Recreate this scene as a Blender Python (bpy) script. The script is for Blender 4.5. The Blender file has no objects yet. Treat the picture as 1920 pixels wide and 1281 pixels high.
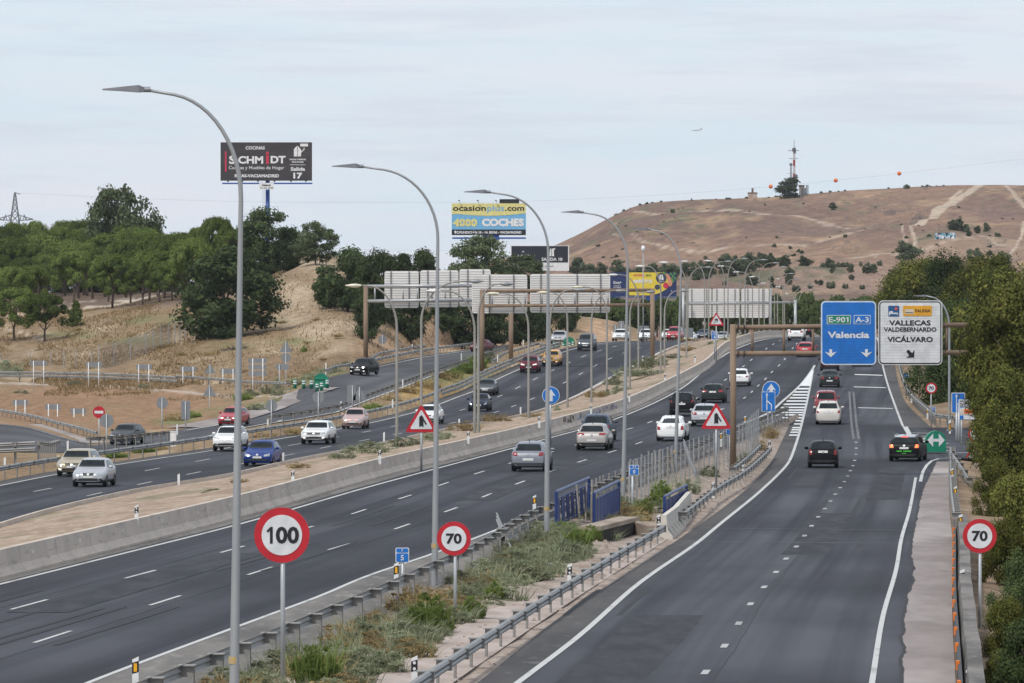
import bpy, math, random
import numpy as np
from mathutils import Vector, Matrix, noise
from mathutils.bvhtree import BVHTree
S = bpy.context.scene
COL = S.collection
R = math.radians
# ------------------------------------------------------------------ camera
F, CX, HY, CH = 10400.0, 960.0, 598.0, 8.0      # focal length in photo pixels, principal column, horizon row, eye height
cd = bpy.data.cameras.new('camera'); cam = bpy.data.objects.new('camera', cd); COL.objects.link(cam)
cd.sensor_width = 36; cd.lens = 36 * F / 1920; cd.shift_y = -(640.5 - HY) / 1920
cd.clip_start = 1; cd.clip_end = 20000
cam.location = (0, 0, CH); cam.rotation_euler = (R(90), 0, 0)
S.camera = cam
# ------------------------------------------------------------------ sky and sun
SUN_EL, SUN_AZ = 52, 215          # degrees; azimuth clockwise from +Y
w = bpy.data.worlds.new('World'); S.world = w; w.use_nodes = True
nt = w.node_tree; nt.nodes.clear()
def wn(t, **k):
    n = nt.nodes.new(t)
    for a, b in k.items(): setattr(n, a, b)
    return n
out = wn('ShaderNodeOutputWorld'); bg = wn('ShaderNodeBackground')
sky = wn('ShaderNodeTexSky', sky_type='NISHITA', sun_disc=False, sun_elevation=R(SUN_EL), sun_rotation=R(SUN_AZ), air_density=1.0, dust_density=1.5, ozone_density=1.0)
tc = wn('ShaderNodeTexCoord')
mp = wn('ShaderNodeMapping'); mp.inputs['Scale'].default_value = (9, 9, 75)
n1 = wn('ShaderNodeTexNoise'); n1.inputs['Scale'].default_value = 1.3; n1.inputs['Detail'].default_value = 9; n1.inputs['Roughness'].default_value = .62
mp2 = wn('ShaderNodeMapping'); mp2.inputs['Scale'].default_value = (14, 14, 190); mp2.inputs['Location'].default_value = (3.1, 1.7, .4)
n2 = wn('ShaderNodeTexNoise'); n2.inputs['Scale'].default_value = 1.1; n2.inputs['Detail'].default_value = 9; n2.inputs['Roughness'].default_value = .6
cr = wn('ShaderNodeValToRGB'); cr.color_ramp.elements[0].position = .36; cr.color_ramp.elements[1].position = .64
cr.color_ramp.elements[0].color = (6.1, 7.15, 8.05, 1); cr.color_ramp.elements[1].color = (6.95, 7.2, 7.95, 1)
cr2 = wn('ShaderNodeValToRGB'); cr2.color_ramp.elements[0].position = .5; cr2.color_ramp.elements[1].position = .7
cr2.color_ramp.elements[0].color = (0, 0, 0, 1); cr2.color_ramp.elements[1].color = (.75, .75, .75, 1)
mx0 = wn('ShaderNodeMix', data_type='RGBA'); mx0.inputs[7].default_value = (5.6, 6.1, 7.15, 1)
mx = wn('ShaderNodeMix', data_type='RGBA'); mx.inputs[0].default_value = .86
L = nt.links.new
L(tc.outputs['Generated'], mp.inputs[0]); L(mp.outputs[0], n1.inputs['Vector']); L(n1.outputs['Fac'], cr.inputs[0])
L(tc.outputs['Generated'], mp2.inputs[0]); L(mp2.outputs[0], n2.inputs['Vector']); L(n2.outputs['Fac'], cr2.inputs[0])
L(cr.outputs[0], mx0.inputs[6]); L(cr2.outputs[0], mx0.inputs[0])
L(sky.outputs[0], mx.inputs[6]); L(mx0.outputs[2], mx.inputs[7]); L(mx.outputs[2], bg.inputs[0]); L(bg.outputs[0], out.inputs[0])
bg.inputs[1].default_value = .122
sd = bpy.data.lights.new('sun', 'SUN'); sd.energy = 2.5; sd.angle = R(6); sd.color = (1, .95, .88)
so = bpy.data.objects.new('sun', sd); COL.objects.link(so)
el, az = R(SUN_EL), R(SUN_AZ)
so.rotation_euler = Vector((-math.sin(az) * math.cos(el), -math.cos(az) * math.cos(el), -math.sin(el))).to_track_quat('-Z', 'Y').to_euler()
so.location = (0, 0, 60)
S.view_settings.view_transform = 'Standard'; S.view_settings.look = 'None'; S.view_settings.exposure = 0.0; S.view_settings.gamma = 1
S.cycles.max_bounces = 5; S.cycles.diffuse_bounces = 2; S.cycles.transparent_max_bounces = 6
# ------------------------------------------------------------------ curves and projection
class C1:
    """monotone cubic through points, straight beyond its ends"""
    def __init__(s, pts):
        pts = sorted(pts); s.x = [p[0] for p in pts]; s.y = [p[1] for p in pts]
        n = len(pts); x, y = s.x, s.y
        d = [(y[i+1] - y[i]) / max(1e-9, x[i+1] - x[i]) for i in range(n - 1)]
        m = [d[0]] + [0] * (n - 2) + [d[-1]]
        for i in range(1, n - 1):
            if d[i-1] * d[i] > 0:
                a, b = x[i] - x[i-1], x[i+1] - x[i]
                m[i] = (a + b) * 3 / ((2*b + a) / d[i-1] + (b + 2*a) / d[i])
        s.m = m
    def __call__(s, v):
        x, y, m = s.x, s.y, s.m
        if v <= x[0]: return y[0] + m[0] * (v - x[0])
        if v >= x[-1]: return y[-1] + m[-1] * (v - x[-1])
        i = 0
        while x[i+1] < v: i += 1
        h = x[i+1] - x[i]; t = (v - x[i]) / h
        return (1 + 2*t) * (1-t)**2 * y[i] + t * (1-t)**2 * h * m[i] + t*t*(3 - 2*t) * y[i+1] + t*t*(t-1) * h * m[i+1]
zm = C1([(60,0),(120,0),(200,.22),(260,.38),(306,.58),(350,.85),(400,1.2),(440,1.6),(478,2.2),(510,3.0),(550,4.1),(580,4.9),(612,5.55),(645,5.8),(680,5.75),(720,5.45),(800,4.4),(900,3),(1100,1),(1400,0)])
zr = C1([(60,0),(120,0),(200,-.1),(310,-.2),(350,.2),(390,.75),(430,1.35),(470,2.05),(500,2.75),(550,4.1),(580,4.9),(612,5.55),(645,5.8),(680,5.75),(720,5.45),(800,4.4),(900,3),(1100,1)])
zl = C1([(60,-.9),(200,-.9),(300,-.7),(350,-.45),(400,-.2),(440,0),(476,.35),(505,1.0),(550,2.6),(580,3.7),(604,4.45),(630,5.0),(655,5.3),(690,5.3),(730,5.0),(800,4.2),(900,2.8),(1100,.8)])
zp = C1([(200,-2.5),(350,-1.9),(400,-1.2),(440,-.5),(480,.7),(520,2.2),(560,3.0),(600,3.5),(650,4.0),(690,4.3),(760,4.3)])
def P(px, py, Y): return Vector(((px - CX) * Y / F, Y, CH - (py - HY) * Y / F))
def PX(v): return (CX + F * v[0] / v[1], HY - F * (v[2] - CH) / v[1])
def GY(py, prof, dz=0.0, hi=668.0):
    t = (py - HY) / F; a, b = 70.0, hi
    if (CH - prof(b) - dz) / b > t: return b
    for _ in range(50):
        c = (a + b) / 2
        if (CH - prof(c) - dz) / c > t: a = c
        else: b = c
    return (a + b) / 2
def G(px, py, prof, dz=0.0):
    Y = GY(py, prof, dz); return Vector(((px - CX) * Y / F, Y, prof(Y) + dz))
class Line:
    def __init__(s, pix, prof, dz=0.0, extra=()):
        pts = [G(a, b, prof, dz) for a, b in pix]
        d = {}
        for p in pts: d[round(p.y, 1)] = p.x
        for y, x in extra: d[y] = x
        s.c = C1(list(d.items())); s.prof = prof
    def __call__(s, Y): return s.c(Y)
    def pt(s, Y, dz=0.0): return Vector((s.c(Y), Y, s.prof(Y) + dz))
    def head(s, Y): return math.atan2(s.c(Y + 4) - s.c(Y - 4), 8)
def frange(a, b, n): return [a + (b - a) * i / n for i in range(n + 1)]
# ------------------------------------------------------------------ materials
MATS = {}
def M(name, c=(.5,.5,.5), rough=.6, metal=0.0, c2=None, scale=3.0, detail=4, emit=0.0, spec=.5, stretch=(1,1,1), lo=.35, hi=.65, bump=0.0, coat=0.0, alpha=1.0):
    if name in MATS: return MATS[name]
    m = bpy.data.materials.new(name); MATS[name] = m; m.use_nodes = True
    n = m.node_tree; b = n.nodes['Principled BSDF']
    b.inputs['Base Color'].default_value = (*c, 1); b.inputs['Roughness'].default_value = rough; b.inputs['Metallic'].default_value = metal
    b.inputs['Specular IOR Level'].default_value = spec
    if coat: b.inputs['Coat Weight'].default_value = coat; b.inputs['Coat Roughness'].default_value = .06
    if emit:
        b.inputs['Emission Color'].default_value = (*c, 1); b.inputs['Emission Strength'].default_value = emit
    if c2 is None: c2 = tuple(x * .82 for x in c); 
    t = n.nodes.new('ShaderNodeTexCoord'); p = n.nodes.new('ShaderNodeMapping'); p.inputs['Scale'].default_value = stretch
    z = n.nodes.new('ShaderNodeTexNoise'); z.inputs['Scale'].default_value = scale; z.inputs['Detail'].default_value = detail
    r = n.nodes.new('ShaderNodeMapRange'); r.inputs[1].default_value = lo; r.inputs[2].default_value = hi
    x = n.nodes.new('ShaderNodeMix'); x.data_type = 'RGBA'; x.inputs[6].default_value = (*c, 1); x.inputs[7].default_value = (*c2, 1)
    k = n.links.new
    k(t.outputs['Object'], p.inputs[0]); k(p.outputs[0], z.inputs['Vector']); k(z.outputs['Fac'], r.inputs[0]); k(r.outputs[0], x.inputs[0]); k(x.outputs[2], b.inputs['Base Color'])
    if bump:
        u = n.nodes.new('ShaderNodeBump'); u.inputs['Strength'].default_value = bump; u.inputs['Distance'].default_value = .1
        k(z.outputs['Fac'], u.inputs['Height']); k(u.outputs[0], b.inputs['Normal'])
    return m
def mix_chain(name, base, layers, rough=.95, bump=0.0, bumpscale=2.0, bumpdist=.3, coord='Object', spec=.2):
    """ground-like material: base colour overlaid by noise layers (colour, scale, stretch, lo, hi, detail)"""
    m = bpy.data.materials.new(name); MATS[name] = m; m.use_nodes = True
    n = m.node_tree; b = n.nodes['Principled BSDF']; b.inputs['Roughness'].default_value = rough; b.inputs['Specular IOR Level'].default_value = spec
    k = n.links.new; t = n.nodes.new('ShaderNodeTexCoord'); cur = None
    for i, (c, sc, st, lo, hi, de) in enumerate(layers):
        p = n.nodes.new('ShaderNodeMapping'); p.inputs['Scale'].default_value = st; p.inputs['Location'].default_value = (i * 7.3, i * 3.1, i * 1.7)
        z = n.nodes.new('ShaderNodeTexNoise'); z.inputs['Scale'].default_value = sc; z.inputs['Detail'].default_value = de; z.inputs['Roughness'].default_value = .6
        r = n.nodes.new('ShaderNodeMapRange'); r.inputs[1].default_value = lo; r.inputs[2].default_value = hi
        x = n.nodes.new('ShaderNodeMix'); x.data_type = 'RGBA'; x.inputs[7].default_value = (*c, 1)
        k(t.outputs[coord], p.inputs[0]); k(p.outputs[0], z.inputs['Vector']); k(z.outputs['Fac'], r.inputs[0]); k(r.outputs[0], x.inputs[0])
        if cur is None: x.inputs[6].default_value = (*base, 1)
        else: k(cur, x.inputs[6])
        cur = x.outputs[2]
    k(cur, b.inputs['Base Color'])
    if bump:
        z = n.nodes.new('ShaderNodeTexNoise'); z.inputs['Scale'].default_value = bumpscale; z.inputs['Detail'].default_value = 8
        k(t.outputs['Object'], z.inputs['Vector'])
        u = n.nodes.new('ShaderNodeBump'); u.inputs['Strength'].default_value = bump; u.inputs['Distance'].default_value = bumpdist
        k(z.outputs['Fac'], u.inputs['Height']); k(u.outputs[0], b.inputs['Normal'])
    return m
def leafmat(name, c, c2, c3, trans=.25):
    m = bpy.data.materials.new(name); MATS[name] = m; m.use_nodes = True
    n = m.node_tree; n.nodes.clear(); k = n.links.new
    o = n.nodes.new('ShaderNodeOutputMaterial'); d = n.nodes.new('ShaderNodeBsdfDiffuse'); tr = n.nodes.new('ShaderNodeBsdfTranslucent'); ms = n.nodes.new('ShaderNodeMixShader'); ms.inputs[0].default_value = trans
    g = n.nodes.new('ShaderNodeNewGeometry'); oi = n.nodes.new('ShaderNodeObjectInfo'); t = n.nodes.new('ShaderNodeTexCoord')
    z = n.nodes.new('ShaderNodeTexNoise'); z.inputs['Scale'].default_value = 3.2; z.inputs['Detail'].default_value = 3
    r1 = n.nodes.new('ShaderNodeMapRange'); r1.inputs[1].default_value = .35; r1.inputs[2].default_value = .65
    a = n.nodes.new('ShaderNodeMix'); a.data_type = 'RGBA'; a.inputs[6].default_value = (*c, 1); a.inputs[7].default_value = (*c2, 1)
    b = n.nodes.new('ShaderNodeMix'); b.data_type = 'RGBA'; b.inputs[7].default_value = (*c3, 1)
    mm = n.nodes.new('ShaderNodeMath'); mm.operation = 'POWER'; mm.inputs[1].default_value = 2.2
    h = n.nodes.new('ShaderNodeHueSaturation'); rv = n.nodes.new('ShaderNodeMapRange'); rv.inputs[3].default_value = .62; rv.inputs[4].default_value = 1.4
    k(t.outputs['Object'], z.inputs['Vector']); k(z.outputs['Fac'], r1.inputs[0]); k(r1.outputs[0], a.inputs[0])
    k(g.outputs['Random Per Island'], mm.inputs[0]); k(mm.outputs[0], b.inputs[0]); k(a.outputs[2], b.inputs[6])
    k(oi.outputs['Random'], rv.inputs[0]); k(rv.outputs[0], h.inputs['Value']); k(b.outputs[2], h.inputs['Color'])
    k(h.outputs[0], d.inputs[0]); k(h.outputs[0], tr.inputs[0]); k(d.outputs[0], ms.inputs[1]); k(tr.outputs[0], ms.inputs[2]); k(ms.outputs[0], o.inputs[0])
    return m
def roadmat(name, dark, light, streak=.5):
    m = bpy.data.materials.new(name); MATS[name] = m; m.use_nodes = True
    n = m.node_tree; b = n.nodes['Principled BSDF']; b.inputs['Roughness'].default_value = .85; b.inputs['Specular IOR Level'].default_value = .22
    k = n.links.new; t = n.nodes.new('ShaderNodeUVMap'); t.uv_map = 'road'
    cur = None
    for i, (st, sc, lo, hi, de, f) in enumerate([((.5, .004, 1), 1.5, .4, .6, 3, 1.0), ((2.2, .02, 1), 1.5, .35, .7, 4, .5), ((.09, .03, 1), 1.0, .42, .62, 5, .8), ((4, 1.2, 1), 6.0, .45, .8, 5, .35)]):
        p = n.nodes.new('ShaderNodeMapping'); p.inputs['Scale'].default_value = st; p.inputs['Location'].default_value = (i * 3.7, i * 9.1, 0)
        z = n.nodes.new('ShaderNodeTexNoise'); z.inputs['Scale'].default_value = sc; z.inputs['Detail'].default_value = de
        r = n.nodes.new('ShaderNodeMapRange'); r.inputs[1].default_value = lo; r.inputs[2].default_value = hi; r.inputs[4].default_value = f
        x = n.nodes.new('ShaderNodeMix'); x.data_type = 'RGBA'
        tgt = light if i in (0, 1, 3) else tuple(q * .62 for q in dark)
        x.inputs[7].default_value = (*tgt, 1)
        k(t.outputs[0], p.inputs[0]); k(p.outputs[0], z.inputs['Vector']); k(z.outputs['Fac'], r.inputs[0]); k(r.outputs[0], x.inputs[0])
        if cur is None: x.inputs[6].default_value = (*dark, 1)
        else: k(cur, x.inputs[6])
        cur = x.outputs[2]
    k(cur, b.inputs['Base Color'])
    return m
# ------------------------------------------------------------------ mesh helpers
class MB:
    def __init__(s): s.v = []; s.f = []; s.m = []; s.uv = None
    def add(s, vs, fs, mi=0):
        o = len(s.v); s.v += [tuple(q) for q in vs]; s.f += [tuple(o + i for i in f) for f in fs]; s.m += [mi] * len(fs); return s
    def box(s, c, d, mi=0, rot=None):
        x, y, z = d[0]/2, d[1]/2, d[2]/2
        vs = [Vector((a*x, b*y, e*z)) for e in (-1, 1) for a, b in ((-1,-1),(1,-1),(1,1),(-1,1))]
        if rot is not None: vs = [rot @ q for q in vs]
        c = Vector(c)
        return s.add([q + c for q in vs], [(3,2,1,0),(4,5,6,7),(0,1,5,4),(1,2,6,5),(2,3,7,6),(3,0,4,7)], mi)
    def beam(s, p, q, w, h, mi=0):
        p, q = Vector(p), Vector(q); d = q - p
        rot = d.to_track_quat('Y', 'Z').to_matrix()
        return s.box((p + q) / 2, (w, d.length, h), mi, rot)
    def tube(s, pts, rads, n=8, mi=0, cap=True):
        pts = [Vector(p) for p in pts]
        if not hasattr(rads, '__len__'): rads = [rads] * len(pts)
        o = len(s.v); up = None
        for i, p in enumerate(pts):
            d = (pts[min(i+1, len(pts)-1)] - pts[max(i-1, 0)]).normalized()
            if up is None:
                a = Vector((0, 1, 0)) if abs(d.y) < .9 else Vector((1, 0, 0))
                up = (a - d * a.dot(d)).normalized()
            else: up = (up - d * up.dot(d)).normalized()
            sd_ = d.cross(up)
            for j in range(n):
                t = 2 * math.pi * j / n
                s.v.append(tuple(p + (up * math.cos(t) + sd_ * math.sin(t)) * rads[i]))
        for i in range(len(pts) - 1):
            for j in range(n):
                a, b = o + i*n + j, o + i*n + (j+1) % n
                s.f.append((a, b, b + n, a + n)); s.m.append(mi)
        if cap:
            s.f.append(tuple(o + j for j in range(n))[::-1]); s.f.append(tuple(o + (len(pts)-1)*n + j for j in range(n))); s.m += [mi, mi]
        return s
    def prism(s, poly, y0, y1, mi=0, mi2=None):
        """plate with outline poly (x, z), front face at y0 (towards -y), back at y1"""
        n = len(poly)
        s.add([(x, y0, z) for x, z in poly], [tuple(range(n))], mi)
        s.add([(x, y1, z) for x, z in poly], [tuple(range(n))[::-1]], mi if mi2 is None else mi2)
        s.add([(x, y0, z) for x, z in poly] + [(x, y1, z) for x, z in poly], [((i+1) % n, i, n+i, n+(i+1) % n) for i in range(n)], mi if mi2 is None else mi2)
        return s
    def build(s, name, mats, parent=None, smooth=False, angle=None):
        me = bpy.data.meshes.new(name); me.from_pydata(s.v, [], s.f)
        if not isinstance(mats, (list, tuple)): mats = [mats]
        for m in mats: me.materials.append(m)
        if len(mats) > 1: me.polygons.foreach_set('material_index', s.m)
        if smooth:
            me.polygons.foreach_set('use_smooth', [True] * len(me.polygons))
            if angle: me.set_sharp_from_angle(angle=R(angle))
        if s.uv is not None:
            u = me.uv_layers.new(name='road')
            for lp in me.loops: u.data[lp.index].uv = s.uv[lp.vertex_index]
        me.update()
        o = bpy.data.objects.new(name, me); COL.objects.link(o)
        if parent is not None: o.parent = parent
        return o
def circle(cx, cz, r, n=40): return [(cx + r * math.cos(2*math.pi*i/n), cz + r * math.sin(2*math.pi*i/n)) for i in range(n)]
def rrect(x0, z0, x1, z1, r, n=6):
    o = []
    for cx, cz, a in ((x1-r, z0+r, -90), (x1-r, z1-r, 0), (x0+r, z1-r, 90), (x0+r, z0+r, 180)):
        for i in range(n + 1):
            t = R(a + 90 * i / n); o.append((cx + r*math.cos(t), cz + r*math.sin(t)))
    return o
def tag(o, label=None, cat=None, group=None, kind=None):
    for k_, v_ in (('label', label), ('category', cat), ('group', group), ('kind', kind)):
        if v_: o[k_] = v_
    return o
def thing(name, label, cat, loc=(0,0,0), rz=0.0, group=None):
    o = bpy.data.objects.new(name, None); COL.objects.link(o); o.empty_display_size = .3
    o.location = loc; o.rotation_euler = (0, 0, rz)
    return tag(o, label, cat, group)
def inst(src, parent=None, name=None):
    o = src.copy(); COL.objects.link(o); o.parent = parent
    return o
_tx = {}
def glyphs(txt, bold):
    key = (txt, bold)
    if key in _tx: return _tx[key]
    c = bpy.data.curves.new('t', 'FONT'); c.body = txt; c.size = 1; c.offset = bold; c.resolution_u = 3; c.dimensions = '2D'; c.fill_mode = 'FRONT'
    o = bpy.data.objects.new('t', c); COL.objects.link(o)
    me = bpy.data.meshes.new_from_object(o.evaluated_get(bpy.context.evaluated_depsgraph_get()))
    v = [(p.co.x, p.co.y) for p in me.vertices]; f = [tuple(p.vertices) for p in me.polygons]
    bpy.data.objects.remove(o); bpy.data.curves.remove(c); bpy.data.meshes.remove(me)
    _tx[key] = (v, f); return v, f
def text(mb, txt, x, z, h, y=-.03, wd=None, align='c', bold=.02, mi=0, ref=None):
    """writing with cap height h on the plane y; z is the baseline"""
    v, f = glyphs(txt, bold); rv, _ = glyphs('H', bold)
    b0 = min(q[1] for q in rv); cap = max(q[1] for q in rv) - b0
    x0 = min(q[0] for q in v); x1 = max(q[0] for q in v)
    sz = h / cap; sx = wd / (x1 - x0) if wd else sz
    off = {'c': (x0 + x1) / 2, 'l': x0, 'r': x1}[align]
    vv = [(x + (q[0] - off) * sx, y, z + (q[1] - b0) * sz) for q in v]
    ff = []
    for fc in f:
        a = sum(vv[fc[i]][0] * vv[fc[(i+1) % len(fc)]][2] - vv[fc[(i+1) % len(fc)]][0] * vv[fc[i]][2] for i in range(len(fc)))
        ff.append(fc if a > 0 else fc[::-1])
    mb.add(vv, ff, mi)
WHITE = M('white_paint', (.78,.78,.77), .5); STEEL = M('galvanised_steel', (.42,.43,.44), .45, .35, c2=(.33,.34,.35), scale=1.2)
RUST = M('weathered_brown_steel', (.245,.172,.118), .75, 0, c2=(.175,.12,.082), scale=1.1, stretch=(1,1,.25)); GREYBACK = M('grey_sign_back', (.24,.255,.27), .5, .2, c2=(.2,.215,.23))
RED = M('sign_red', (.52,.012,.025), .45); BLUE = M('sign_blue', (.008,.16,.55), .4); BLACK = M('sign_black', (.012,.012,.016), .5); GREEN = M('sign_green', (.005,.22,.13), .5)
SWHITE = M('sign_white', (.7,.71,.72), .45); YEL = M('reflector_yellow', (.85,.42,.01), .5); ORANGE = M('orange_paint', (.8,.2,.015), .5)
POLE = M('grey_lamp_pole', (.36,.37,.375), .5, .3, c2=(.29,.30,.31), scale=.7, stretch=(3,3,.4)); OLDPOLE = M('weathered_lamp_pole', (.33,.32,.295), .6, .15, c2=(.25,.235,.21), scale=.9, stretch=(3,3,.3))
CONC = mix_chain('barrier_concrete', (.57,.495,.425), [((.48,.415,.36), .5, (1,1,1), .4, .65, 5), ((.30,.265,.235), 3.0, (1,.25,2.2), .56, .78, 4)], .9)
# ------------------------------------------------------------------ setting: lines of the corridor, traced and laid on its profiles
BF = Line([(0,1087),(200,1036),(435,976),(700,899),(1020,818),(1165,774),(1265,727),(1330,691),(1367,657),(1395,645)], zm)
ML = Line([(0,1096),(200,1046),(435,987),(700,911),(1000,830),(1140,791),(1165,782),(1265,736),(1367,661),(1410,643)], zm)
MR = Line([(165,1281),(200,1267),(433,1180),(528,1145),(600,1118),(680,1084),(808,1040),(928,995),(1040,948),(1135,908),(1250,860),(1340,819),(1400,792),(1440,775),(1468,752),(1525,690),(1532,676)], zm)
MG = Line([(317,1260),(419,1220),(510,1184),(593,1150),(658,1123),(745,1086),(795,1063),(889,1022),(975,969),(1040,941),(1135,902),(1175,886),(1250,857),(1340,818),(1422,785)], zm, .74)
RG = Line([(783,1276),(1080,1085),(1155,1040),(1255,980),(1290,957),(1342,917),(1395,885),(1447,837)], zr, .66)
RE = Line([(895,1281),(1080,1137),(1140,1099),(1272,1012),(1400,917),(1447,865),(1472,815),(1490,775)], zr)
RL = Line([(971,1281),(1080,1198),(1195,1097),(1312,1015),(1342,990),(1425,922),(1479,867),(1490,840),(1507,780),(1517,735),(1525,692)], zr)
RRn = Line([(1635,1281),(1655,1160),(1680,1070),(1690,1012),(1705,960),(1717,896)], zr)
RRf = Line([(1690,792),(1675,752),(1655,685),(1648,645)], zr)
RAn = Line([(1690,1281),(1697,1135),(1710,1090),(1708,1025),(1719,967),(1727,927),(1752,872)], zr)
RAf = Line([(1735,792),(1702,760),(1685,720),(1678,685),(1672,645)], zr)
RC = Line([(1792,1281),(1786,1160),(1786,1015),(1780,952),(1780,862)], zr)
LK = Line([(-20,986),(70,959),(250,917),(437,886),(530,865),(700,832),(835,803),(945,783),(1000,771),(1060,751),(1140,711),(1220,670),(1270,647)], zl, .22)
LL = Line([(0,911),(95,892),(217,872),(392,846),(544,820),(624,807),(691,794),(760,778),(860,744),(888,734),(925,715),(973,693),(1048,663),(1081,653),(1117,646)], zl)
DA = Line([(95,1196),(295,1131),(450,1083),(580,1042),(688,1010),(782,978),(860,951),(928,923),(987,901),(1042,881),(1090,865),(1132,852),(1201,830),(1310,785),(1387,752),(1405,739),(1419,726),(1434,712),(1447,698),(1467,679),(1485,655)], zm)
DB = Line([(48,1136),(230,1086),(380,1046),(610,980),(700,951),(779,926),(846,903),(907,884),(956,869),(1055,842),(1160,810),(1191,801),(1218,792),(1310,745),(1362,711),(1394,687),(1415,670),(1437,654)], zm)
DC = Line([(129,938),(236,914),(331,894),(416,877),(558,850),(620,837),(677,827),(933,772),(965,761),(996,749),(1050,722),(1075,709),(1098,696),(1120,684),(1143,673),(1162,665)], zl)
DD = Line([(96,916),(289,880),(371,865),(632,820),(680,811),(948,738),(977,724),(1005,710),(1033,696),(1055,686),(1078,675),(1100,666),(1120,659)], zl)
DE = Line([(1320,1265),(1358,1213),(1388,1165),(1413,1125),(1440,1093),(1461,1066),(1480,1041),(1497,1021),(1512,1000),(1526,981),(1539,964),(1550,950),(1560,936),(1570,922),(1579,910),(1594,884),(1600,872),(1605,850),(1605,829),(1601,800),(1596,740)], zr)
PR = Line([(345,838),(420,815),(488,796),(560,787),(604,780),(632,774),(686,753),(757,726),(812,705),(855,690),(905,673),(950,657)], zp)
PL = Line([(350,803),(400,797),(460,783),(502,771),(588,740),(640,724),(694,692),(794,671),(858,661),(905,654)], zp)
LE = lambda Y: LL(Y) - 1.25
YS = frange(95, 700, 150) + frange(720, 1100, 10)
def ribbon(name, fa, fb, pa, pb, Ys, mat, parent=None, na=1, kind='structure', bump=0.0, freq=.5, uvw=None):
    mb = MB(); uv = []
    for Y in Ys:
        xa, xb = fa(Y), fb(Y); za, zb = pa(Y), pb(Y)
        for i in range(na + 1):
            t = i / na; x = xa + (xb - xa) * t; z = za + (zb - za) * t
            if bump: z += bump * 4 * t * (1 - t) * (noise.noise((x * freq, Y * freq * .6, 3.3)) + .5 * noise.noise((x * freq * 3, Y * freq * 1.8, 1.3)))
            mb.v.append((x, Y, z)); uv.append(((xb - xa) * t, Y))
    n = na + 1
    for j in range(len(Ys) - 1):
        for i in range(na): mb.f.append((j*n + i, j*n + i + 1, (j+1)*n + i + 1, (j+1)*n + i)); mb.m.append(0)
    mb.uv = uv
    o = mb.build(name, mat, parent, smooth=True)
    if kind: o['kind'] = kind
    return o
def up(prof, d): return lambda Y: prof(Y) + d
ASPH = roadmat('main_asphalt', (.023,.024,.032), (.063,.064,.075)); ASPHR = roadmat('exit_asphalt', (.024,.025,.034), (.078,.08,.093)); ASPHP = roadmat('ramp_asphalt', (.06,.06,.066), (.1,.1,.105))
SOIL = mix_chain('dry_median_soil', (.365,.275,.205), [((.26,.185,.13), .35, (1,1,1), .42, .62, 6), ((.47,.385,.31), 1.6, (1,.5,1), .5, .7, 6), ((.2,.145,.1), 2.6, (1,.35,1), .58, .72, 5), ((.17,.16,.085), .22, (1,.4,1), .56, .7, 6)], .95, .6, 3.0, .12)
GRAVEL = mix_chain('pale_gravel_soil', (.35,.285,.24), [((.25,.19,.15), .5, (1,1,1), .42, .62, 6), ((.45,.385,.335), 6.0, (1,.6,1), .5, .68, 5), ((.23,.19,.15), 9.0, (1,.5,1), .6, .72, 3)], .95, .6, 7.0, .06)
LINE = mix_chain('road_line_paint', (.50,.50,.485), [((.26,.26,.26), 1.3, (1,.3,1), .55, .75, 5)], .7)
DOTS = mix_chain('grey_line_paint', (.40,.40,.395), [((.22,.22,.225), 1.3, (1,.3,1), .5, .7, 5)], .75)
WORN = mix_chain('worn_line_paint', (.15,.15,.155), [((.08,.08,.088), 2.2, (1,.3,1), .5, .65, 5)], .8)
GREYCON = mix_chain('old_concrete_lane', (.285,.245,.232), [((.22,.19,.178), .6, (1,.3,1), .42, .62, 6), ((.2,.17,.15), 5.0, (1,.5,1), .62, .75, 4), ((.40,.36,.34), .25, (1,.2,1), .5, .7, 4)], .9)
GROUND = mix_chain('plain_soil', (.28,.2,.13), [((.2,.15,.09), .02, (1,1,1), .4, .6, 6)], .95)
# far sheet of ground
mb = MB(); g0 = [-1500,-700,-300,-120,-60,-20,20,60,120,300,700,1500]; gy = [-60,60,100,200,400,700,1100,1600,2400,3500]
for y in gy:
    for x in g0: mb.v.append((x * (1 + max(0, y) / 3500), y, -5.0))
for j in range(len(gy) - 1):
    for i in range(len(g0) - 1): mb.f.append((j*12+i, j*12+i+1, (j+1)*12+i+1, (j+1)*12+i)); mb.m.append(0)
tag(mb.build('ground', GROUND), kind='structure')
# carriageways
main = ribbon('main_carriageway', BF, lambda Y: MG(Y) + .1 if Y < 388 else MR(Y) + .2, zm, zm, YS, ASPH, na=12)
left = ribbon('oncoming_carriageway', LE, LK, zl, zl, YS, ASPH, na=12)
def rleft(Y): return RE(Y) if Y < 395 else min(RE(Y), MR(Y) - .3) if Y < 420 else MR(Y) - .3
def rright(Y): return RC(Y) if Y < 318 else RC(318) + (Y - 318) * .0 + 45 * min(1, (Y - 318) / 3) if Y < 372 else RAf(Y)
exitroad = ribbon('exit_carriageway', lambda Y: RE(Y) if Y < 384 else MR(Y) + .25, lambda Y: RC(Y) if Y < 330 else max(RAf(Y), RC(330) - 1), up(zr, .006), up(zr, .006), YS, ASPHR, na=12)
sy = frange(GY(860, zr), GY(802, zr), 8)
side = ribbon('side_road', lambda Y: RRf(min(max(Y, 375), 640)) - 1, lambda Y: 60, up(zr, .012), up(zr, .012), sy, ASPHR, na=8)
RJ = lambda Y: RAn(Y) + .10 * noise.noise((Y * .22, 0, 1)) + .06 * noise.noise((Y * .9, 0, 4))
ribbon('concrete_lane', RJ, RC, up(zr, .012), up(zr, .012), frange(95, GY(866, zr), 240), GREYCON, na=4)
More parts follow.
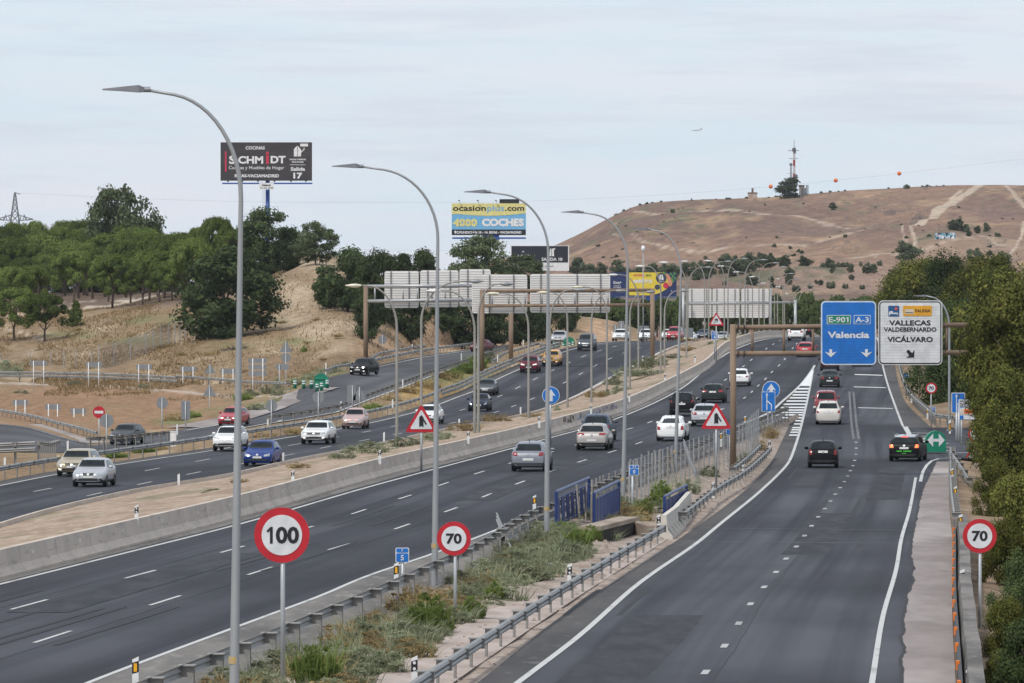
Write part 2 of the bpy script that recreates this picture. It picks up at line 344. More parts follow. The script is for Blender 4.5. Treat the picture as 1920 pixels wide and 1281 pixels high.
# dusty and lighter shoulders along the edges
SH1 = mix_chain('dusty_shoulder', (.19,.175,.16), [((.11,.105,.1), .4, (1,.2,1), .42, .62, 5), ((.26,.24,.215), 2.5, (1,.3,1), .55, .75, 5)], .9); SH2 = mix_chain('worn_shoulder', (.095,.09,.088), [((.06,.058,.06), .4, (1,.15,1), .42, .62, 5), ((.14,.13,.125), 2.5, (1,.3,1), .58, .75, 5)], .9)
ribbon('shoulder', BF, lambda Y: BF(Y) + max(.06, (ML(Y) - BF(Y)) * .62), up(zm, .006), up(zm, .006), frange(95, 640, 120), SH1)
ribbon('shoulder', lambda Y: MR(Y) + .09, lambda Y: max(MG(Y) + .12, MR(Y) + .1), up(zm, .006), up(zm, .006), frange(95, 386, 100), SH1)
ribbon('shoulder', RE, lambda Y: RL(Y) - .05, up(zr, .011), up(zr, .011), frange(95, 383, 100), SH2)
ribbon('shoulder', LE, lambda Y: LL(Y) - .06, up(zl, .006), up(zl, .006), frange(225, 600, 100), SH2)
ribbon('shoulder', lambda Y: RRf(Y) + .1, RAf, up(zr, .011), up(zr, .011), frange(378, 640, 60), SH2)
# verges
ribbon('median', LK, lambda Y: BF(Y) - .3, up(zl, .02), up(zm, .62), YS, SOIL, na=14, bump=.16)
ribbon('verge', lambda Y: MG(Y) + .1, lambda Y: max(RE(Y), MG(Y) + .3), up(zm, -.02), up(zr, -.004), frange(95, 400, 90), GRAVEL, na=14, bump=.15, freq=.7)
ribbon('drain_apron', lambda Y: RG(Y) - 2.0 + .25 * noise.noise((Y * .12, 0, 0)), lambda Y: RG(Y) - .1, up(zr, .045), up(zr, .04), frange(95, 225, 30), mix_chain('apron_concrete', (.44,.37,.33), [((.33,.265,.23), .8, (1,.4,1), .42, .62, 5), ((.3,.24,.2), 3.0, (1,.4,1), .6, .75, 4)], .9), na=2)
# right-hand bank under the trees
def bank_r(Y): return RC(Y) if Y < 330 else max(RAf(Y), RC(330) - 1)
mb = MB(); ny = frange(95, 760, 90); offs = [0, 1.5, 4, 8, 14, 24, 45, 90]
def bank_z(Y, o):
    t = min(1, max(0, (Y - 370) / 60)); h = -.15 - .03 * min(o, 14) * (1 - t) + t * (.16 * min(o, 30))
    return zr(Y) - .02 + (h if o > 0 else 0) + (.25 * noise.noise((o * .3, Y * .12, 2)) if o > 2 else 0)
for Y in ny:
    for o in offs: mb.v.append((bank_r(Y) + o, Y, bank_z(Y, o)))
for j in range(len(ny) - 1):
    for i in range(7): mb.f.append((j*8+i, j*8+i+1, (j+1)*8+i+1, (j+1)*8+i)); mb.m.append(0)
tag(mb.build('roadside_bank', mix_chain('brown_bank_soil', (.27,.19,.125), [((.16,.115,.075), .25, (1,.5,1), .42, .62, 6), ((.36,.27,.19), 1.2, (1,.5,1), .55, .7, 5)], .95, .6, 2, .15), smooth=True), kind='structure')
# ------------------------------------------------------------------ painted markings, children of their road
def stripe(name, line, w, y0, y1, prof, mat, parent, dz=.011, n=80, fn=None):
    f = fn or line
    return ribbon(name, lambda Y: f(Y) - w/2, lambda Y: f(Y) + w/2, up(prof, dz), up(prof, dz), frange(y0, y1, n), mat, parent, kind=None)
def dashes(name, line, start, step, ln, w, y1, prof, mat, parent, dz=.011):
    mb = MB(); Y = start
    while Y < y1:
        a, b = Y, min(Y + ln, y1)
        mb.add([(line(a)-w/2, a, prof(a)+dz), (line(a)+w/2, a, prof(a)+dz), (line(b)+w/2, b, prof(b)+dz), (line(b)-w/2, b, prof(b)+dz)], [(0,1,2,3)])
        Y += step
    return mb.build(name, mat, parent)
ribbon('asphalt_seam', lambda Y: RJ(Y) - .04, lambda Y: RJ(Y) + .05, up(zr, .016), up(zr, .016), frange(95, GY(866, zr), 240), M('tar_seam', (.025,.025,.028), .9), exitroad, kind=None)
stripe('edge_line', ML, .17, 95, 668, zm, LINE, main); stripe('edge_line', MR, .15, 95, 388, zm, LINE, main); stripe('edge_line', MR, .22, 388, 530, zm, LINE, main, dz=.02)
dashes('lane_dashes', DA, 136.6 - 34, 17, 5, .12, 668, zm, LINE, main); dashes('lane_dashes', DB, 151.5 - 51, 17, 5, .12, 668, zm, LINE, main)
stripe('edge_line', LL, .17, 230, 668, zl, LINE, left); stripe('edge_line', None, .12, 150, 668, zl, LINE, left, fn=lambda Y: LK(Y) - .55)
for ln in (DC, DD): dashes('lane_dashes', ln, 274.5 if ln is DC else 281, 17, 5, .12, 668, zl, LINE, left)
stripe('edge_line', RL, .165, 95, 523, zr, LINE, exitroad, dz=.018); stripe('edge_line', RRn, .135, 95, GY(896, zr), zr, LINE, exitroad, dz=.018); stripe('edge_line', RRf, .16, GY(800, zr), 668, zr, LINE, exitroad, dz=.018)
dashes('lane_dashes', DE, 124 - 30, 10.2, 1.6, .17, GY(826, zr), zr, DOTS, exitroad, dz=.018)
for k in (-.14, .2): stripe('worn_line', None, .17, GY(824, zr), GY(735, zr), zr, WORN, exitroad, dz=.018, fn=lambda Y, k=k: DE(Y) + k)
mb = MB()                                   # short kerb-line piece swinging into the side road
pp = [G(a, b, zr, .02) for a, b in ((1726,903),(1728,893),(1731,883),(1738,872),(1747,864),(1760,860),(1780,858.5))]
for i, p in enumerate(pp):
    d = (pp[min(i+1, 6)] - pp[max(i-1, 0)]); nrm = Vector((d.y, -d.x, 0)).normalized() * .085
    mb.v += [tuple(p - nrm), tuple(p + nrm)]
mb.f = [(2*i, 2*i+1, 2*i+3, 2*i+2) for i in range(6)]; mb.m = [0] * 6
mb.build('edge_line', LINE, exitroad)
mb = MB()                                   # rumble lines across the exit lane, bridge joints, stop line
for px0, px1, py, wy in ((1604,1656,704,1.9),(1602,1662,727,1.5),(1610,1675,766,1.2)):
    a, b = G(px0, py - 1, zr, .02), G(px1, py + .5, zr, .02); d = Vector((0, wy, zr(a.y + wy) - zr(a.y))); mb.add([a, b, b + d, a + d], [(0,1,2,3)])
mb.build('rumble_line', WHITE, exitroad)
mb = MB()
for pya, pyb in ((990,995),(1015,1019.5)):
    a, b = G(1318 if pya < 1000 else 1275, pya, zr, .0135), G(1782, pyb, zr, .0135); d = Vector((0, .2, 0)); mb.add([a, b, b + d, a + d], [(0,1,2,3)])
mb.build('bridge_joint', WORN, exitroad)
mb = MB()                                   # hatching of the gore between the two carriageways
gy0, gy1 = GY(815, zr), 512
for py in (712.5,718.5,724.5,731,737,742.5,748,754,760,766,771,775.5,780,785.5,791,797,804,808,812.5,818):
    Y = GY(py, zr); xa, xb = MR(Y) + .12, RL(Y) - .08; dY = 2.9 * Y * Y / (F * 8)
    if Y < 395: xa = max(xa, RE(Y) + .3)
    if xb - xa > .3:
        Y2 = Y + dY * .5; z, z2 = zr(Y) + .03, zr(Y2) + .03; xb2 = RL(Y2) - .08; xa2 = max(MR(Y2) + .12, RE(Y2) + .3) if Y < 395 else MR(Y2) + .12
        mb.add([(xa, Y, z), (xb, Y, z), (xb2, Y2, z2), (xa2, Y2, z2)], [(0,1,2,3)])
for Y in frange(478, 514, 12):
    xa, xb, Y2 = MR(Y), RL(Y), Y + 3
    mb.add([(xa, Y, zr(Y) + .024), (xb, Y, zr(Y) + .024), (RL(Y2), Y2, zr(Y2) + .024), (MR(Y2), Y2, zr(Y2) + .024)], [(0,1,2,3)])
mb.build('gore_hatching', WHITE, exitroad)
mb = MB()                                   # hatching of the side-road nose
for py in (812, 818, 824, 831, 838, 845): 
    x0 = 1704 + (py - 812) * .75
    a, b = G(x0, py, zr, .026), G(x0 + 62, py + 1, zr, .026); d = Vector((0, 1.0, 0)); mb.add([a, b, b + d, a + d], [(0,1,2,3)])
a, b, c, d = [G(x, y, zr, .03) for x, y in ((1692,800),(1702,800),(1722,838),(1714,838))]; mb.add([a, d, c, b], [(0,1,2,3)])
a, b = G(1722, 850, zr, .026), G(1830, 849, zr, .026); d = Vector((0, .7, 0)); mb.add([a, b, b + d, a + d], [(0,1,2,3)])
mb.build('nose_hatching', LINE, exitroad)
# repair patches, cracks and skid marks of the asphalt
rp_ = random.Random(12); DARKP = mix_chain('asphalt_patch', (.03,.031,.037), [((.05,.051,.058), 1.5, (1,.2,1), .4, .65, 5)], .85); TAR = M('tar_seam', (.025,.025,.028), .9)
for x0_, w_, y0_, y1_, pr, road in ((1.5,1.9,118,150,zr,exitroad),(6.2,1.6,190,232,zr,exitroad),(9.4,1.5,250,300,zr,exitroad),(-6,1.7,150,185,zm,main),(-1.5,1.6,235,300,zm,main)):
    f0 = RL if pr is zr else DA
    ribbon('asphalt_patch', lambda Y, f0=f0, x0_=x0_: (f0(Y) + x0_ * .55), lambda Y, f0=f0, x0_=x0_, w_=w_: (f0(Y) + x0_ * .55 + w_ + .05 * noise.noise((Y, 0, 0))), up(pr, .0095), up(pr, .0095), frange(y0_, y1_, 30), DARKP, road, kind=None)
for (fx, y0_, y1_, pr, road, s_) in ((lambda Y: DE(Y) + .3 + .5 * (DE(Y) - RL(Y) - 4) * 0, 95, 190, zr, exitroad, 1), (lambda Y: DA(Y) + .4, 100, 420, zm, main, 3), (lambda Y: DB(Y) - .5, 150, 400, zm, main, 4)):
    ribbon('tar_crack', lambda Y, fx=fx, s_=s_: fx(Y) + .05 * noise.noise((Y * .25, s_, 0)) - .012, lambda Y, fx=fx, s_=s_: fx(Y) + .05 * noise.noise((Y * .25, s_, 0)) + .012, up(pr, .0105), up(pr, .0105), frange(y0_, y1_, 220), TAR, road, kind=None)
for k in range(9):
    pr, road, f0 = (zr, exitroad, DE) if k % 2 else (zm, main, DB); Y0 = rp_.uniform(125, 300); o_ = rp_.uniform(-5, 3.5); L_ = rp_.uniform(8, 26)
    for d_ in (0, 1.45): ribbon('skid_mark', lambda Y, o_=o_, d_=d_: f0(Y) + o_ + d_, lambda Y, o_=o_, d_=d_: f0(Y) + o_ + d_ + .17, up(pr, .0112), up(pr, .0112), frange(Y0, Y0 + L_, 8), M('tyre_mark', (.021,.021,.025), .85), road, kind=None)
# ------------------------------------------------------------------ left terrain: rows (px, py, Y) from the road up to the wood
def rowf(pts):
    a = C1([(p[0], p[1]) for p in pts]); b = C1([(p[0], p[2]) for p in pts]); return a, b
def prow(pix, prof, dz=0):
    return [(a, b, GY(b, prof, dz, 690)) for a, b in pix]
lefoot = []
for Y in frange(262, 655, 26):
    p = Vector((LE(Y) - .05, Y, zl(Y) - .06)); a, b = PX(p); lefoot.append((a, b, Y))
lefoot = [(-400, lefoot[0][1] + 40, 215)] + [q for q in lefoot if q[0] < 1180] + [(1200, 641, 668)]
ROWS = [rowf(lefoot),
  rowf(prow([(-400,858),(0,848),(100,850),(175,847),(240,843),(322,835),(392,820),(460,804),(505,796),(560,788),(632,775),(686,754),(757,727),(812,706),(855,691),(905,673),(950,657)], zp, -.02) + [(1010,648,668),(1100,640,680),(1200,637,690)]),
  rowf(prow([(-400,792),(0,796),(60,803),(120,822),(165,835),(200,833),(250,818),(337,806),(400,797),(460,783),(502,770),(540,746),(560,731),(590,718),(611,710.5),(647,701),(694,689),(794,668),(858,659),(905,653)], zp, -.02) + [(950,648,690),(1010,640,700),(1100,634,705),(1200,634,710)]),
  rowf([(-400,768,560),(0,768,545),(120,775,520),(200,783,485),(337,785,470),(400,782,462),(460,768,466),(502,753,478),(530,740,490),(560,724,512),(588,713,525),(640,698,548),(694,685,580),(794,664,640),(905,650,705),(1010,636,720),(1200,628,740)]),
  rowf([(-400,730,590),(0,728,585),(250,737,560),(370,745,545),(440,742,538),(502,738,535),(530,732,538),(560,718,545),(588,707,550),(640,691,565),(694,672,595),(794,650,655),(905,640,715),(1010,628,730),(1200,624,760)]),
  rowf([(-400,708,610),(0,708,605),(250,714,585),(430,718,575),(530,712,570),(588,690,580),(640,660,592),(694,640,615),(794,622,665),(860,615,700),(905,618,725),(980,616,740),(1030,622,740),(1060,620,742),(1100,609,752),(1125,606,756),(1150,622,762),(1165,632,768),(1200,634,790)]),
  rowf([(-400,690,660),(0,684,655),(200,668,640),(330,640,635),(450,640,625),(530,640,620),(600,620,620),(650,596,630),(700,592,645),(794,580,690),(905,580,745),(980,592,755),(1060,604,760),(1100,602,765),(1140,606,770),(1165,626,800),(1200,628,830)]),
  rowf([(-400,620,720),(0,620,715),(200,598,715),(330,568,715),(450,560,690),(530,552,680),(600,540,680),(700,548,690),(794,560,720),(905,566,770),(1060,596,790),(1140,604,800),(1200,622,860)]),
  rowf([(-400,582,770),(0,580,770),(200,572,770),(330,552,775),(450,535,760),(530,500,760),(585,477,760),(640,483,760),(700,520,760),(794,545,770),(905,558,810),(1060,592,840),(1140,602,850),(1200,618,900)]),
  rowf([(-400,548,960),(0,548,960),(200,545,960),(330,540,960),(450,520,940),(530,495,900),(585,482,880),(640,488,880),(700,515,880),(794,545,880),(905,555,900),(1060,590,920),(1140,601,940),(1200,616,950)])]
def left_at(px, py):
    q = [(r[0](px), r[1](px)) for r in ROWS]
    for (a, ya), (b, yb) in zip(q, q[1:]):
        if a >= py >= b:
            t = (a - py) / max(1e-6, a - b); return P(px, py, ya + (yb - ya) * t)
    return P(px, py, q[0][1] if py > q[0][0] else q[-1][1])
def seg_d(px, py, pts, sy):
    """distance in photo pixels (vertical stretched by sy) from a polyline"""
    m = 1e9
    for a, b in zip(pts, pts[1:]):
        if px < min(a[0], b[0]) - 60 or px > max(a[0], b[0]) + 60: continue
        dx, dy = b[0] - a[0], (b[1] - a[1]) * sy; qx, qy = px - a[0], (py - a[1]) * sy
        t = max(0, min(1, (qx*dx + qy*dy) / max(1e-6, dx*dx + dy*dy))); m = min(m, math.hypot(qx - t*dx, qy - t*dy))
    return m
def covermat(name, scale, stretch, bump, bs, bd):
    """soil whose ground cover comes from the mesh's cover attribute, broken up by noise"""
    m = bpy.data.materials.new(name); m.use_nodes = True; n = m.node_tree; k = n.links.new; b = n.nodes['Principled BSDF']; b.inputs['Roughness'].default_value = .95; b.inputs['Specular IOR Level'].default_value = .15
    a = n.nodes.new('ShaderNodeAttribute'); a.attribute_name = 'cover'; t = n.nodes.new('ShaderNodeTexCoord'); cur = a.outputs['Color']
    for i, (sc, lo, hi, f, de) in enumerate(scale):
        p = n.nodes.new('ShaderNodeMapping'); p.inputs['Scale'].default_value = stretch; p.inputs['Location'].default_value = (i * 5.1, i * 2.3, i)
        z = n.nodes.new('ShaderNodeTexNoise'); z.inputs['Scale'].default_value = sc; z.inputs['Detail'].default_value = de; z.inputs['Roughness'].default_value = .65
        r = n.nodes.new('ShaderNodeMapRange'); r.inputs[1].default_value = .3; r.inputs[2].default_value = .7; r.inputs[3].default_value = lo; r.inputs[4].default_value = hi
        x = n.nodes.new('ShaderNodeMix'); x.data_type = 'RGBA'; x.blend_type = 'MULTIPLY'; x.inputs[0].default_value = 1; c = n.nodes.new('ShaderNodeCombineColor')
        k(t.outputs['Object'], p.inputs[0]); k(p.outputs[0], z.inputs['Vector']); k(z.outputs['Fac'], r.inputs[0])
        for q in range(3): k(r.outputs[0], c.inputs[q])
        k(cur, x.inputs[6]); k(c.outputs[0], x.inputs[7]); cur = x.outputs[2]
    k(cur, b.inputs['Base Color'])
    z = n.nodes.new('ShaderNodeTexNoise'); z.inputs['Scale'].default_value = bs; z.inputs['Detail'].default_value = 9; u = n.nodes.new('ShaderNodeBump'); u.inputs['Strength'].default_value = bump; u.inputs['Distance'].default_value = bd
    k(t.outputs['Object'], z.inputs['Vector']); k(z.outputs['Fac'], u.inputs['Height']); k(u.outputs[0], b.inputs['Normal'])
    return m
def mixc(a, b, t): t = max(0, min(1, t)); return tuple(p + (q - p) * t for p, q in zip(a, b))
def blob(px, py, cx, cy, rx, ry, soft=.5): return max(0, min(1, (1.2 - math.hypot((px - cx) / rx, (py - cy) / ry)) / soft))
LTR = [([(-100,719),(0,719),(160,722),(280,729),(370,738),(430,742),(520,743)], 3.5, (.42,.35,.29)), ([(110,579),(150,576.5),(200,574.5),(245,567),(262,561),(300,553),(345,549)], 2.6, (.55,.46,.36)), ([(112,567),(160,565.5),(225,563.5),(252,562)], 1.6, (.5,.42,.33)), ([(0,612),(60,630),(110,648)], 2.5, (.46,.37,.28))]
def cover_left(px, py, p):
    n1 = noise.noise((p.x * .05, p.y * .02, 3.1)); n2 = noise.noise((p.x * .2, p.y * .07, 9.1)); n3 = noise.noise((p.x * .6, p.y * .2, 5.5))
    c = mixc((.285,.2,.118), (.215,.145,.085), .5 + n1 + .4 * n2)
    c = mixc(c, (.42,.33,.22), (n2 + .35 * n3 - .12) * 2)
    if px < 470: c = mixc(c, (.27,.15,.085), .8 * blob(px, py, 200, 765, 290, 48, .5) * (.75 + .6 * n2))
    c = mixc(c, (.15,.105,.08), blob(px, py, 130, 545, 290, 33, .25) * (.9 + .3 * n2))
    for cx, cy, rx, ry in ((290,601,75,14),(345,592,50,8),(560,722,60,14),(640,706,70,16),(500,752,80,10),(440,772,70,10),(560,640,60,8),(530,600,40,10),(780,640,40,10),(330,790,50,10),(420,650,60,10),(250,640,70,10),(130,628,60,8)): c = mixc(c, (.165,.175,.075), blob(px, py, cx, cy, rx, ry, .8) * (.6 + 1.2 * n2))
    for cx, cy, rx, ry in ((640,622,90,34),(560,590,60,30),(590,495,70,26),(545,550,60,26)): c = mixc(c, (.43,.335,.235), blob(px, py, cx, cy, rx, ry, .8) * (.65 + .8 * n2))
    for cx, cy, rx, ry in ((720,648,60,24),(800,630,60,34),(910,620,90,34),(1130,622,40,26)): c = mixc(c, (.44,.29,.185), blob(px, py, cx, cy, rx, ry, .6) * (.8 + .6 * n2))
    c = mixc(c, (.2,.19,.07), .8 * blob(px, py, 860, 705, 90, 22, .6)); c = mixc(c, (.42,.27,.08), .7 * blob(px, py, 780, 736, 90, 18, .6) * (.6 + n3))
    for pts, w_, col in LTR: c = mixc(c, col, (w_ + 1.2 - seg_d(px, py, pts, 2.2)) / 2 + .5 * n3)
    return c
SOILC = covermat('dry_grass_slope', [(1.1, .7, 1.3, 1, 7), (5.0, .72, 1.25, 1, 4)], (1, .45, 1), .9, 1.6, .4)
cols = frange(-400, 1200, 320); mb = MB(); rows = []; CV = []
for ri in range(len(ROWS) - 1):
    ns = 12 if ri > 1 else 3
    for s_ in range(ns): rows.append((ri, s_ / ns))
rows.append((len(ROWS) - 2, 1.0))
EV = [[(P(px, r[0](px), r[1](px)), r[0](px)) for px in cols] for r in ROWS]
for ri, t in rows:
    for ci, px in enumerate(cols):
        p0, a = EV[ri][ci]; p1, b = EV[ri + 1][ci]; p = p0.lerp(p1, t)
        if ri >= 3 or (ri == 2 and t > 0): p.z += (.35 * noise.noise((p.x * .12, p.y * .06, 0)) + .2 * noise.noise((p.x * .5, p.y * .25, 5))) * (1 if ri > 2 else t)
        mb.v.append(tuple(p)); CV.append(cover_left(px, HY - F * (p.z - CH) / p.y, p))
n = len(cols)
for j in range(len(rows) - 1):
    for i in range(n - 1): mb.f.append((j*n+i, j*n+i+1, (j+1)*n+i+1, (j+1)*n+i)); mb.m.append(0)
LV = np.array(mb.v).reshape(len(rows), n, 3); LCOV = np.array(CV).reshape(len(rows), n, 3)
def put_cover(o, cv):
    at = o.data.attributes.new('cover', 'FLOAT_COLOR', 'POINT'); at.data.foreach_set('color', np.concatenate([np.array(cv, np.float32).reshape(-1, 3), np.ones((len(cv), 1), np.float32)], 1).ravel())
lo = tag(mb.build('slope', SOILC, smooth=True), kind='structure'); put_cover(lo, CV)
# ramp asphalt laid on rows 1-2, and its lines
mb = MB(); uv = []; rc = frange(-400, 960, 136)
for px in rc:
    a, b = P(px, ROWS[1][0](px), ROWS[1][1](px)), P(px, ROWS[2][0](px), ROWS[2][1](px))
    for i in range(5):
        p = a.lerp(b, i / 4); mb.v.append((p.x, p.y, p.z + .03)); uv.append((i * 2, p.y))
for j in range(len(rc) - 1):
    for i in range(4): mb.f.append((j*5+i, (j+1)*5+i, (j+1)*5+i+1, j*5+i+1)); mb.m.append(0)
mb.uv = uv; ramp = tag(mb.build('ramp', ASPHP, smooth=True), kind='structure')
def poly_strip(name, pts, w, mat, parent=None, kind=None):
    mb = MB()
    for i, p in enumerate(pts):
        d = pts[min(i+1, len(pts)-1)] - pts[max(i-1, 0)]; nr = Vector((d.y, -d.x, 0)).normalized() * w / 2
        mb.v += [tuple(p - nr), tuple(p + nr)]
    mb.f = [(2*i, 2*i+1, 2*i+3, 2*i+2) for i in range(len(pts)-1)]; mb.m = [0] * len(mb.f)
    o = mb.build(name, mat, parent)
    if kind: o['kind'] = kind
    return o
def lift(p, d=.05): return Vector((p.x, p.y, p.z + d))
def rampline(pix): return [lift(left_at(a, b), .07) for a, b in pix]
poly_strip('edge_line', rampline([(345,809),(400,800),(460,786),(502,774),(588,742),(640,726),(694,692),(794,671),(858,661.5),(905,656)]), .22, LINE, ramp)
poly_strip('edge_line', rampline([(345,832),(392,819),(460,803),(505,795),(560,787),(632,774),(686,753),(757,726.5),(812,705),(855,690)]), .22, LINE, ramp)
poly_strip('edge_line', rampline([(0,797.5),(60,805),(120,823.5),(165,834)]), .4, WORN, ramp)
poly_strip('edge_line', rampline([(0,814),(30,818),(60,832)]), .3, WORN, ramp)
poly_strip('edge_line', rampline([(588,739.5),(620,730),(660,718),(690,709)]), .9, LINE, ramp)
for a in ((520,792,530,789),(553,777,565,773),(592,766,604,761),(621,754,633,749),(655,742,666,738),(680,728,690,724),(703,719,714,715),(733,710,742,706),(758,702,767,699),(790,688,797,686)):
    poly_strip('lane_dash', rampline([(a[0],a[1]),(a[2],a[3])]), .2, LINE, ramp)
# dirt shoulder / traffic island between loop and ramp; pale paths in the wood
poly_strip('paved_island', [lift(left_at(a, b), .06) for a, b in ((60,797),(110,812),(150,826),(185,832),(205,829))], 1.5, GREYCON, None, 'structure')
poly_strip('ramp_shoulder', [lift(left_at(a, b), .09) for a, b in ((345,803),(400,794),(440,786),(500,767),(545,748),(590,733),(606,728))], 3.0, GREYCON, None, 'structure')
# ------------------------------------------------------------------ far hill
rid = C1([(300,540),(700,520),(860,505),(960,480),(1030,462),(1075,441),(1140,407),(1200,383),(1260,374),(1320,370),(1440,368),(1500,366),(1560,362),(1640,357),(1700,354),(1790,350),(1860,349),(1920,350),(2300,352),(3000,420)])
HF = [(0.0,800,None),(.0,950,None)]
def hill_row(px, t):
    """t 0 at the foot (py 640) .. 1 at the crest"""
    r = rid(px); foot = 640
    py = foot + (r - foot) * t
    Y = 980 + (1900 - 980) * t ** 1.25
    return py, Y
def hill_bump(p): return 3.6 * noise.noise((p.x * .012, p.y * .006, 1.1)) + 2.2 * abs(noise.noise((p.x * .022, p.y * .007, 6.6))) + 1.8 * noise.noise((p.x * .035, p.y * .015, 4.1)) + 1.0 * noise.noise((p.x * .09, p.y * .04, 7.7))
HTR = [([(1838,349),(1800,372),(1770,391),(1745,409),(1725,425),(1713,430)], 7, 2.2), ([(1800,360),(1778,380),(1752,396),(1738,415)], 3.5, 2.2), ([(1190,396),(1270,401),(1350,405),(1440,412),(1520,417),(1600,424),(1640,428),(1690,431),(1713,429)], 1.6, 1.5),
       ([(1150,440),(1230,449),(1330,457),(1440,459),(1500,458),(1560,451),(1620,442),(1660,433)], 1.1, 1.5), ([(1640,487),(1690,476),(1740,468),(1790,461),(1840,456),(1858,454)], 1.5, 1.6), ([(1846,454),(1870,466),(1920,468),(2000,470)], 1.2, 1.6), ([(1885,350),(1905,372),(1935,390)], 3, 2), ([(1705,430),(1712,446),(1716,470)], 2.5, 2), ([(1690,430),(1695,450),(1700,470)], 1.5, 2), ([(1885,486),(1905,470),(1918,440),(1920,420)], 2.5, 2), ([(1580,484),(1650,476),(1700,472)], 1.2, 1.5), ([(1300,520),(1400,505),(1500,500),(1600,510)], 1.6, 1.5)]
def cover_hill(px, py, p, t):
    n1 = noise.noise((p.x * .011, p.y * .006, 3.1)); n2 = noise.noise((p.x * .04, p.y * .02, 9.1)); n3 = noise.noise((p.x * .16, p.y * .06, 5.5)); n4 = noise.noise((p.x * .5, p.y * .2, 1.5))
    c = mixc((.248,.158,.112), (.165,.108,.085), .45 + 1.5 * n1 + .8 * n2)
    c = mixc(c, (.335,.222,.142), (n2 + .7 * n3 - .05) * 2)
    c = mixc(c, (.33,.225,.17), .6 * blob(px, py, 1560, 525, 220, 34, .8)); c = mixc(c, (.3,.22,.155), .5 * blob(px, py, 1830, 470, 150, 30, .8))
    c = mixc(c, (.1,.08,.07), .9 * blob(px, py, 1690, 412, 60, 22, .7) * (n4 + .5 * n3 > .12)); c = mixc(c, (.1,.085,.075), .5 * (n3 + n4 > .62))
    c = mixc(c, (.13,.12,.075), (n3 + .6 * n1 - .4) * 3)
    c = mixc(c, (.17,.11,.095), .7 * blob(px, py, 1880, 400, 90, 24, .8)); c = mixc(c, (.17,.12,.1), .6 * blob(px, py, 1560, 432, 130, 14, .8))
    for pts, w_, sy in HTR: c = mixc(c, (.43,.34,.26), (w_ + 1.2 - seg_d(px, py, pts, sy)) / 2.2 + .7 * n3)
    return c
mb = MB(); cols = frange(300, 900, 20)[:-1] + frange(900, 2000, 300)[:-1] + frange(2000, 3000, 20); ts = frange(0, 1, 120); CV = []
for t in ts:
    for px in cols:
        py, Y = hill_row(px, t); p = P(px, py, Y); p.z += hill_bump(p) * min(1, t * 3) * (1 - .75 * max(0, (t - .85) / .15)); mb.v.append(tuple(p)); CV.append(cover_hill(px, py, p, t))
for e, (dy, dz) in enumerate(((250, -2), (700, -30), (1500, -60))):
    for px in cols:
        py, Y = hill_row(px, 1); p = P(px, py, Y); mb.v.append((p.x, p.y + dy, p.z + dz)); CV.append((.25,.17,.12))
n = len(cols); nr = len(ts) + 3
for j in range(nr - 1):
    for i in range(n - 1): mb.f.append((j*n+i, j*n+i+1, (j+1)*n+i+1, (j+1)*n+i)); mb.m.append(0)
ho = tag(mb.build('hill', covermat('bare_hill_soil', [(.35, .72, 1.28, 1, 7), (1.6, .78, 1.2, 1, 4)], (1, .4, 1), .8, .35, 1.6), smooth=True), kind='structure'); put_cover(ho, CV)
def hill_at(px, py, d=0.0):
    r = rid(px); t = max(0, min(1, (640 - py) / (640 - r))); _, Y = hill_row(px, t); p = P(px, py, Y)
    p.z += hill_bump(p) * min(1, t * 3) * (1 - .75 * max(0, (t - .85) / .15)) + d
    return p
# ------------------------------------------------------------------ concrete barrier, kerb
def sweep(prof2d, frames, closed=True):
    mb = MB(); n = len(prof2d)
    for p, side in frames:
        for a, z in prof2d: mb.v.append((p.x + side.x * a, p.y + side.y * a, p.z + z))
    for j in range(len(frames) - 1):
        for i in range(n if closed else n - 1):
            mb.f.append((j*n+i, j*n+(i+1) % n, (j+1)*n+(i+1) % n, (j+1)*n+i)); mb.m.append(0)
    mb.f.append(tuple(range(n))[::-1]); mb.f.append(tuple((len(frames)-1)*n + i for i in range(n))); mb.m += [0, 0]
    return mb
def frames_of(pts):
    o = []
    for i, p in enumerate(pts):
        d = pts[min(i+1, len(pts)-1)] - pts[max(i-1, 0)]; o.append((p, Vector((d.y, -d.x, 0)).normalized()))
    return o
jb = thing('concrete_barrier', 'long grey concrete barrier holding the sandy median above the outbound lanes', 'barrier', (0,0,0))
sweep([(.0,-.1),(.0,.08),(-.2,.3),(-.27,.84),(-.47,.84),(-.55,-.1)], frames_of([Vector((BF(Y), Y, zm(Y))) for Y in frange(95, 760, 130)])).build('wall', CONC, jb)
Y = 110
while Y < 560:
    mb = MB(); p = Vector((BF(Y) - .225, Y, zm(Y) + .55)); mb.add([p + Vector(q) for q in ((-.05,-.05,-.05),(.05,-.05,-.05),(.05,-.05,.07),(-.05,-.05,.07),(0,.05,0))], [(0,1,2,3),(1,4,2),(0,3,4),(3,2,4),(0,4,1)]); mb.build('reflector', WHITE, jb)
    Y += 8.0
mb = MB(); Y = 100
while Y < 640:
    pr_ = [(BF(Y) - .2 * (i / 5) + .004 if i < 6 else BF(Y) - .2 - .07 * (i - 5) / 5 + .004, zm(Y) + (.08 + .22 * i / 5 if i < 6 else .3 + .54 * (i - 5) / 5)) for i in range(11)]
    for (xa_, za_), (xb_, zb_) in zip(pr_, pr_[1:]): mb.add([(xa_, Y, za_), (xa_, Y + .16, za_), (xb_, Y + .16, zb_), (xb_, Y, zb_)], [(0,1,2,3)])
    Y += 6.0
mb.build('joint', M('joint_shade', (.2,.175,.15), .9), jb)
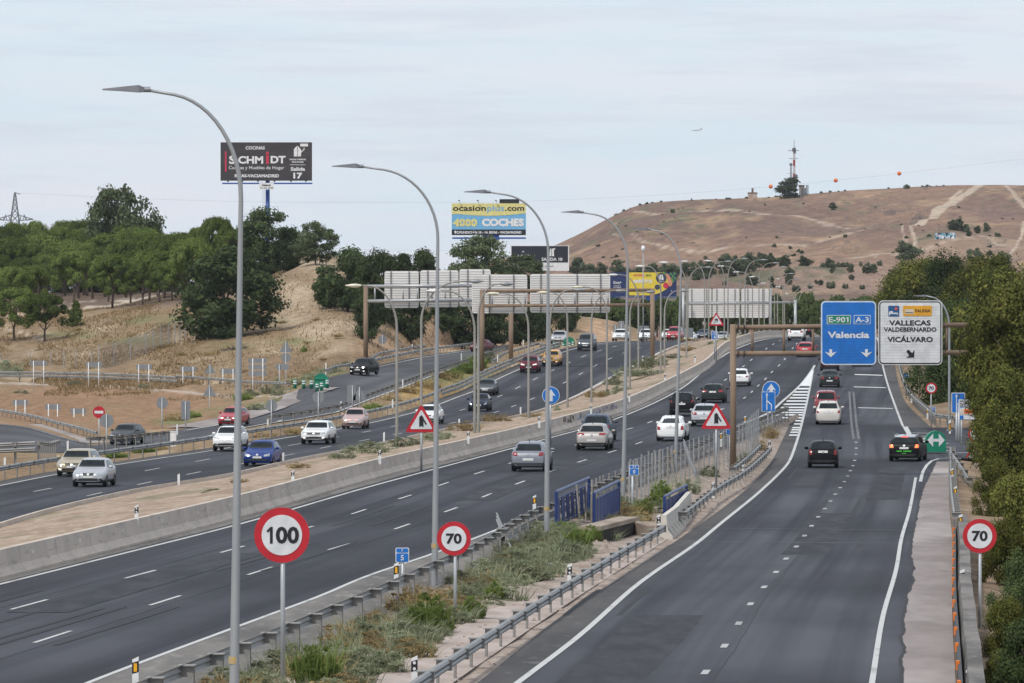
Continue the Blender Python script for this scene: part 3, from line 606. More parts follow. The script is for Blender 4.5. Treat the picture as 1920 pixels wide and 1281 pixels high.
def graff(y0, y1, sets):
    for i, (c, a, b) in enumerate(sets):
        mb = MB(); rnd = random.Random(i * 7 + 3)
        for k in range(26):
            Y = y0 + (y1 - y0) * (a + (b - a) * rnd.random()); h0 = .32 + rnd.random() * .25; h1 = h0 + .1 + rnd.random() * .22; L_ = .15 + rnd.random() * .6
            ln = lambda Y_, h: (BF(Y_) - .2 - .07 * (h - .3) / .54 + .008, Y_, zm(Y_) + h)
            sh = rnd.uniform(-.5, .5)
            mb.add([ln(Y, h0), ln(Y + L_, h0), ln(Y + L_ + sh, min(.82, h1)), ln(Y + sh, min(.82, h1))], [(0,1,2,3)])
        mb.build('graffiti_strokes', M('graffiti_%d' % i, c, .7), jb)  # loose strokes of graffiti paint on the wall, one mesh per colour
graff(GY(806, zm), GY(775, zm), [((.12,.085,.07), 0, .17), ((.33,.42,.52), .2, .6), ((.42,.25,.36), .5, 1), ((.1,.1,.14), .2, 1), ((.6,.58,.58), .3, 1)])
kb = thing('concrete_kerb', 'low pale concrete kerb along the oncoming carriageway beside the sandy median', 'kerb', (0,0,0))
sweep([(-.12,-.15),(-.12,.2),(.16,.24),(.2,-.35)], frames_of([Vector((LK(Y), Y, zl(Y))) for Y in frange(140, 760, 120)])).build('coping', CONC, kb)
# ------------------------------------------------------------------ crash barriers
WB = [(a_, .05 + z_ * .84) for a_, z_ in [(.0,.31),(.05,.28),(.08,.22),(.05,.17),(.01,.155),(.05,.14),(.08,.09),(.05,.03),(.0,.0),(-.012,.0),(.035,.035),(.062,.09),(.035,.135),(-.006,.155),(.035,.175),(.062,.22),(.035,.275),(-.012,.31)]]
RAILM = M('galvanised_rail', (.30,.30,.295), .55, .2, c2=(.225,.225,.22), scale=.7)
POSTM = M('dull_steel_post', (.30,.295,.28), .6, .2, c2=(.22,.21,.2), scale=1.5)
_post = {}
def rail_post(h, block, wide=.15):
    k = (round(h, 2), block, wide)
    if k in _post: return _post[k]
    mb = MB()
    mb.box((0, wide/2 - .004, h/2 - .25), (.055, .008, h + .5)); mb.box((0, -wide/2 + .004, h/2 - .25), (.055, .008, h + .5)); mb.box((-.025, 0, h/2 - .25), (.006, wide - .016, h + .496))
    if block:
        mb.box((block * .16, 0, h - .13), (.3, .16, .22)); mb.box((block * .13, 0, h + .0), (.38, .34, .025))
    me = mb.build('post', POSTM); m = me.data; bpy.data.objects.remove(me); _post[k] = m
    return m
def resample(pts, step):
    out_ = [pts[0]]; acc = 0
    for a, b in zip(pts, pts[1:]):
        d = (b - a).length; t = step - acc
        while t <= d: out_.append(a.lerp(b, t / d)); t += step
        acc = (acc + d) % step if d else acc
    return out_
def guard(name, label, pts, face=1, h=.76, step=4.0, double=False, block=True, top=True, mats=None, beamstep=2.0, cat='crash barrier', group='crash barriers'):
    """pts: ground points along the beam; face +1: beam bulges to the right of travel"""
    o = pts[0].copy(); t = thing(name, label, cat, o, 0, group)
    loc = [p - o for p in pts]
    fr = frames_of(resample(loc, beamstep))
    prof = [(a * face, z + h - .31) for a, z in WB]
    if face < 0: prof = prof[::-1]
    sweep(prof, fr).build('beam', RAILM, t)
    if double: sweep([(a, z - .36) for a, z in prof], fr).build('lower_beam', RAILM, t)
    ps = resample(loc, step)[:100]
    me = rail_post(h - .02, face if block else 0)
    for i, p in enumerate(ps):
        d = ps[min(i+1, len(ps)-1)] - ps[max(i-1, 0)]
        q = bpy.data.objects.new('post', me); COL.objects.link(q); q.parent = t
        off = -.2 if block else -.04
        q.location = p + Vector((d.y, -d.x, 0)).normalized() * face * off; q.rotation_euler = (0, 0, -math.atan2(d.x, d.y))
    return t
def along(line, prof, y0, y1, n=60, dz=0, off=0): return [Vector((line(Y) + off, Y, prof(Y) + dz)) for Y in frange(y0, y1, n)]
yb = GY(985, zm, .74)
guard('crash_barrier', 'steel crash barrier with spacer blocks beside the outbound lanes, behind the 100 sign', along(MG, zm, 100, yb, 40), -1, .78)
guard('crash_barrier', 'two-beam crash barrier along the outbound lanes, past the chain-link fence to the gore', along(MG, zm, yb - 4, 386, 60, off=.05), -1, .8, double=True)
guard('crash_barrier', 'pale single-beam crash barrier on short posts between the dry drain and the exit lanes', along(RG, zr, 95, GY(984, zr, .66), 40), 1, .72, step=4.0)
guard('crash_barrier', 'wavy crash barrier from the white concrete blocks up to the brown gantry post', along(RG, zr, GY(962, zr, .66), GY(838, zr, .66), 40), 1, .72, step=4.0)
guard('crash_barrier', 'short second beam behind the exit barrier at the foot of the gore', along(RG, zr, GY(880, zr, .66), GY(836, zr, .66), 20, off=-.7), 1, .78, step=4.0)
guard('crash_barrier', 'long crash barrier along the outer shoulder of the oncoming lanes, beside the gold car', along(LE, zl, 225, 500, 90, off=-.05), 1, .78)
guard('crash_barrier', 'curved twin-beam crash barrier at the nose between ramp and oncoming lanes, beside the maroon SUV', along(LE, zl, 500, 612, 40, off=-.05), 1, .85, double=True)
mbx = [lift(left_at(a, b), 0) for a, b in ((925,690),(945,676),(985,664),(1010,657),(1022,661))]
guard('crash_barrier', 'flared upper crash barrier behind the maroon and yellow cars', mbx, 1, .9, step=3)
guard('crash_barrier', 'dark crash barrier with close posts along the ramp verge, facing the ramp', [lift(p, 0) for p in rampline([(505,800),(560,792),(632,779),(686,758),(757,731),(812,710),(855,695),(905,678),(945,664)])], -1, .78, step=3.2)
guard('crash_barrier', 'low crash barrier with dense posts between no-entry sign and white roadside box', rampline([(165,847),(200,845),(240,842),(300,836),(335,832)]), -1, .95, step=1.6)
guard('crash_barrier', 'crash barrier dropping along the loop road at the bottom of the brown slope', [lift(left_at(a, b), 0) for a, b in ((-60,776),(0,783),(40,790),(80,799),(110,808),(150,818),(183,829))], 1, .75)
guard('crash_barrier', 'tall double crash barrier with heavy posts in front of the loop road', [P(a, b, 330) for a, b in ((-60,862),(0,862),(40,860),(78,858))], 1, 1.0, step=1.4, double=True)
guard('crash_barrier', 'dark crash barrier of the loop road slanting down behind the gold car', [P(a, b, y) for a, b, y in ((78,858,331),(95,858,345),(112,852,360))], 1, .95, step=3)
guard('crash_barrier', 'long twin-beam crash barrier on the upper track below the wire fence', [lift(left_at(a, b), 0) for a, b in ((-80,711),(0,711),(100,712),(180,714),(280,718),(335,722))], 1, .85, double=True)
guard('crash_barrier', 'single-beam crash barrier on the upper track running to the green bollards', [lift(left_at(a, b), 0) for a, b in ((330,718),(400,723),(470,729),(540,733))], 1, .8)
guard('crash_barrier', 'crash barrier climbing beside the ramp behind the black SUV', [lift(left_at(a, b), 0) for a, b in ((611,708),(630,700),(672,694),(720,683),(780,670),(830,662),(895,653))], 1, .8)
guard('crash_barrier', 'upper crash barrier at the foot of the sandy bank above the ramp', [lift(left_at(a, b), 0) for a, b in ((696,686),(712,676),(740,671),(770,665),(800,660))], 1, .9)
guard('crash_barrier', 'crash barrier with black post tops curving round the outside of the exit lanes', [Vector((RAf(Y) + .25 if Y > 377 else RAf(377) + .25 + (377 - Y) * .75, Y, zr(Y) + .05)) for Y in frange(366, 560, 40)], -1, .85, step=2.0)
# near right parapet with orange marks
rp = thing('parapet', 'grey concrete parapet marked with orange dashes below the trees beside the exit lane', 'parapet', (0,0,0))
sweep([(-.02,-.2),(-.02,.1),(.1,.85),(.42,.85),(.45,-.6)], frames_of([Vector((RC(Y) + .12 + .04 * noise.noise((Y * .12, 0, 0)), Y, zr(Y))) for Y in frange(95, GY(1008, zr), 60)])).build('wall', mix_chain('dark_parapet', (.2,.185,.17), [((.1,.095,.09), .9, (1,.3,1), .42, .62, 5), ((.3,.28,.25), 3.0, (1,.3,1), .58, .75, 4)], .9), rp)
sweep([(-.06,.1),(-.06,.62),(.02,.66),(.05,.1)], frames_of([Vector((RC(Y) + .09, Y, zr(Y))) for Y in frange(95, GY(1008, zr), 60)])).build('dark_face', M('dark_rail_face', (.05,.05,.052), .7), rp)
for k in range(20):
    Y = 112 + k * 6.5
    if Y < GY(1015, zr): MB().box((RC(Y) + .03, Y, zr(Y) + .6), (.07, .25, .2)).build('orange_marker', ORANGE, rp)
guard('crash_barrier', 'crash barrier with black post tops at the edge of the pale concrete lane', along(RC, zr, GY(1000, zr), GY(862, zr), 50, off=.1), -1, .8, step=2.0)
pp = [P(1782, 862, 295), P(1800, 888, 282), P(1818, 918, 274)]
guard('crash_barrier', 'detached crash barrier beam slanting down from the lane edge to the bushes', pp, 1, .5, step=4)
# ------------------------------------------------------------------ lamps
def arc_pole(h, reach, rise, dirx, r0, r1, bend):
    """pole base to arm end; bend = height where the curve starts below the arm"""
    pts = [(0,0,-.6)] + [(0,0,z) for z in frange(0, h - bend, 5)]
    n = 12
    for i in range(1, n + 1):
        t = R(82) * i / n
        pts.append((dirx * reach * .8 * (1 - math.cos(t)), 0, h - bend + (bend - rise) * math.sin(t) / math.sin(R(82))))
    pts.append((dirx * reach, 0, h))
    m = len(pts); return pts, [r0 + (r1 - r0) * i / (m - 1) for i in range(m)]
def lamp_modern(pxb, pxt, py_top, px_tip, Y, label, zb, dirx=-1):
    zt = CH + (HY - py_top) * Y / F; h = zt - zb; X = (pxb - CX) * Y / F
    t = thing('street_lamp', label, 'street lamp', (X, Y, zb), 0, 'modern lamps on the verge')
    reach = abs(px_tip - pxt) * Y / F; lean = (pxt - pxb) * Y / F
    hd = .82
    pts, rd = arc_pole(h, reach - hd, .10, dirx, .1, .03, 2.15); rd = [.101 - .0053 * min(max(p[2], 0), h - 2.1) - (.014 * i / 12 if (i := max(0, j_ - 6)) else 0) for j_, p in enumerate(pts)]
    pts = [(p[0] + lean * min(1, max(0, p[2]) / (h - 2)), p[1], p[2]) for p in pts]
    MB().tube(pts, rd, 12).build('pole', POLE, t, smooth=True)
    e = Vector(pts[-1])
    mb = MB(); d = dirx
    # wedge-shaped head: thick neck end, thin tip
    sec = [(0, .06, .045, -.05), (.10, .12, .085, -.055), (.45, .12, .05, -.03), (hd, .06, .012, -.012)]
    for x, w_, zt_, zb_ in sec:
        mb.v += [tuple(e + Vector((d*x, -w_, zb_))), tuple(e + Vector((d*x, w_, zb_))), tuple(e + Vector((d*x, w_, zt_))), tuple(e + Vector((d*x, -w_, zt_)))]
    for i in range(3):
        for j in range(4): mb.f.append((4*i+j, 4*i+(j+1) % 4, 4*i+4+(j+1) % 4, 4*i+4+j)); mb.m.append(0)
    mb.f += [(0,1,2,3), (15,14,13,12)]; mb.m += [0, 0]
    mb.tube([e + Vector((-d*.12,0,0)), e + Vector((d*.02,0,0))], .055, 8)
    mb.build('lamp_head', M('lamp_head_grey', (.25,.255,.28), .5, .3), t)
    mb = MB(); mb.box((0, 0, .01), (.42, .42, .05))
    for a in (-.15, .15):
        for b in (-.15, .15): mb.tube([(a,b,0),(a,b,.1)], .02, 6)
    mb.build('base_plate', STEEL, t)
    mb = MB(); mb.tube([(0,0,1.22),(0,0,1.36)], .102, 12); mb.build('number_sticker', M('yellow_sticker', (.6,.36,.03), .6, c2=(.35,.3,.22)), t)
    return t
lamp_modern(438, 452, 168, 192, 109, 'tallest lamp post, in front of the dark Schmidt-lettered billboard', 0)
lamp_modern(815, 821, 312, 622, 164, 'tall lamp post beside the 70 sign and the blue kilometre marker', .0)
lamp_modern(1025, 1028, 360, 870, 196, 'tall lamp post whose arm crosses the yellow and blue car-sales billboard', .0)
lamp_modern(1168, 1177, 398, 1052, 232, 'tall lamp post behind the blue railings, before the bare hill', .0)
lamp_modern(1266, 1277, 430, 1184, 276, 'tall lamp post standing over the white hybrid hatchback', .1)
p = G(1780, 806, zr)
lamp_modern(1780, 1780, 555, 1712, 372, 'lamp post by the trees, its arm above the white destination sign', zr(372))
CREAM = M('cream_lamp_glass', (.72,.68,.52), .35); WHITEH = M('white_lamp_shell', (.75,.75,.73), .4)
def lamp_old(px, pybase, pytop, pxtip, label, Y=None, prof=None, head=CREAM, h=10.2):
    if Y is None: Y = GY(pybase, prof, .1)
    zt = CH + (HY - pytop) * Y / F
    zb = (CH + (HY - pybase) * Y / F) if pybase else zt - h
    H = zt - zb; X = (px - CX) * Y / F; d = 1 if pxtip > px else -1
    t = thing('street_lamp', label, 'street lamp', (X, Y, zb), 0, 'older lamps along the carriageways')
    reach = abs(pxtip - px) * Y / F; hl = min(.95, reach * .4)
    pts, rd = arc_pole(H, reach - hl * .8, .05, d, .095, .04, min(2.6, reach * 1.0))
    MB().tube(pts, rd, 8).build('pole', OLDPOLE, t, smooth=True)
    e = Vector(pts[-1]); mb = MB(); secs = 7
    for i in range(secs + 1):
        u = i / secs; x = e.x + d * (u * hl - .1); wv = .17 * math.sin(math.pi * min(.97, .15 + u * .83)) + .02
        for j in range(8):
            a = 2 * math.pi * j / 8; z = math.sin(a) * wv * (.55 if math.sin(a) > 0 else .75)
            mb.v.append((x, e.y + math.cos(a) * wv, e.z + z - .01))
    for i in range(secs):
        for j in range(8): mb.f.append((8*i+j, 8*i+(j+1) % 8, 8*i+8+(j+1) % 8, 8*i+8+j)); mb.m.append(0)
    mb.f += [tuple(range(8)), tuple(8*secs + j for j in range(8))]; mb.m += [0, 0]
    mb.build('lamp_head', head, t, smooth=True)
    return t
GREYH = M('grey_lamp_shell', (.32,.33,.34), .45, .3)
zmed = lambda Y: (zl(Y) + zm(Y)) / 2 + .3
lamp_old(744, 834, 535, 650, 'old lamp with cream head over the grey-tubed gantry, pole on the median', prof=zmed)
lamp_old(790, 815, 527, 905, 'old lamp with grey head whose pole rises behind the merging-traffic triangle', prof=zmed, head=GREYH)
lamp_old(890, 815, 545, 800, 'old lamp with hooded white head, first of the close pair by the navy hatchback', prof=zmed, head=WHITEH)
lamp_old(897, 817, 532, 962, 'old lamp with grey head, second of the close pair by the navy hatchback', prof=zmed, head=GREYH)
lamp_old(991, 784, 550, 913, 'old lamp with cream head, pole crossing the maroon SUV', prof=zmed)
lamp_old(1064, 762, 548, 1008, 'old lamp with cream head, pole beside the blue round arrow sign', prof=zmed)
lamp_old(1031, 776, 543, 1098, 'old lamp with grey head, hidden behind the car-sales lamp post', prof=zmed, head=GREYH)
lamp_old(1109, 757, 545, 1174, 'old lamp with grey head, pole crossing the grey van', prof=zmed, head=GREYH)
lamp_old(1138, 731, 538, 1074, 'old lamp with cream head before the gantry boards, pole foot in the grass', prof=zmed)
lamp_old(1181, 734, 547, 1228, 'old lamp with grey head against the yellow billboard', prof=zmed, head=GREYH)
lamp_old(1197, 696, 515, 1141, 'old lamp with white head over the navy streaming advert', prof=zmed, head=WHITEH)
lamp_old(1239, 705, 499, 1192, 'old lamp with white head above the yellow billboard, pole foot on the median', prof=zmed, head=WHITEH)
lamp_old(1246, 690, 545, 1290, 'old lamp with grey head, thin pole beside the brown gantry post', prof=zmed, head=GREYH)
lamp_old(1287, 676, 492, 1236, 'old lamp with white head beside the tree-lined hill foot', prof=zmed, head=WHITEH)
fl = [(1290,501,1335),(1321,490,1277),(1329,490,1372),(1358,489,1321),(1365,485,1402),(1387,499,1346),(1397,487,1438),(1411,510,1375),(1423,493,1460),(1433,519,1405),(1443,500,1474),(1452,531,1426),(1458,513,1489),(1468,523,1456),(1471,524,1498),(1481,538,1454),(1488,535,1526),(1496,551,1471),(1497,545,1524),(1507,558,1489),(1509,551,1530),(1515,567,1507),(1523,580,1519),(1530,566,1545)]
for i, (px, pt, tip) in enumerate(fl):
    Y = 690 + i * 15
    o = lamp_old(px, None, pt, tip, 'slender distant lamp in the crowded rows before the white gantry boards', Y=Y, head=WHITEH if tip < px else GREYH)
    o['group'] = 'distant lamps beyond the crest'
# camera mast
cm = P(1206, 640, 640); mb = MB(); t = thing('camera_mast', 'thin mast with a white dome camera beside the yellow billboard', 'camera mast', cm)
MB().tube([(0,0,-1),(0,0,10.4)], [.09,.06], 8).build('pole', POLE, t, smooth=True)
mb.tube([(0,0,10.3),(0,0,10.45),(0,0,10.7),(0,0,10.95),(0,0,11.05)], [.08,.2,.26,.18,.03], 10); mb.build('camera_dome', WHITE, t, smooth=True)
# ------------------------------------------------------------------ sign boards
def board(parent, x0, z0, x1, z1, mats, r=.12, y=0, border=None, name='panel', thick=.05):
    mb = MB(); mb.prism(rrect(x0, z0, x1, z1, r), y, y + thick, 0, 2)
    if border:
        a, b = border; mb.prism(rrect(x0 + a, z0 + a, x1 - a, z1 - a, max(.02, r - a)), y - .012, y - .001, 1)
        if b: mb.prism(rrect(x0 + a + b, z0 + a + b, x1 - a - b, z1 - a - b, max(.02, r - a - b)), y - .024, y - .013, 0)
    return mb.build(name, mats, parent)
def px_local(root, Y):
    return lambda px, py: ((px - CX) * Y / F - root[0], CH - (py - HY) * Y / F - root[2])
# front gantry with the two destination signs
Y = 288.0; base = P(1375, 882, Y)
g = thing('sign_gantry', 'weathered brown gantry of two tubes carrying the blue Valencia sign and the white exit sign', 'gantry', base)
q = px_local(base, Y)
for px, py in ((1375, 608), (1850, 606)):
    x, z = q(px, py); MB().tube([(x, .25, -1), (x, .25, z)], .165, 12).build('post', RUST, g, smooth=True)
xa = q(1376, 0)[0]; xb = q(1842, 0)[0]
for pa, pb, nm in ((614, 609, 'upper_tube'), (663, 661, 'lower_tube')):
    MB().tube([(xa, .25, q(0, pa)[1]), (xb, .25, q(0, pb)[1])], .125, 12).build(nm, RUST, g, smooth=True)
    mb = MB(); z = q(0, pa)[1]
    for xx in (.18, .5): mb.tube([(xa + xx, .25, z), (xa + xx + .06, .25, z)], .21, 12)
    mb.build('flange', M('dark_flange', (.06,.055,.05), .7), g)
for px in (1411, 1470, 1525, 1600, 1700, 1775):
    x = q(px, 0)[0]; MB().tube([(x, .25, q(0, 662)[1]), (x, .25, q(0, 613)[1])], .07, 8).build('strut', RUST, g, smooth=True)
def gbox(mb, px0, py0, px1, py1, y, mi=0, r=.03):
    x0, z0 = q(px0, py1); x1, z1 = q(px1, py0); mb.prism(rrect(x0, z0, x1, z1, r), y - .008, y, mi)
def gtext(mb, s, px, pybase, hpx, wpx, y, mi=0, bold=.02):
    x, z = q(px, pybase); text(mb, s, x, z, hpx * Y / F, y, wpx * Y / F if wpx else None, 'c', bold, mi)
s1 = thing('direction_sign', 'blue rounded sign reading Valencia hung on the brown gantry', 'road sign', base)
x0, z0 = q(1539, 684.5); x1, z1 = q(1642.5, 564.5)
board(s1, x0, z0, x1, z1, [M('sign_edge_pale', (.62,.7,.8), .4), BLUE, GREYBACK], .24, -.12, (.07, 0))
mb = MB()
for i in range(1, 20): x0, z0 = q(1543, 684.5); x1, z1 = q(1638.5, 564.5); mb.box(((x0+x1)/2, -.131, z0 + .12 + (z1 - z0 - .24) * i / 20), (x1 - x0, .006, .014))
mb.build('panel_seam', M('blue_seam', (.006,.11,.42), .5), s1)
mb = MB(); gbox(mb, 1550, 591, 1595, 608, -.14, 0); gbox(mb, 1600.5, 591, 1632, 608, -.14, 0)
gbox(mb, 1551, 592, 1594, 607, -.15, 1); gbox(mb, 1601.5, 592, 1631, 607, -.15, 2)
mb.build('route_plate', [SWHITE, GREEN, BLUE], s1)
mb = MB(); gtext(mb, 'E-90', 1569, 604.6, 10, 31, -.165); mb.prism([q(a, b) for a, b in ((1588.2,604.6),(1590.6,604.6),(1590.6,594.6),(1588.8,594.6),(1586.2,597),(1587,598.2),(1588.2,597.3))], -.17, -.155); gtext(mb, 'A-3', 1616, 604.6, 10, 25, -.165); gtext(mb, 'Valencia', 1590.5, 634, 12, 78, -.14, 0, .035)
for cx in (1557.3, 1624.3):
    pl = [(cx, 670), (cx-11, 659.5), (cx-2.6, 662.2), (cx-2.6, 655), (cx+2.6, 655), (cx+2.6, 662.2), (cx+11, 659.5)]
    mb.prism([q(a, b) for a, b in pl], -.15, -.14, 0)
mb.build('lettering', SWHITE, s1)
s2 = thing('direction_sign', 'white rounded sign with black border reading Vallecas and Vicalvaro on the brown gantry', 'road sign', base)
x0, z0 = q(1646.5, 684.5); x1, z1 = q(1766.5, 563.5)
board(s2, x0, z0, x1, z1, [SWHITE, BLACK, GREYBACK], .26, -.12, (.05, .06))
mb = MB()
for i in range(1, 20): x0, z0 = q(1651, 684.5); x1, z1 = q(1762, 563.5); mb.box(((x0+x1)/2, -.147, z0 + .2 + (z1 - z0 - .4) * i / 20), (x1 - x0, .006, .016))
mb.build('panel_seam', M('white_seam', (.56,.57,.58), .5), s2)
mb = MB(); gtext(mb, 'VALLECAS', 1705.5, 610.5, 9.8, 78, -.16, 0, .03); mb.build('lettering', BLACK, s2); mb = MB(); gtext(mb, 'VALDEBERNARDO', 1706, 622, 8, 99, -.16, 0, .03); mb.build('lettering', BLACK, s2); mb = MB(); gtext(mb, 'VICÁLVARO', 1706, 641.5, 9.8, 85, -.16, 0, .03); mb.build('lettering', BLACK, s2); mb = MB()
pl = [(1699,659),(1702.5,655.5),(1710,662),(1714,656),(1713.5,670),(1698.5,670.5),(1704.5,667)]
mb.prism([q(a, b) for a, b in pl][::-1], -.17, -.155, 0); mb.build('arrow_symbol', BLACK, s2)
mb = MB(); gbox(mb, 1665, 573.5, 1685.5, 593.5, -.16, 0); gbox(mb, 1667, 586.5, 1683.5, 589, -.17, 1); gbox(mb, 1666.2, 584, 1668.2, 592, -.171, 1); gbox(mb, 1682, 586, 1683.6, 592, -.171, 1); gbox(mb, 1668.5, 583.5, 1674, 586.4, -.172, 1)
gbox(mb, 1677, 577.5, 1682.5, 580.7, -.17, 2); gbox(mb, 1678.2, 576, 1681.3, 582.2, -.174, 2)
gbox(mb, 1693, 573.5, 1746.5, 592.5, -.16, 3); gbox(mb, 1696, 580, 1713, 589, -.17, 4); gbox(mb, 1697, 586, 1712, 587, -.176, 0); gtext(mb, 'FAUNIA', 1730, 586, 6, 29, -.172, 5, .03)
mb.build('symbol_plate', [M('hospital_blue', (.01,.09,.25), .5), SWHITE, M('cross_orange', (.6,.08,.04), .5), M('plate_amber', (.75,.36,.02), .5), M('plate_cream', (.66,.58,.45), .5), BLACK], s2)
# gantries seen from behind: corrugated white backs
BACKW = mix_chain('ribbed_white_back', (.78,.76,.735), [((.66,.64,.615), .4, (1,1,1), .5, .7, 4)], .6)
def back_board(parent_label, px0, py0, px1, py1, Y, label, ribs, stiff=None, nm='sign_board'):
    c = P((px0 + px1) / 2, py1, Y); t = thing(nm, label, 'sign back', c, 0, 'white sign backs on the gantries'); k = Y / F
    wd, ht = (px1 - px0) * k, (py1 - py0) * k
    mb = MB(); mb.prism(rrect(-wd/2, 0, wd/2, ht, .25), 0, .06); mb.build('panel', BACKW, t)
    mb = MB()
    for i in range(1, ribs): mb.box((0, -.012, ht * i / ribs), (wd * .985, .03, .045))
    mb.build('rib', M('rib_grey', (.36,.355,.35), .6), t)
    mb = MB()
    for px in (stiff or [px0 + (px1-px0) * .25, px0 + (px1-px0) * .78]): mb.box(((px - (px0+px1)/2) * k, -.08, ht / 2), (.11, .08, ht * .99))
    mb.build('stiffener', M('stiffener_grey', (.17,.17,.175), .6), t)
def back_gantry(label, posts, beams, struts, Y, mat, beammat, r=.17):
    b = P(posts[0][0], posts[0][2], Y); t = thing('sign_gantry', label, 'gantry', b); k = Y / F
    lx = lambda px: (px - posts[0][0]) * k
    lz = lambda py: CH - (py - HY) * k - b.z
    for px, pt, pb in posts: MB().tube([(lx(px), -.35, lz(pb) - 1), (lx(px), -.35, lz(pt))], r, 12).build('post', mat, t, smooth=True)
    for (xa, xb, ya, yb_) in beams: MB().tube([(lx(xa), -.35, lz(ya)), (lx(xb), -.35, lz(yb_))], r * .75, 10).build('beam', beammat, t, smooth=True)
    for px in struts: MB().tube([(lx(px), -.35, lz(beams[0][2])), (lx(px), -.35, lz(beams[1][2]))], .09, 8).build('strut', STEEL, t, smooth=True)
    return t
back_gantry('brown gantry over the oncoming lanes, one post by the ramp, one on the median', [(904,543,690),(1223,541,683)], [(904,1223,546,544),(904,1223,574,571.5)], (923,954,985,1016,1047,1078,1109,1140), 560, RUST, RUST, .24)
back_board(0, 885, 515, 988.5, 587.5, 561, 'white ribbed sign back on the brown gantry nearest the ramp post', 17, (918, 963))
back_board(0, 994, 514, 1144, 586.5, 561, 'widest white ribbed sign back on the brown gantry, ending by the navy advert', 17, (1014, 1082, 1126))
back_gantry('gantry with grey tubes and brown posts over the ramp', [(686,534,674),(958,585,662)], [(688,912,537,536),(688,912,565,562)], (703,756,783,810,835), 592, RUST, STEEL, .25)
back_board(0, 721, 508.5, 785, 577.5, 593, 'white ribbed sign back on the grey-tubed gantry, beside the dark bank trees', 15, (733, 767))
back_board(0, 788, 507, 859.5, 576, 593, 'white ribbed sign back in the middle of the grey-tubed gantry', 15, (802, 844))
back_board(0, 861.5, 505, 920, 575, 593, 'white ribbed sign back on the grey-tubed gantry half behind the brown gantry board', 15, (877, 906))
back_gantry('distant grey gantry with three white boards over the crest', [(1281,541,650),(1444,541,650),(1491,562,650)], [(1281,1491,568,567),(1281,1444,570,569)], (), 850, STEEL, STEEL, .22)
for a, b, s_, lab in ((1288,1334,(1297,1325),'distant white sign back beside the slippery-road triangle'),(1336,1387,(1344,1378),'distant white sign back in the middle of the three over the crest'),(1390,1441,(1402,1430),'distant white sign back with rounded corners, last of the three over the crest')):
    back_board(0, a, 541.5, b, 596, 852, lab, 14, s_)
back_board(0, 1462, 590.5, 1520, 632, 1000, 'far white board low over the road behind the white SUV', 8)
back_board(0, 1536, 591, 1545, 634, 1000, 'sliver of a far white board beside the blue Valencia sign', 8)
# footbridge-like building seen under the distant gantry
b = P(1340, 640, 960); t = thing('flyover', 'cream concrete flyover with painted parapet beneath the distant gantry boards', 'bridge', b); k = 960 / F
CRM = M('cream_concrete', (.48,.45,.4), .85, c2=(.4,.37,.33), scale=.3)
for px in (1304, 1310, 1383): MB().box(((px - 1340) * k, 0, 1.2), (.6, 1.2, 3.2)).build('pier', CRM, t)
MB().box((4 * k, 0, 3.3), (100 * k, 3, 1.0)).build('deck', CRM, t)
MB().box((4 * k, -1.45, 4.45), (100 * k, .2, 1.3)).build('parapet', mix_chain('painted_parapet', (.5,.49,.47), [((.42,.16,.15), .25, (1,1,1), .52, .56, 2), ((.2,.25,.33), .4, (1,1,1), .58, .62, 2)], .8), t)
# ------------------------------------------------------------------ ordinary road signs
def sign_base(name, label, px, pyb, Y, cat='road sign', group=None):
    p = P(px, pyb, Y); return thing(name, label, cat, p, 0, group), p
def post(t, x, h, r=.045, mat=STEEL, y=.06): MB().tube([(x, y, -.9), (x, y, h)], r, 8).build('post', mat, t, smooth=True)
def round_limit(px, py, pxb, pyb, D, diam, txt, label):
    Y = F * D / diam; t, b = sign_base('speed_limit_sign', label, pxb, pyb, Y)
    c = P(px, py, Y); cx, cz = c.x - b.x, c.z - b.z
    post(t, 0, cz + D * .3, .05 if D > 1 else .042)
    mb = MB(); mb.prism(circle(cx, cz, D/2), 0, .03, 0, 2); mb.prism(circle(cx, cz, D * .365), -.012, -.001, 1); mb.build('disc', [RED, SWHITE, GREYBACK], t)
    mb = MB()
    if txt == '100':
        h_ = D * .3; z_ = cz - h_ / 2; text(mb, '00', cx + D * .1, z_, h_, -.02, D * .42, 'c', .035); mb.prism([(cx - D*.215, z_), (cx - D*.165, z_), (cx - D*.165, z_ + h_), (cx - D*.205, z_ + h_), (cx - D*.275, z_ + h_*.76), (cx - D*.255, z_ + h_*.66), (cx - D*.215, z_ + h_*.78)], -.022, -.014)
    else: text(mb, txt, cx, cz - D * .15, D * .3, -.02, D * .46, 'c', .035)
    mb.build('lettering', BLACK, t)
round_limit(528.5, 1003.5, 530, 1260, 1.2, 104, '100', 'round red-rimmed speed sign reading 100, largest sign on the verge')
round_limit(851, 1010, 853.5, 1152, .9, 64, '70', 'round red-rimmed 70 sign on the weedy verge beside the lamp post')
round_limit(1837, 1005, 1838, 1187, .9, 64, '70', 'round red-rimmed 70 sign partly covered by the roadside bushes')
round_limit(1746, 728, 1746, 796, .75, 21, '70', 'small round 70 sign on the brown bank outside the exit lane')
def tri(cx, cz, s, up_=True):
    h = s * .866; r = s * .045; o = []
    for ax, az, a in ((cx, cz + h * .62, 90), (cx - s/2, cz - h * .38, 210), (cx + s/2, cz - h * .38, 330)):
        dx, dz = (cx - ax), (cz - az); L_ = math.hypot(dx, dz); ox, oz = ax + dx / L_ * r * 2, az + dz / L_ * r * 2
        for k in (-60, -20, 20, 60): o.append((ox + r * math.cos(R(a + k)), oz + r * math.sin(R(a + k))))
    return o
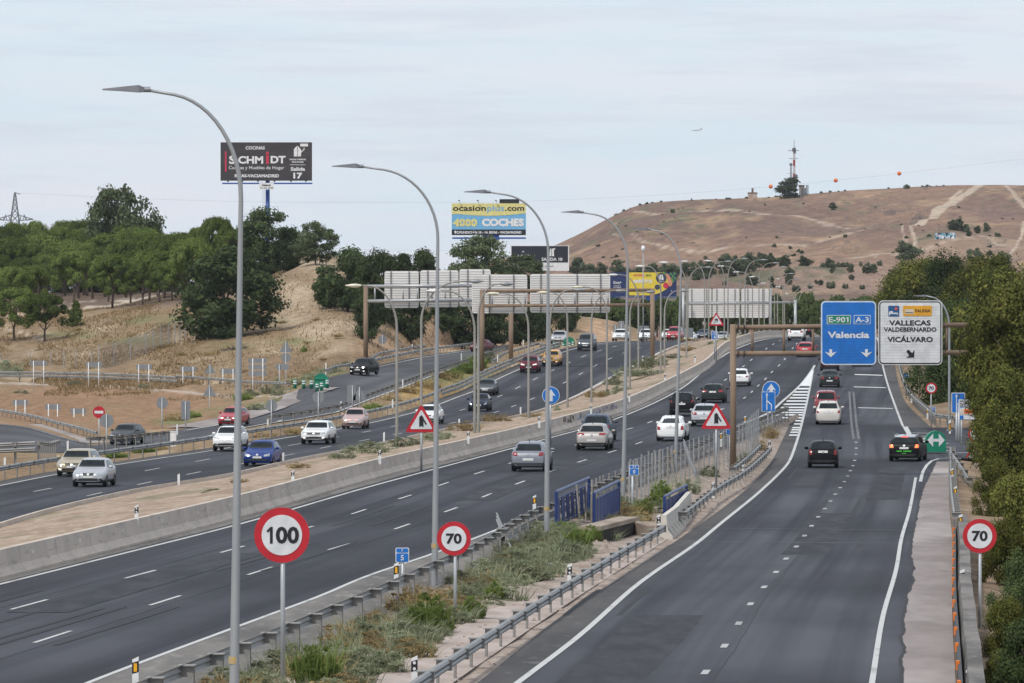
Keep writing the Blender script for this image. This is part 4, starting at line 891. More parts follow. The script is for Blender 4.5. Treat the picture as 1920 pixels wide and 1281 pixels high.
def triangle_sign(px, pyt, pyb_, pxb, pygr, S_, label, sym):
    hp = pyb_ - pyt; Y = F * S_ * .866 / hp; t, b = sign_base('warning_sign', label, pxb, pygr, Y)
    c = P(px, pyt + hp * .62, Y); cx, cz = c.x - b.x, c.z - b.z
    post(t, cx, cz, .045)
    mb = MB(); mb.prism(tri(cx, cz, S_), 0, .03, 0, 2); mb.prism(tri(cx, cz - S_ * .0, S_ * .70), -.012, -.001, 1); mb.build('panel', [RED, SWHITE, GREYBACK], t)
    mb = MB(); s = S_
    if sym == 'merge':
        mb.prism([(cx-.065*s, cz-.17*s), (cx-.0*s, cz-.13*s), (cx+.065*s, cz-.17*s), (cx+.065*s, cz-.02*s), (cx+.065*s, cz+.13*s), (cx, cz+.2*s), (cx-.065*s, cz+.13*s)], -.025, -.013)
        mb.prism([(cx+.06*s, cz+.03*s), (cx+.13*s, cz-.1*s), (cx+.17*s, cz-.07*s), (cx+.07*s, cz+.09*s)][::1], -.03, -.015)
    elif sym == 'skid':
        mb.box((cx, -.02, cz + .04*s), (.2*s, .02, .06*s), 0, Matrix.Rotation(.35, 3, 'Y')); mb.box((cx + .03*s, -.02, cz + .09*s), (.11*s, .02, .06*s), 0, Matrix.Rotation(.35, 3, 'Y'))
        for dx in (-.08, .07): mb.prism(circle(cx + dx*s, cz - (.0 if dx < 0 else .05)*s, .03*s, 10), -.03, -.01)
        mb.box((cx - .06*s, -.02, cz - .1*s), (.22*s, .02, .025*s), 0, Matrix.Rotation(-.2, 3, 'Y'))
    mb.build('symbol', BLACK, t); return t, b, Y
triangle_sign(790, 757.5, 811, 790, 842, 1.35, 'red merging-traffic triangle on the median in front of a white car', 'merge')
triangle_sign(1343, 754, 804.5, 1342, 876, 1.35, 'red merging-traffic triangle beside the thick brown gantry post', 'merge')
triangle_sign(1343, 585, 611, 1343, 660, 1.35, 'distant red slippery-road triangle before the white gantry boards', 'skid')
def km_sign(px0, py0, px1, py1, pxb, pyb, Wd, label, t1, t2):
    Y = GY(pyb, lambda q: (zm(q) + zr(q)) / 2) if Wd == .46 and pyb > 800 else F * Wd / (px1 - px0)
    Wd = (px1 - px0) * Y / F; t, b = sign_base('kilometre_sign', label, pxb, pyb, Y); k = Y / F
    c = P((px0+px1)/2, py1, Y); cx, z0 = c.x - b.x, c.z - b.z; ht = (py1 - py0) * k; w_ = Wd
    post(t, 0, z0 + ht * .8, .05)
    mb = MB(); mb.prism(rrect(cx - w_/2, z0, cx + w_/2, z0 + ht, .04), 0, .03, 0, 2); mb.prism(rrect(cx - w_*.44, z0 + ht*.05, cx + w_*.44, z0 + ht*.62, .03), -.01, -.001, 1); mb.prism(rrect(cx - w_*.44, z0 + ht*.68, cx + w_*.44, z0 + ht*.95, .03), -.01, -.001, 1); mb.build('panel', [SWHITE, BLUE, GREYBACK], t)
    mb = MB(); text(mb, t1, cx, z0 + ht*.73, ht*.18, -.02, None, 'c', .03); text(mb, t2, cx, z0 + ht*.15, ht*.36, -.02, None, 'c', .03); mb.build('lettering', SWHITE, t)
km_sign(741.5, 1027, 767, 1055, 755, 1128, .46, 'blue kilometre marker reading 7 and 5 beside the lamp post', '7', '5')
km_sign(1180, 872, 1198, 891, 1186, 960, .46, 'blue kilometre marker with a round emblem behind the thin fence stakes', 'A-3', '0')
km_sign(1361, 800, 1379, 815, 1369, 870, .5, 'blue marker half hidden by the brown gantry post', 'A-3', '6')
km_sign(1694.5, 699.5, 1704, 708, 1699, 722, .4, 'tiny blue marker at the top of the brown bank', 'A-3', '6')
km_sign(1742, 763, 1754, 776, 1748, 788, .46, 'blue marker below the small 70 sign on the bank', 'A-3', '6')
km_sign(1334, 621, 1346, 637, 1340, 655, .55, 'small blue marker under the slippery-road triangle', 'A-3', '6')
# blue arrow signs
def arrow_poly(cx, cz, s): return [(cx - .1*s, cz - .34*s), (cx + .1*s, cz - .34*s), (cx + .1*s, cz + .02*s), (cx + .27*s, cz - .06*s), (cx, cz + .36*s), (cx - .27*s, cz - .06*s), (cx - .1*s, cz + .02*s)]
Y = F * .9 / 33; t, b = sign_base('arrow_sign', 'round blue sign with white upward arrow behind the car-sales lamp post', 1032, 802, Y)
c = P(1033, 741.5, Y); cx, cz = c.x - b.x, c.z - b.z; post(t, 0, cz)
mb = MB(); mb.prism(circle(cx, cz, .45), 0, .03, 0, 2); mb.prism(circle(cx, cz, .42), -.012, -.001, 1); mb.build('disc', [SWHITE, BLUE, GREYBACK], t)
MB().prism(arrow_poly(cx, cz, .9), -.025, -.013).build('symbol', SWHITE, t)
Y = GY(829, zr); k = Y / F; t, b = sign_base('arrow_sign', 'blue round arrow sign with a blue lane-merge board before it at the gore', 1440, 829, Y)
c = P(1446, 731, Y); cx, cz = c.x - b.x, c.z - b.z; rr = 16.5 * k
post(t, -.0, cz + .4); post(t, 8 * k, cz + .3)
mb = MB(); mb.prism(circle(cx, cz, rr), 0, .03, 0, 2); mb.prism(circle(cx, cz, rr * .93), -.012, -.001, 1); mb.build('disc', [SWHITE, BLUE, GREYBACK], t)
MB().prism(arrow_poly(cx, cz, rr * 2), -.025, -.013).build('symbol', SWHITE, t)
x0, z0 = -12 * k, CH - (772 - HY) * k - b.z; x1, z1 = 13.5 * k, CH - (734.5 - HY) * k - b.z
mb = MB(); mb.prism(rrect(x0, z0, x1, z1, .05), -.1, -.06, 0, 2); mb.prism(rrect(x0+.03, z0+.03, x1-.03, z1-.03, .04), -.112, -.101, 1); mb.build('panel', [SWHITE, BLUE, GREYBACK], t)
mb = MB(); W_ = x1 - x0; H_ = z1 - z0; ax = x0 + W_ * .38
mb.prism([(ax-.035*W_, z0+.08*H_), (ax+.035*W_, z0+.08*H_), (ax+.035*W_, z0+.82*H_), (ax+.1*W_, z0+.82*H_), (ax, z0+.93*H_), (ax-.1*W_, z0+.82*H_), (ax-.035*W_, z0+.82*H_)], -.125, -.113)
mb.prism([(ax+.3*W_, z0+.08*H_), (ax+.37*W_, z0+.08*H_), (ax+.37*W_, z0+.36*H_), (ax+.035*W_, z0+.58*H_), (ax+.035*W_, z0+.5*H_), (ax+.3*W_, z0+.33*H_)], -.125, -.113); mb.build('lane_symbol', SWHITE, t)
# signs among the right-hand trees
Y = 352.0; k = Y / F
t, b = sign_base('lane_sign', 'blue board with a white lane arrow beside the lamp post at the side road', 1796, 830, Y); c = P(1784, 774.5, Y)
post(t, -2 * k, 2.4, .09); post(t, 2.2 * k, 2.4, .09)
x0, z0 = c.x - b.x, c.z - b.z
mb = MB(); mb.prism(rrect(x0, z0, x0 + 25.5*k, z0 + 38*k, .05), 0, .04, 0, 2); mb.prism(rrect(x0+.04, z0+.04, x0 + 25.5*k-.04, z0 + 38*k-.04, .04), -.012, -.001, 1); mb.build('panel', [SWHITE, BLUE, GREYBACK], t)
mb = MB(); ax = x0 + 9.3*k; mb.box((ax, -.02, z0 + 17*k), (1.6*k, .015, 30*k)); mb.prism([(ax-2.4*k, z0+31*k), (ax+2.4*k, z0+31*k), (ax, z0+35*k)], -.028, -.014); mb.beam((ax, -.02, z0+19*k), (ax + 8*k, -.02, z0+13*k), .015, 1.6*k); mb.build('lane_symbol', SWHITE, t)
t, b = sign_base('direction_sign', 'stacked white place-name boards half hidden in the leaves beside the blue lane board', 1803, 832, Y - 4); k = (Y - 4) / F
q2 = lambda px, py: ((px - 1803) * k, CH - (py - HY) * k - b.z)
post(t, 0, 2.2, .05); post(t, 3.2, 2.2, .05)
for (a0, b0, a1, b1), m_ in (((1797.5,749,1850,764), SWHITE), ((1799.5,765.5,1850,777.5), SWHITE), ((1798.5,779,1850,786.5), SWHITE)):
    x0, z0 = q2(a0, b1); x1, z1 = q2(a1, b0); MB().prism(rrect(x0, z0, x1, z1, .03), 0, .04).build('panel', m_, t)
mb = MB()
for s_, py in (('VALLECAS', 754), ('VALDEBERNARDO', 758.6), ('VICÁLVARO', 763)):
    x, z = q2(1799, py); text(mb, s_, x, z, 3.3 * k, -.02, 27 * k, 'l', .03)
x0, z0 = q2(1807.5, 776); x1, z1 = q2(1848, 767); mb.prism(rrect(x0, z0, x1, z1, .01), -.015, -.004, 1); x0, z0 = q2(1801, 776); x1, z1 = q2(1806.5, 767); mb.prism(rrect(x0, z0, x1, z1, .01), -.015, -.004, 2)
x, z = q2(1810, 774); text(mb, 'FAUNIA', x, z, 4 * k, -.03, 18 * k, 'l', .03)
x0, z0 = q2(1799.5, 786); x1, z1 = q2(1806.5, 779.5); mb.prism(rrect(x0, z0, x1, z1, .01), -.015, -.004, 3)
mb.build('lettering', [BLACK, M('plate_orange', (.75,.16,.02), .5), M('plate_cream', (.66,.58,.45), .5), BLUE], t)
triangle_sign(1822, 786, 799, 1822, 840, .9, 'red warning triangle just under the place-name boards in the leaves', 'none')[0]
triangle_sign(1827, 830, 867.5, 1830, 905, 1.35, 'large red-edged triangle with a curve symbol behind the leaves', 'merge')
Y = F * .9 / 30; t, b = sign_base('speed_limit_sign', 'round red-rimmed sign mostly hidden by leaves between two triangles', 1830, 870, Y)
c = P(1830, 814, Y); cz = c.z - b.z; post(t, 0, cz)
mb = MB(); mb.prism(circle(0, cz, .45), 0, .03, 0, 2); mb.prism(circle(0, cz, .33), -.012, -.001, 1); mb.build('disc', [RED, SWHITE, GREYBACK], t)
mb = MB(); text(mb, '40', 0, cz - .14, .28, -.02, .4, 'c', .025); mb.build('lettering', BLACK, t)
# red no-entry and grey backs on the left
Y = 400; k = Y / F; t, b = sign_base('no_entry_sign', 'round red no-entry sign with white bar on the brown slope', 187, 830, Y)
c = P(185.5, 773, Y); cx, cz = c.x - b.x, c.z - b.z; post(t, cx, cz)
mb = MB(); mb.prism(circle(cx, cz, 11.3 * k), 0, .03, 0, 1); mb.build('disc', [RED, GREYBACK], t)
MB().prism(rrect(cx - 8.3*k, cz - 2.6*k, cx + 8.3*k, cz + 2.6*k, .01), -.015, -.001).build('white_bar', SWHITE, t)
def grey_back(kind, px, py, pw, ph, legs, pyb, Y, label, group='small sign backs beside the ramps', front=False):
    k = Y / F; t, b = sign_base('road_sign', label, px, pyb, Y, 'road sign', group); z0 = CH - (py + ph/2 - HY) * k - b.z; h_ = ph * k; w_ = pw * k
    for lx in legs: MB().tube([(lx * k, -.05, -.8), (lx * k, -.05, z0 + h_ * .98)], .05, 8).build('post', WHITE if len(legs) > 1 else STEEL, t, smooth=True)
    if kind == 'rect': poly = rrect(-w_/2, z0, w_/2, z0 + h_, .05)
    elif kind == 'disc': poly = circle(0, z0 + h_/2, w_/2)
    elif kind == 'tri': poly = tri(0, z0 + h_ * .38, w_)
    elif kind == 'arrow': poly = [(-w_/2, z0 + h_/2), (-w_*.28, z0), (w_/2, z0), (w_/2, z0 + h_), (-w_*.28, z0 + h_)]
    mb = MB()
    if kind == 'stack':
        for i in range(3): mb.prism(rrect(-w_/2, z0 + h_ * (i * .36), w_/2, z0 + h_ * (i * .36 + .27), .03), 0, .04)
    else: mb.prism(poly, 0, .04)
    mb.build('panel', GREYBACK, t); return t
for px, py, pyb, lab in ((73,681,719,'grey oblong sign back on two posts, before the dark shrub by the fence'),(176,684,718,'grey oblong sign back on two posts, beside a thin triangular post on the upper track'),(270,688,722,'grey oblong sign back on two posts below the lower end of the wire fence'),(353,692,729,'grey oblong sign back on two posts where the upper crash barrier loses its second beam'),(428,696,732,'grey oblong sign back on two posts behind the tallest lamp post')):
    grey_back('rect', px, py, 30, 9, (-10, 9), pyb, 575, lab)
for px, py, pyb, lab in ((38,755,794,'grey oblong sign back low on the brown slope, first above the loop road'),(99,763,794,'grey oblong sign back low on the brown slope, second above the loop road'),(147,771,808,'grey oblong sign back low on the brown slope beside the no-entry sign')):
    grey_back('rect', px, py, 29, 10, (-8, 9), pyb, 500, lab)
grey_back('disc', 200, 789, 26, 26, (0,), 842, 370, 'grey disc-shaped sign back overlapping the red no-entry sign')
grey_back('disc', 304, 756, 22, 22, (0,), 810, 440, 'grey disc-shaped sign back on the brown slope above the grey SUV')
grey_back('rect', 348, 769, 17, 35, (0,), 808, 430, 'upright grey oblong sign back beside the white roadside box')
grey_back('tri', 393, 732, 26, 20, (0,), 788, 500, 'grey triangular sign back low on the slope above the red car')
grey_back('tri', 394, 691, 22, 18, (0,), 722, 575, 'grey triangular sign back on the upper track')
grey_back('disc', 509, 761, 22, 22, (0,), 800, 405, 'grey disc-shaped sign back on the ramp verge by the white crossover')
grey_back('disc', 597, 745, 22, 22, (0,), 788, 425, 'grey disc-shaped sign back on the ramp verge above the white crossover roof')
grey_back('tri', 674, 738, 30, 26, (0,), 768, 455, 'grey triangular sign back on the ramp verge above the pink car')
grey_back('rect', 659, 739, 16, 34, (2,), 770, 455, 'upright grey board edge-on beside the triangular back above the pink car')
grey_back('stack', 483, 688, 34, 33, (-9, 10), 732, 540, 'stack of three grey boards on two posts beside the pointed board')
grey_back('tri', 536, 650, 25, 22, (0,), 738, 535, 'tall grey triangular sign back above a disc and a pointed board')
grey_back('disc', 536, 671, 18, 18, (0,), 738, 534, 'small grey disc sign back under the tall triangle')
grey_back('arrow', 528, 688, 27, 11, (-4,), 733, 530, 'grey pointed direction board on a white post')
grey_back('disc', 717, 637, 16, 20, (0,), 668, 620, 'light grey disc sign back at the foot of the sandy bank')
grey_back('rect', 1154, 620, 8, 22, (0,), 645, 690, 'narrow grey sign back at the far end of the bank'); grey_back('rect', 1165, 616, 11, 28, (0,), 645, 690, 'upright grey sign back behind the white car at the crest')
grey_back('rect', 1207, 621, 19, 20, (0,), 645, 730, 'square grey sign back above the white car at the crest'); grey_back('rect', 1288, 624, 24, 18, (0,), 645, 760, 'grey sign back behind the red van at the crest')
grey_back('rect', 963, 632, 30, 14, (8,), 655, 690, 'pale ribbed sign back low behind the brown gantry post'); grey_back('rect', 996, 640, 11, 16, (0,), 658, 690, 'small pale sign back by the ramp near the sandy bank')
grey_back('rect', 1419, 716, 5, 4, (0,), 742, 520, 'tiny sign back at the lane edge')
# ------------------------------------------------------------------ green exit noses and bollards
GRN = M('green_plastic', (.004,.20,.115), .45, c2=(.003,.16,.09)); 
def nose(px, pyb, w_px, h_px, Y, label, front):
    k = Y / F; p = P(px, pyb, Y); t = thing('exit_nose', label, 'crash cushion', p); r = w_px * k / 2; H_ = h_px * k
    pl = [(-r, 0), (r, 0), (r, H_ - r)] + [(r * math.cos(math.pi * i / 18), H_ - r + r * math.sin(math.pi * i / 18)) for i in range(1, 18)] + [(-r, H_ - r)]
    mb = MB(); mb.prism(pl, 0, .9); mb.build('shell', GRN, t)
    mb = MB()
    if front:
        cz = H_ * .56; s = r
        mb.prism([(-.86*s, cz), (-.28*s, cz-.66*s), (-.28*s, cz-.14*s), (.28*s, cz-.14*s), (.28*s, cz-.66*s), (.86*s, cz), (.28*s, cz+.66*s), (.28*s, cz+.14*s), (-.28*s, cz+.14*s), (-.28*s, cz+.66*s)], -.02, -.004)
        mb.build('arrow_symbol', SWHITE, t)
    else:
        mb.box((0, -.05, H_ * .62), (r * 1.9, .1, .08)); mb.build('seam', M('green_seam', (.01,.3,.18), .5), t)
nose(1755, 848, 38, 40, 331, 'big green exit nose with white arrows pointing both ways at the side road', True)
nose(602, 727, 26, 27, 500, 'green rounded exit nose at the ramp fork seen from behind', False)
nose(1067, 653, 22, 21, 640, 'distant green exit nose beside the grey van, seen from behind', False)
bm = None
def bollard(px, pyb, h_px, Y, label, grp):
    k = Y / F; t = thing('bollard', label, 'bollard', P(px, pyb, Y), 0, grp); h = h_px * k
    MB().tube([(0,0,-.1),(0,0,h*.92),(0,0,h)], [.16,.16,.1], 10).build('body', GRN, t, smooth=True)
    mb = MB()
    for z in (.5, .78): mb.tube([(0,0,h*z-.06),(0,0,h*z+.06)], .168, 10)
    mb.build('band', SWHITE, t, smooth=True)
for px, py in ((553,727),(569.5,727),(584,727),(594.5,733),(603,731),(613.5,726)): bollard(px, py, 15, 498, 'green bollard with white bands before the ramp-fork nose', 'green bollards at the ramp fork')
for px, py in ((1039,655),(1047,661),(1056,657),(1067,655),(1074,653)): bollard(px, py, 14, 640, 'distant green bollard with white bands by the grey van', 'green bollards at the distant fork')
bollard(1736, 838, 19, 340, 'green bollard with white bands beside the big exit nose', None)
# ------------------------------------------------------------------ marker posts
def hito(px, pyt, pyb, Y, label, grp, style):
    h = (pyb - pyt) * Y / F; t = thing('marker_post', label, 'marker post', P(px, pyb, Y), 0, grp); w_ = .13 if style != 'plain' else .12
    mb = MB(); mb.prism([(-w_/2, -.3), (w_/2, -.3), (w_/2, h), (-w_/2, h - w_ * .5)], -.03, .03); mb.build('body', WHITE, t)
    if style == 'plain': return
    mb = MB(); mb.prism([(-w_/2 - .003, h*.28), (w_/2 + .003, h*.36), (w_/2 + .003, h*.82), (-w_/2 - .003, h*.74)], -.036, .036); mb.build('black_band', BLACK, t)
    mb = MB()
    if style == 'yellow': mb.prism(rrect(-w_*.26, h*.37, w_*.26, h*.72, .01), -.045, -.037); mb.build('reflector', YEL, t)
    else:
        for z in (.42, .68): mb.prism(circle(0, h*z, w_*.26, 12), -.045, -.037)
        mb.build('reflector', SWHITE, t)
for px, pyt, pyb in ((335,888,905),(531,848,864),(720,810,826),(861,785,799),(976,763,776),(1205,667,676)): hito(px, pyt, pyb, GY(pyb, zl, .2), 'white marker post on the kerb of the oncoming carriageway', 'white posts on the kerb', 'plain')
for px, pyt, pyb, Y in ((127,826,842,345),(9,857,873,318),(332,795,808,415),(502,785,796,440),(639,752,762,470),(736,748,758,450),(755,711,722,500),(865,662,671,600),(933,665,674,575),(611,680,702,545),(1103,629,641,668),(773,645,654,640),(981,637,645,680)): hito(px, pyt, pyb, Y, 'white marker post beside the ramp', 'white posts beside the ramp', 'plain')
for px, pyt, pyb in ((256,946,970),(549,881,898),(712,843,859),(878,808,822),(1011,780,793),(1108,759,769),(1180,735,746),(1247,700,711),(1303,666,674)): hito(px, pyt, pyb, GY(pyb + 2, zm, .85), 'black and white marker post behind the concrete barrier', 'marker posts on the concrete barrier', 'dots')
for px, pyt, pyb in ((254,1231,1276),(743,1054,1087),(1002,928,952),(1352,811,828),(1397,780,794)): hito(px, pyt, pyb, GY(pyb, zm, .6), 'marker post with yellow reflector on the outbound crash barrier', 'yellow reflector posts on the outbound barrier', 'yellow')
for px, pyt, pyb in ((777,1229,1272),(1068,1056,1087),(1235,964,989),(1337,903,921),(1393,871,884),(1443,825,840)): hito(px, pyt, pyb, GY(pyb + 12, zr, .3), 'black and white marker post behind the exit-lane barrier', 'marker posts behind the exit-lane barrier', 'dots')
for px, pyt, pyb in ((1785,878,896),(1791,912,931),(1801,964,991),(1804,1067,1099),(1817,1252,1290)): hito(px, pyt, pyb, GY(pyb + 20, zr, .2), 'marker post with yellow reflector on the lane edge by the trees', 'yellow reflector posts by the trees', 'yellow')
for px, pyt, pyb in ((1709,738,748),(1739,766,778)): hito(px, pyt, pyb, GY(pyb + 4, zr, .4), 'small marker post on the outer curve of the exit lanes', 'marker posts on the outer curve', 'yellow')
hito(1780.8, 787, 818, 366, 'tall white marker post with black and yellow band at the lamp foot', None, 'yellow')
p = P(325, 838, 395); t = thing('roadside_box', 'small white roadside box between crash barrier ends', 'utility box', p)
MB().box((0,0,.45), (.42,.4,1.2)).build('cabinet', WHITE, t); MB().box((0,0,1.08), (.48,.46,.06)).build('lid', WHITE, t)
# ------------------------------------------------------------------ billboards
def lerpq(c, u, v):
    a, b, d, e = c; return (a[0]*(1-u)*(1-v) + b[0]*u*(1-v) + d[0]*u*v + e[0]*(1-u)*v, a[1]*(1-u)*(1-v) + b[1]*u*(1-v) + d[1]*u*v + e[1]*(1-u)*v)
class Bill:
    def __init__(s, name, label, px0, py0, px1, py1, Y, pole_px, pole_bottom, polemat, poler, mats):
        s.Y = Y; s.k = Y / F; s.cx = (px0 + px1) / 2; s.b = P(pole_px, pole_bottom, Y); s.t = thing(name, label, 'billboard', s.b)
        x0, z0 = s.q(px0, py1); x1, z1 = s.q(px1, py0)
        mb = MB(); mb.prism([(x0, z0), (x1, z0), (x1, z1), (x0, z1)], 0, .5, 0, 1); mb.build('panel', mats, s.t)
        s.lx = x0; s.lz = z0; s.w = x1 - x0; s.h = z1 - z0
        MB().tube([(0, .7, -3), (0, .7, s.q(0, py1)[1] + .5)], poler, 12).build('pole', polemat, s.t, smooth=True)
    def q(s, px, py): return ((px - CX) * s.k - s.b.x, CH - (py - HY) * s.k - s.b.z)
    def box(s, mb, px0, py0, px1, py1, y=-.02, mi=0):
        x0, z0 = s.q(px0, py1); x1, z1 = s.q(px1, py0); mb.prism([(x0, z0), (x1, z0), (x1, z1), (x0, z1)], y - .01, y, mi)
    def poly(s, mb, pts, y=-.02, mi=0): 
        pl = [s.q(a, b) for a, b in pts]
        if sum(pl[i][0] * pl[(i+1) % len(pl)][1] - pl[(i+1) % len(pl)][0] * pl[i][1] for i in range(len(pl))) < 0: pl = pl[::-1]
        mb.prism(pl, y - .01, y, mi)
    def text(s, mb, t_, px, py, hp, wp=None, al='c', y=-.04, mi=0, bold=.02):
        x, z = s.q(px, py); text(mb, t_, x, z, hp * s.k, y, wp * s.k if wp else None, al, bold, mi)
BBLUE = M('billboard_blue_steel', (.02,.085,.33), .45, c2=(.015,.07,.27)); DK = M('billboard_charcoal', (.035,.03,.034), .6, c2=(.05,.043,.047), scale=.35, stretch=(.5,1,2)); LETW = M('poster_white', (.8,.8,.8), .6); POSTR = M('poster_red', (.6,.03,.08), .6)
# kitchens billboard
B = Bill('billboard', 'dark kitchens billboard on a single blue pole above the pines', 413.5, 267, 585, 339, 870, 501.5, 500, BBLUE, .33, [DK, STEEL])
mb = MB(); B.text(mb, 'COCINAS', 478.5, 280.5, 6.2, 36, bold=.03); B.text(mb, 'S', 435.5, 307.5, 15.5, 12, bold=.035); B.text(mb, 'CHM', 470, 307, 14, 47, bold=.04); B.text(mb, 'DT', 521.5, 306.5, 14, 28, bold=.04)
B.text(mb, 'Cocinas y Muebles de Hogar', 481, 317.5, 6, 104, bold=.005); B.text(mb, 'RIVAS-VACIAMADRID', 481.5, 332.8, 6, 83, bold=.04)
B.text(mb, 'PARQUE COMERCIAL', 558.5, 300.5, 2.8, 31, bold=.04); B.text(mb, 'RIVAS FUTURA', 558.5, 305.4, 2.8, 22, bold=.04); B.text(mb, 'Salida', 558.5, 320.5, 7, 27, bold=.035); B.text(mb, '17', 558.5, 335, 11, 17, bold=.045)
B.box(mb, 543.5, 308.8, 573, 309.6); B.box(mb, 563, 269.5, 577.5, 274.8)
B.poly(mb, [(551,280),(557,273.5),(557,293.5),(551,293.5)]); B.poly(mb, [(558,273),(564.5,281),(564.5,284),(570.5,279),(568,278),(571.5,277),(570,283),(569,282),(564.5,287),(564.5,293.5),(558,293.5)])
mb.build('lettering', LETW, B.t)
mb = MB(); B.box(mb, 421.8, 284, 424.6, 322); B.box(mb, 499, 291.5, 504, 307.5); B.poly(mb, [(501.5 + 3 * math.cos(i), 287.3 + 3 * math.sin(i)) for i in [k_ * .5236 for k_ in range(12)]]); mb.build('red_mark', POSTR, B.t)
mb = MB(); x0, z0 = B.q(417, 346); x1, z1 = B.q(586, 342.6); mb.box(((x0+x1)/2, -.6, (z0+z1)/2), (x1-x0, .5, .22)); mb.build('catwalk', BBLUE, B.t)
mb = MB(); 
for px in (428, 455, 484, 515, 546, 574): x, z = B.q(px, 343); mb.box((x, -.4, z + .15), (.1, .9, .1)); mb.box((x, -.8, z + .25), (.3, .18, .16))
mb.build('floodlight', M('floodlight_dark', (.05,.05,.055), .5), B.t)
mb = MB(); B.box(mb, 486.5, 343.5, 514, 355.5, -.9); mb.build('owner_plate', LETW, B.t)
mb = MB(); B.text(mb, 'iepe', 500, 349, 3.6, 16, bold=.04, y=-.93); B.text(mb, '91 551 73 53', 500.5, 354, 2.6, 24, bold=.02, y=-.93); mb.build('owner_lettering', BLACK, B.t)
x, z0 = B.q(494, 355); _, z1 = B.q(494, 395); mb = MB(); mb.tube([(x-.12,.3,z1),(x-.12,.3,z0)], .02, 5); mb.tube([(x+.12,.3,z1),(x+.12,.3,z0)], .02, 5)
for i in range(9): mb.box((x, .3, z1 + (z0-z1) * i / 8), (.24, .03, .03))
mb.build('ladder', STEEL, B.t)
# car-sales billboard
PY_, PB_ = M('poster_pale_yellow', (.72,.66,.27), .6), M('poster_sky_blue', (.17,.45,.72), .6)
B = Bill('billboard', 'yellow and blue car-sales billboard offering 4000 cars above a leafy tree', 847, 381.5, 986, 441, 850, 912, 520, BBLUE, .35, [PB_, WHITE])
mb = MB(); B.poly(mb, [(847,381.5),(986,381.5),(986,400)] + [(986 - 139 * i / 12, 400 + 5 * math.sin(math.pi * i / 12)) for i in range(1, 12)] + [(847,402)]); mb.build('yellow_band', PY_, B.t)
mb = MB(); B.box(mb, 847, 430.5, 986, 441.2, -.03); B.text(mb, 'ocasion', 880, 395.5, 10.5, 62, bold=.02, y=-.06); B.text(mb, '.com', 965, 395.5, 10.5, 36, bold=.02, y=-.06); mb.build('black_mark', BLACK, B.t)
mb = MB(); B.text(mb, 'plus', 929.5, 395.5, 10.5, 32, bold=.01, y=-.06); mb.build('blue_lettering', PB_, B.t)
mb = MB(); B.text(mb, '4000', 872, 425, 14.5, 46, bold=.06); mb.build('yellow_lettering', PY_, B.t)
mb = MB(); B.text(mb, 'COCHES', 943, 424.5, 14.5, 79, bold=.06); B.text(mb, 'C/FUNDICIÓN 10 - 14. RIVAS - VACIAMADRID', 917, 438.2, 4.6, 122, bold=.04, y=-.06); B.poly(mb, [(851.5,434),(853,432.8),(855,432.8),(856,434),(855.7,435.5),(853.8,439),(852,435.5)], -.05); mb.build('white_lettering', LETW, B.t)
mb = MB(); x0, z0 = B.q(848, 448.5); x1, z1 = B.q(986, 445); mb.box(((x0+x1)/2, -.6, (z0+z1)/2), (x1-x0, .6, .25)); x0, z0 = B.q(905, 450); x1, z1 = B.q(936, 441); mb.box(((x0+x1)/2, .2, (z0+z1)/2), (x1-x0, .2, z1-z0)); mb.build('catwalk', BBLUE, B.t)
mb = MB(); B.box(mb, 936.5, 373.5, 973.5, 381.8, .3); mb.build('top_plate', BLACK, B.t)
mb = MB()
for px in (862, 897, 931): x, z = B.q(px, 381.5); mb.tube([(x,.2,z),(x,.2,z+.45),(x-.1,-.5,z+.5)], .03, 5); mb.box((x-.1,-.6,z+.42), (.28,.25,.15))
mb.build('floodlight', M('floodlight_dark', (.05,.05,.055), .5), B.t)
# shopping centre billboard
NAVY = M('poster_midnight', (.014,.016,.03), .6)
B = Bill('billboard', 'black and white shopping-centre billboard beside the foot of the bare hill', 957.5, 460.5, 1067, 508, 930, 1012, 560, STEEL, .35, [LETW, WHITE])
mb = MB(); B.box(mb, 959, 461.5, 1065, 492.3); mb.build('black_field', NAVY, B.t)
mb = MB(); B.text(mb, 'LA GAVIA', 981.5, 482.5, 4.8, 31, bold=.03, y=-.05); B.text(mb, 'SHOPPING CENTER', 981.5, 487.8, 3, 37, bold=0, y=-.05); B.text(mb, 'SALIDA 10', 1035, 489.3, 6, 39, bold=.03, y=-.05)
B.poly(mb, [(978.5,473.5),(981,470),(983.5,473.5),(982.5,473.5),(981,471.5),(979.5,473.5)], -.04); B.poly(mb, [(1030,480.5),(1031.5,466.5),(1034,466.5),(1034,480.5)], -.04); B.poly(mb, [(1035,480.5),(1035,466.5),(1038,466),(1041.5,465.5),(1039.5,469),(1038.3,468.5),(1039,480.5)], -.04); mb.build('white_lettering', LETW, B.t)
mb = MB(); B.text(mb, 'C••C', 1012, 500.5, 3.2, 13, y=-.03, bold=.03); B.text(mb, 'primark', 1030, 500.2, 2.4, 17, y=-.03); mb.build('shop_lettering', BLACK, B.t)
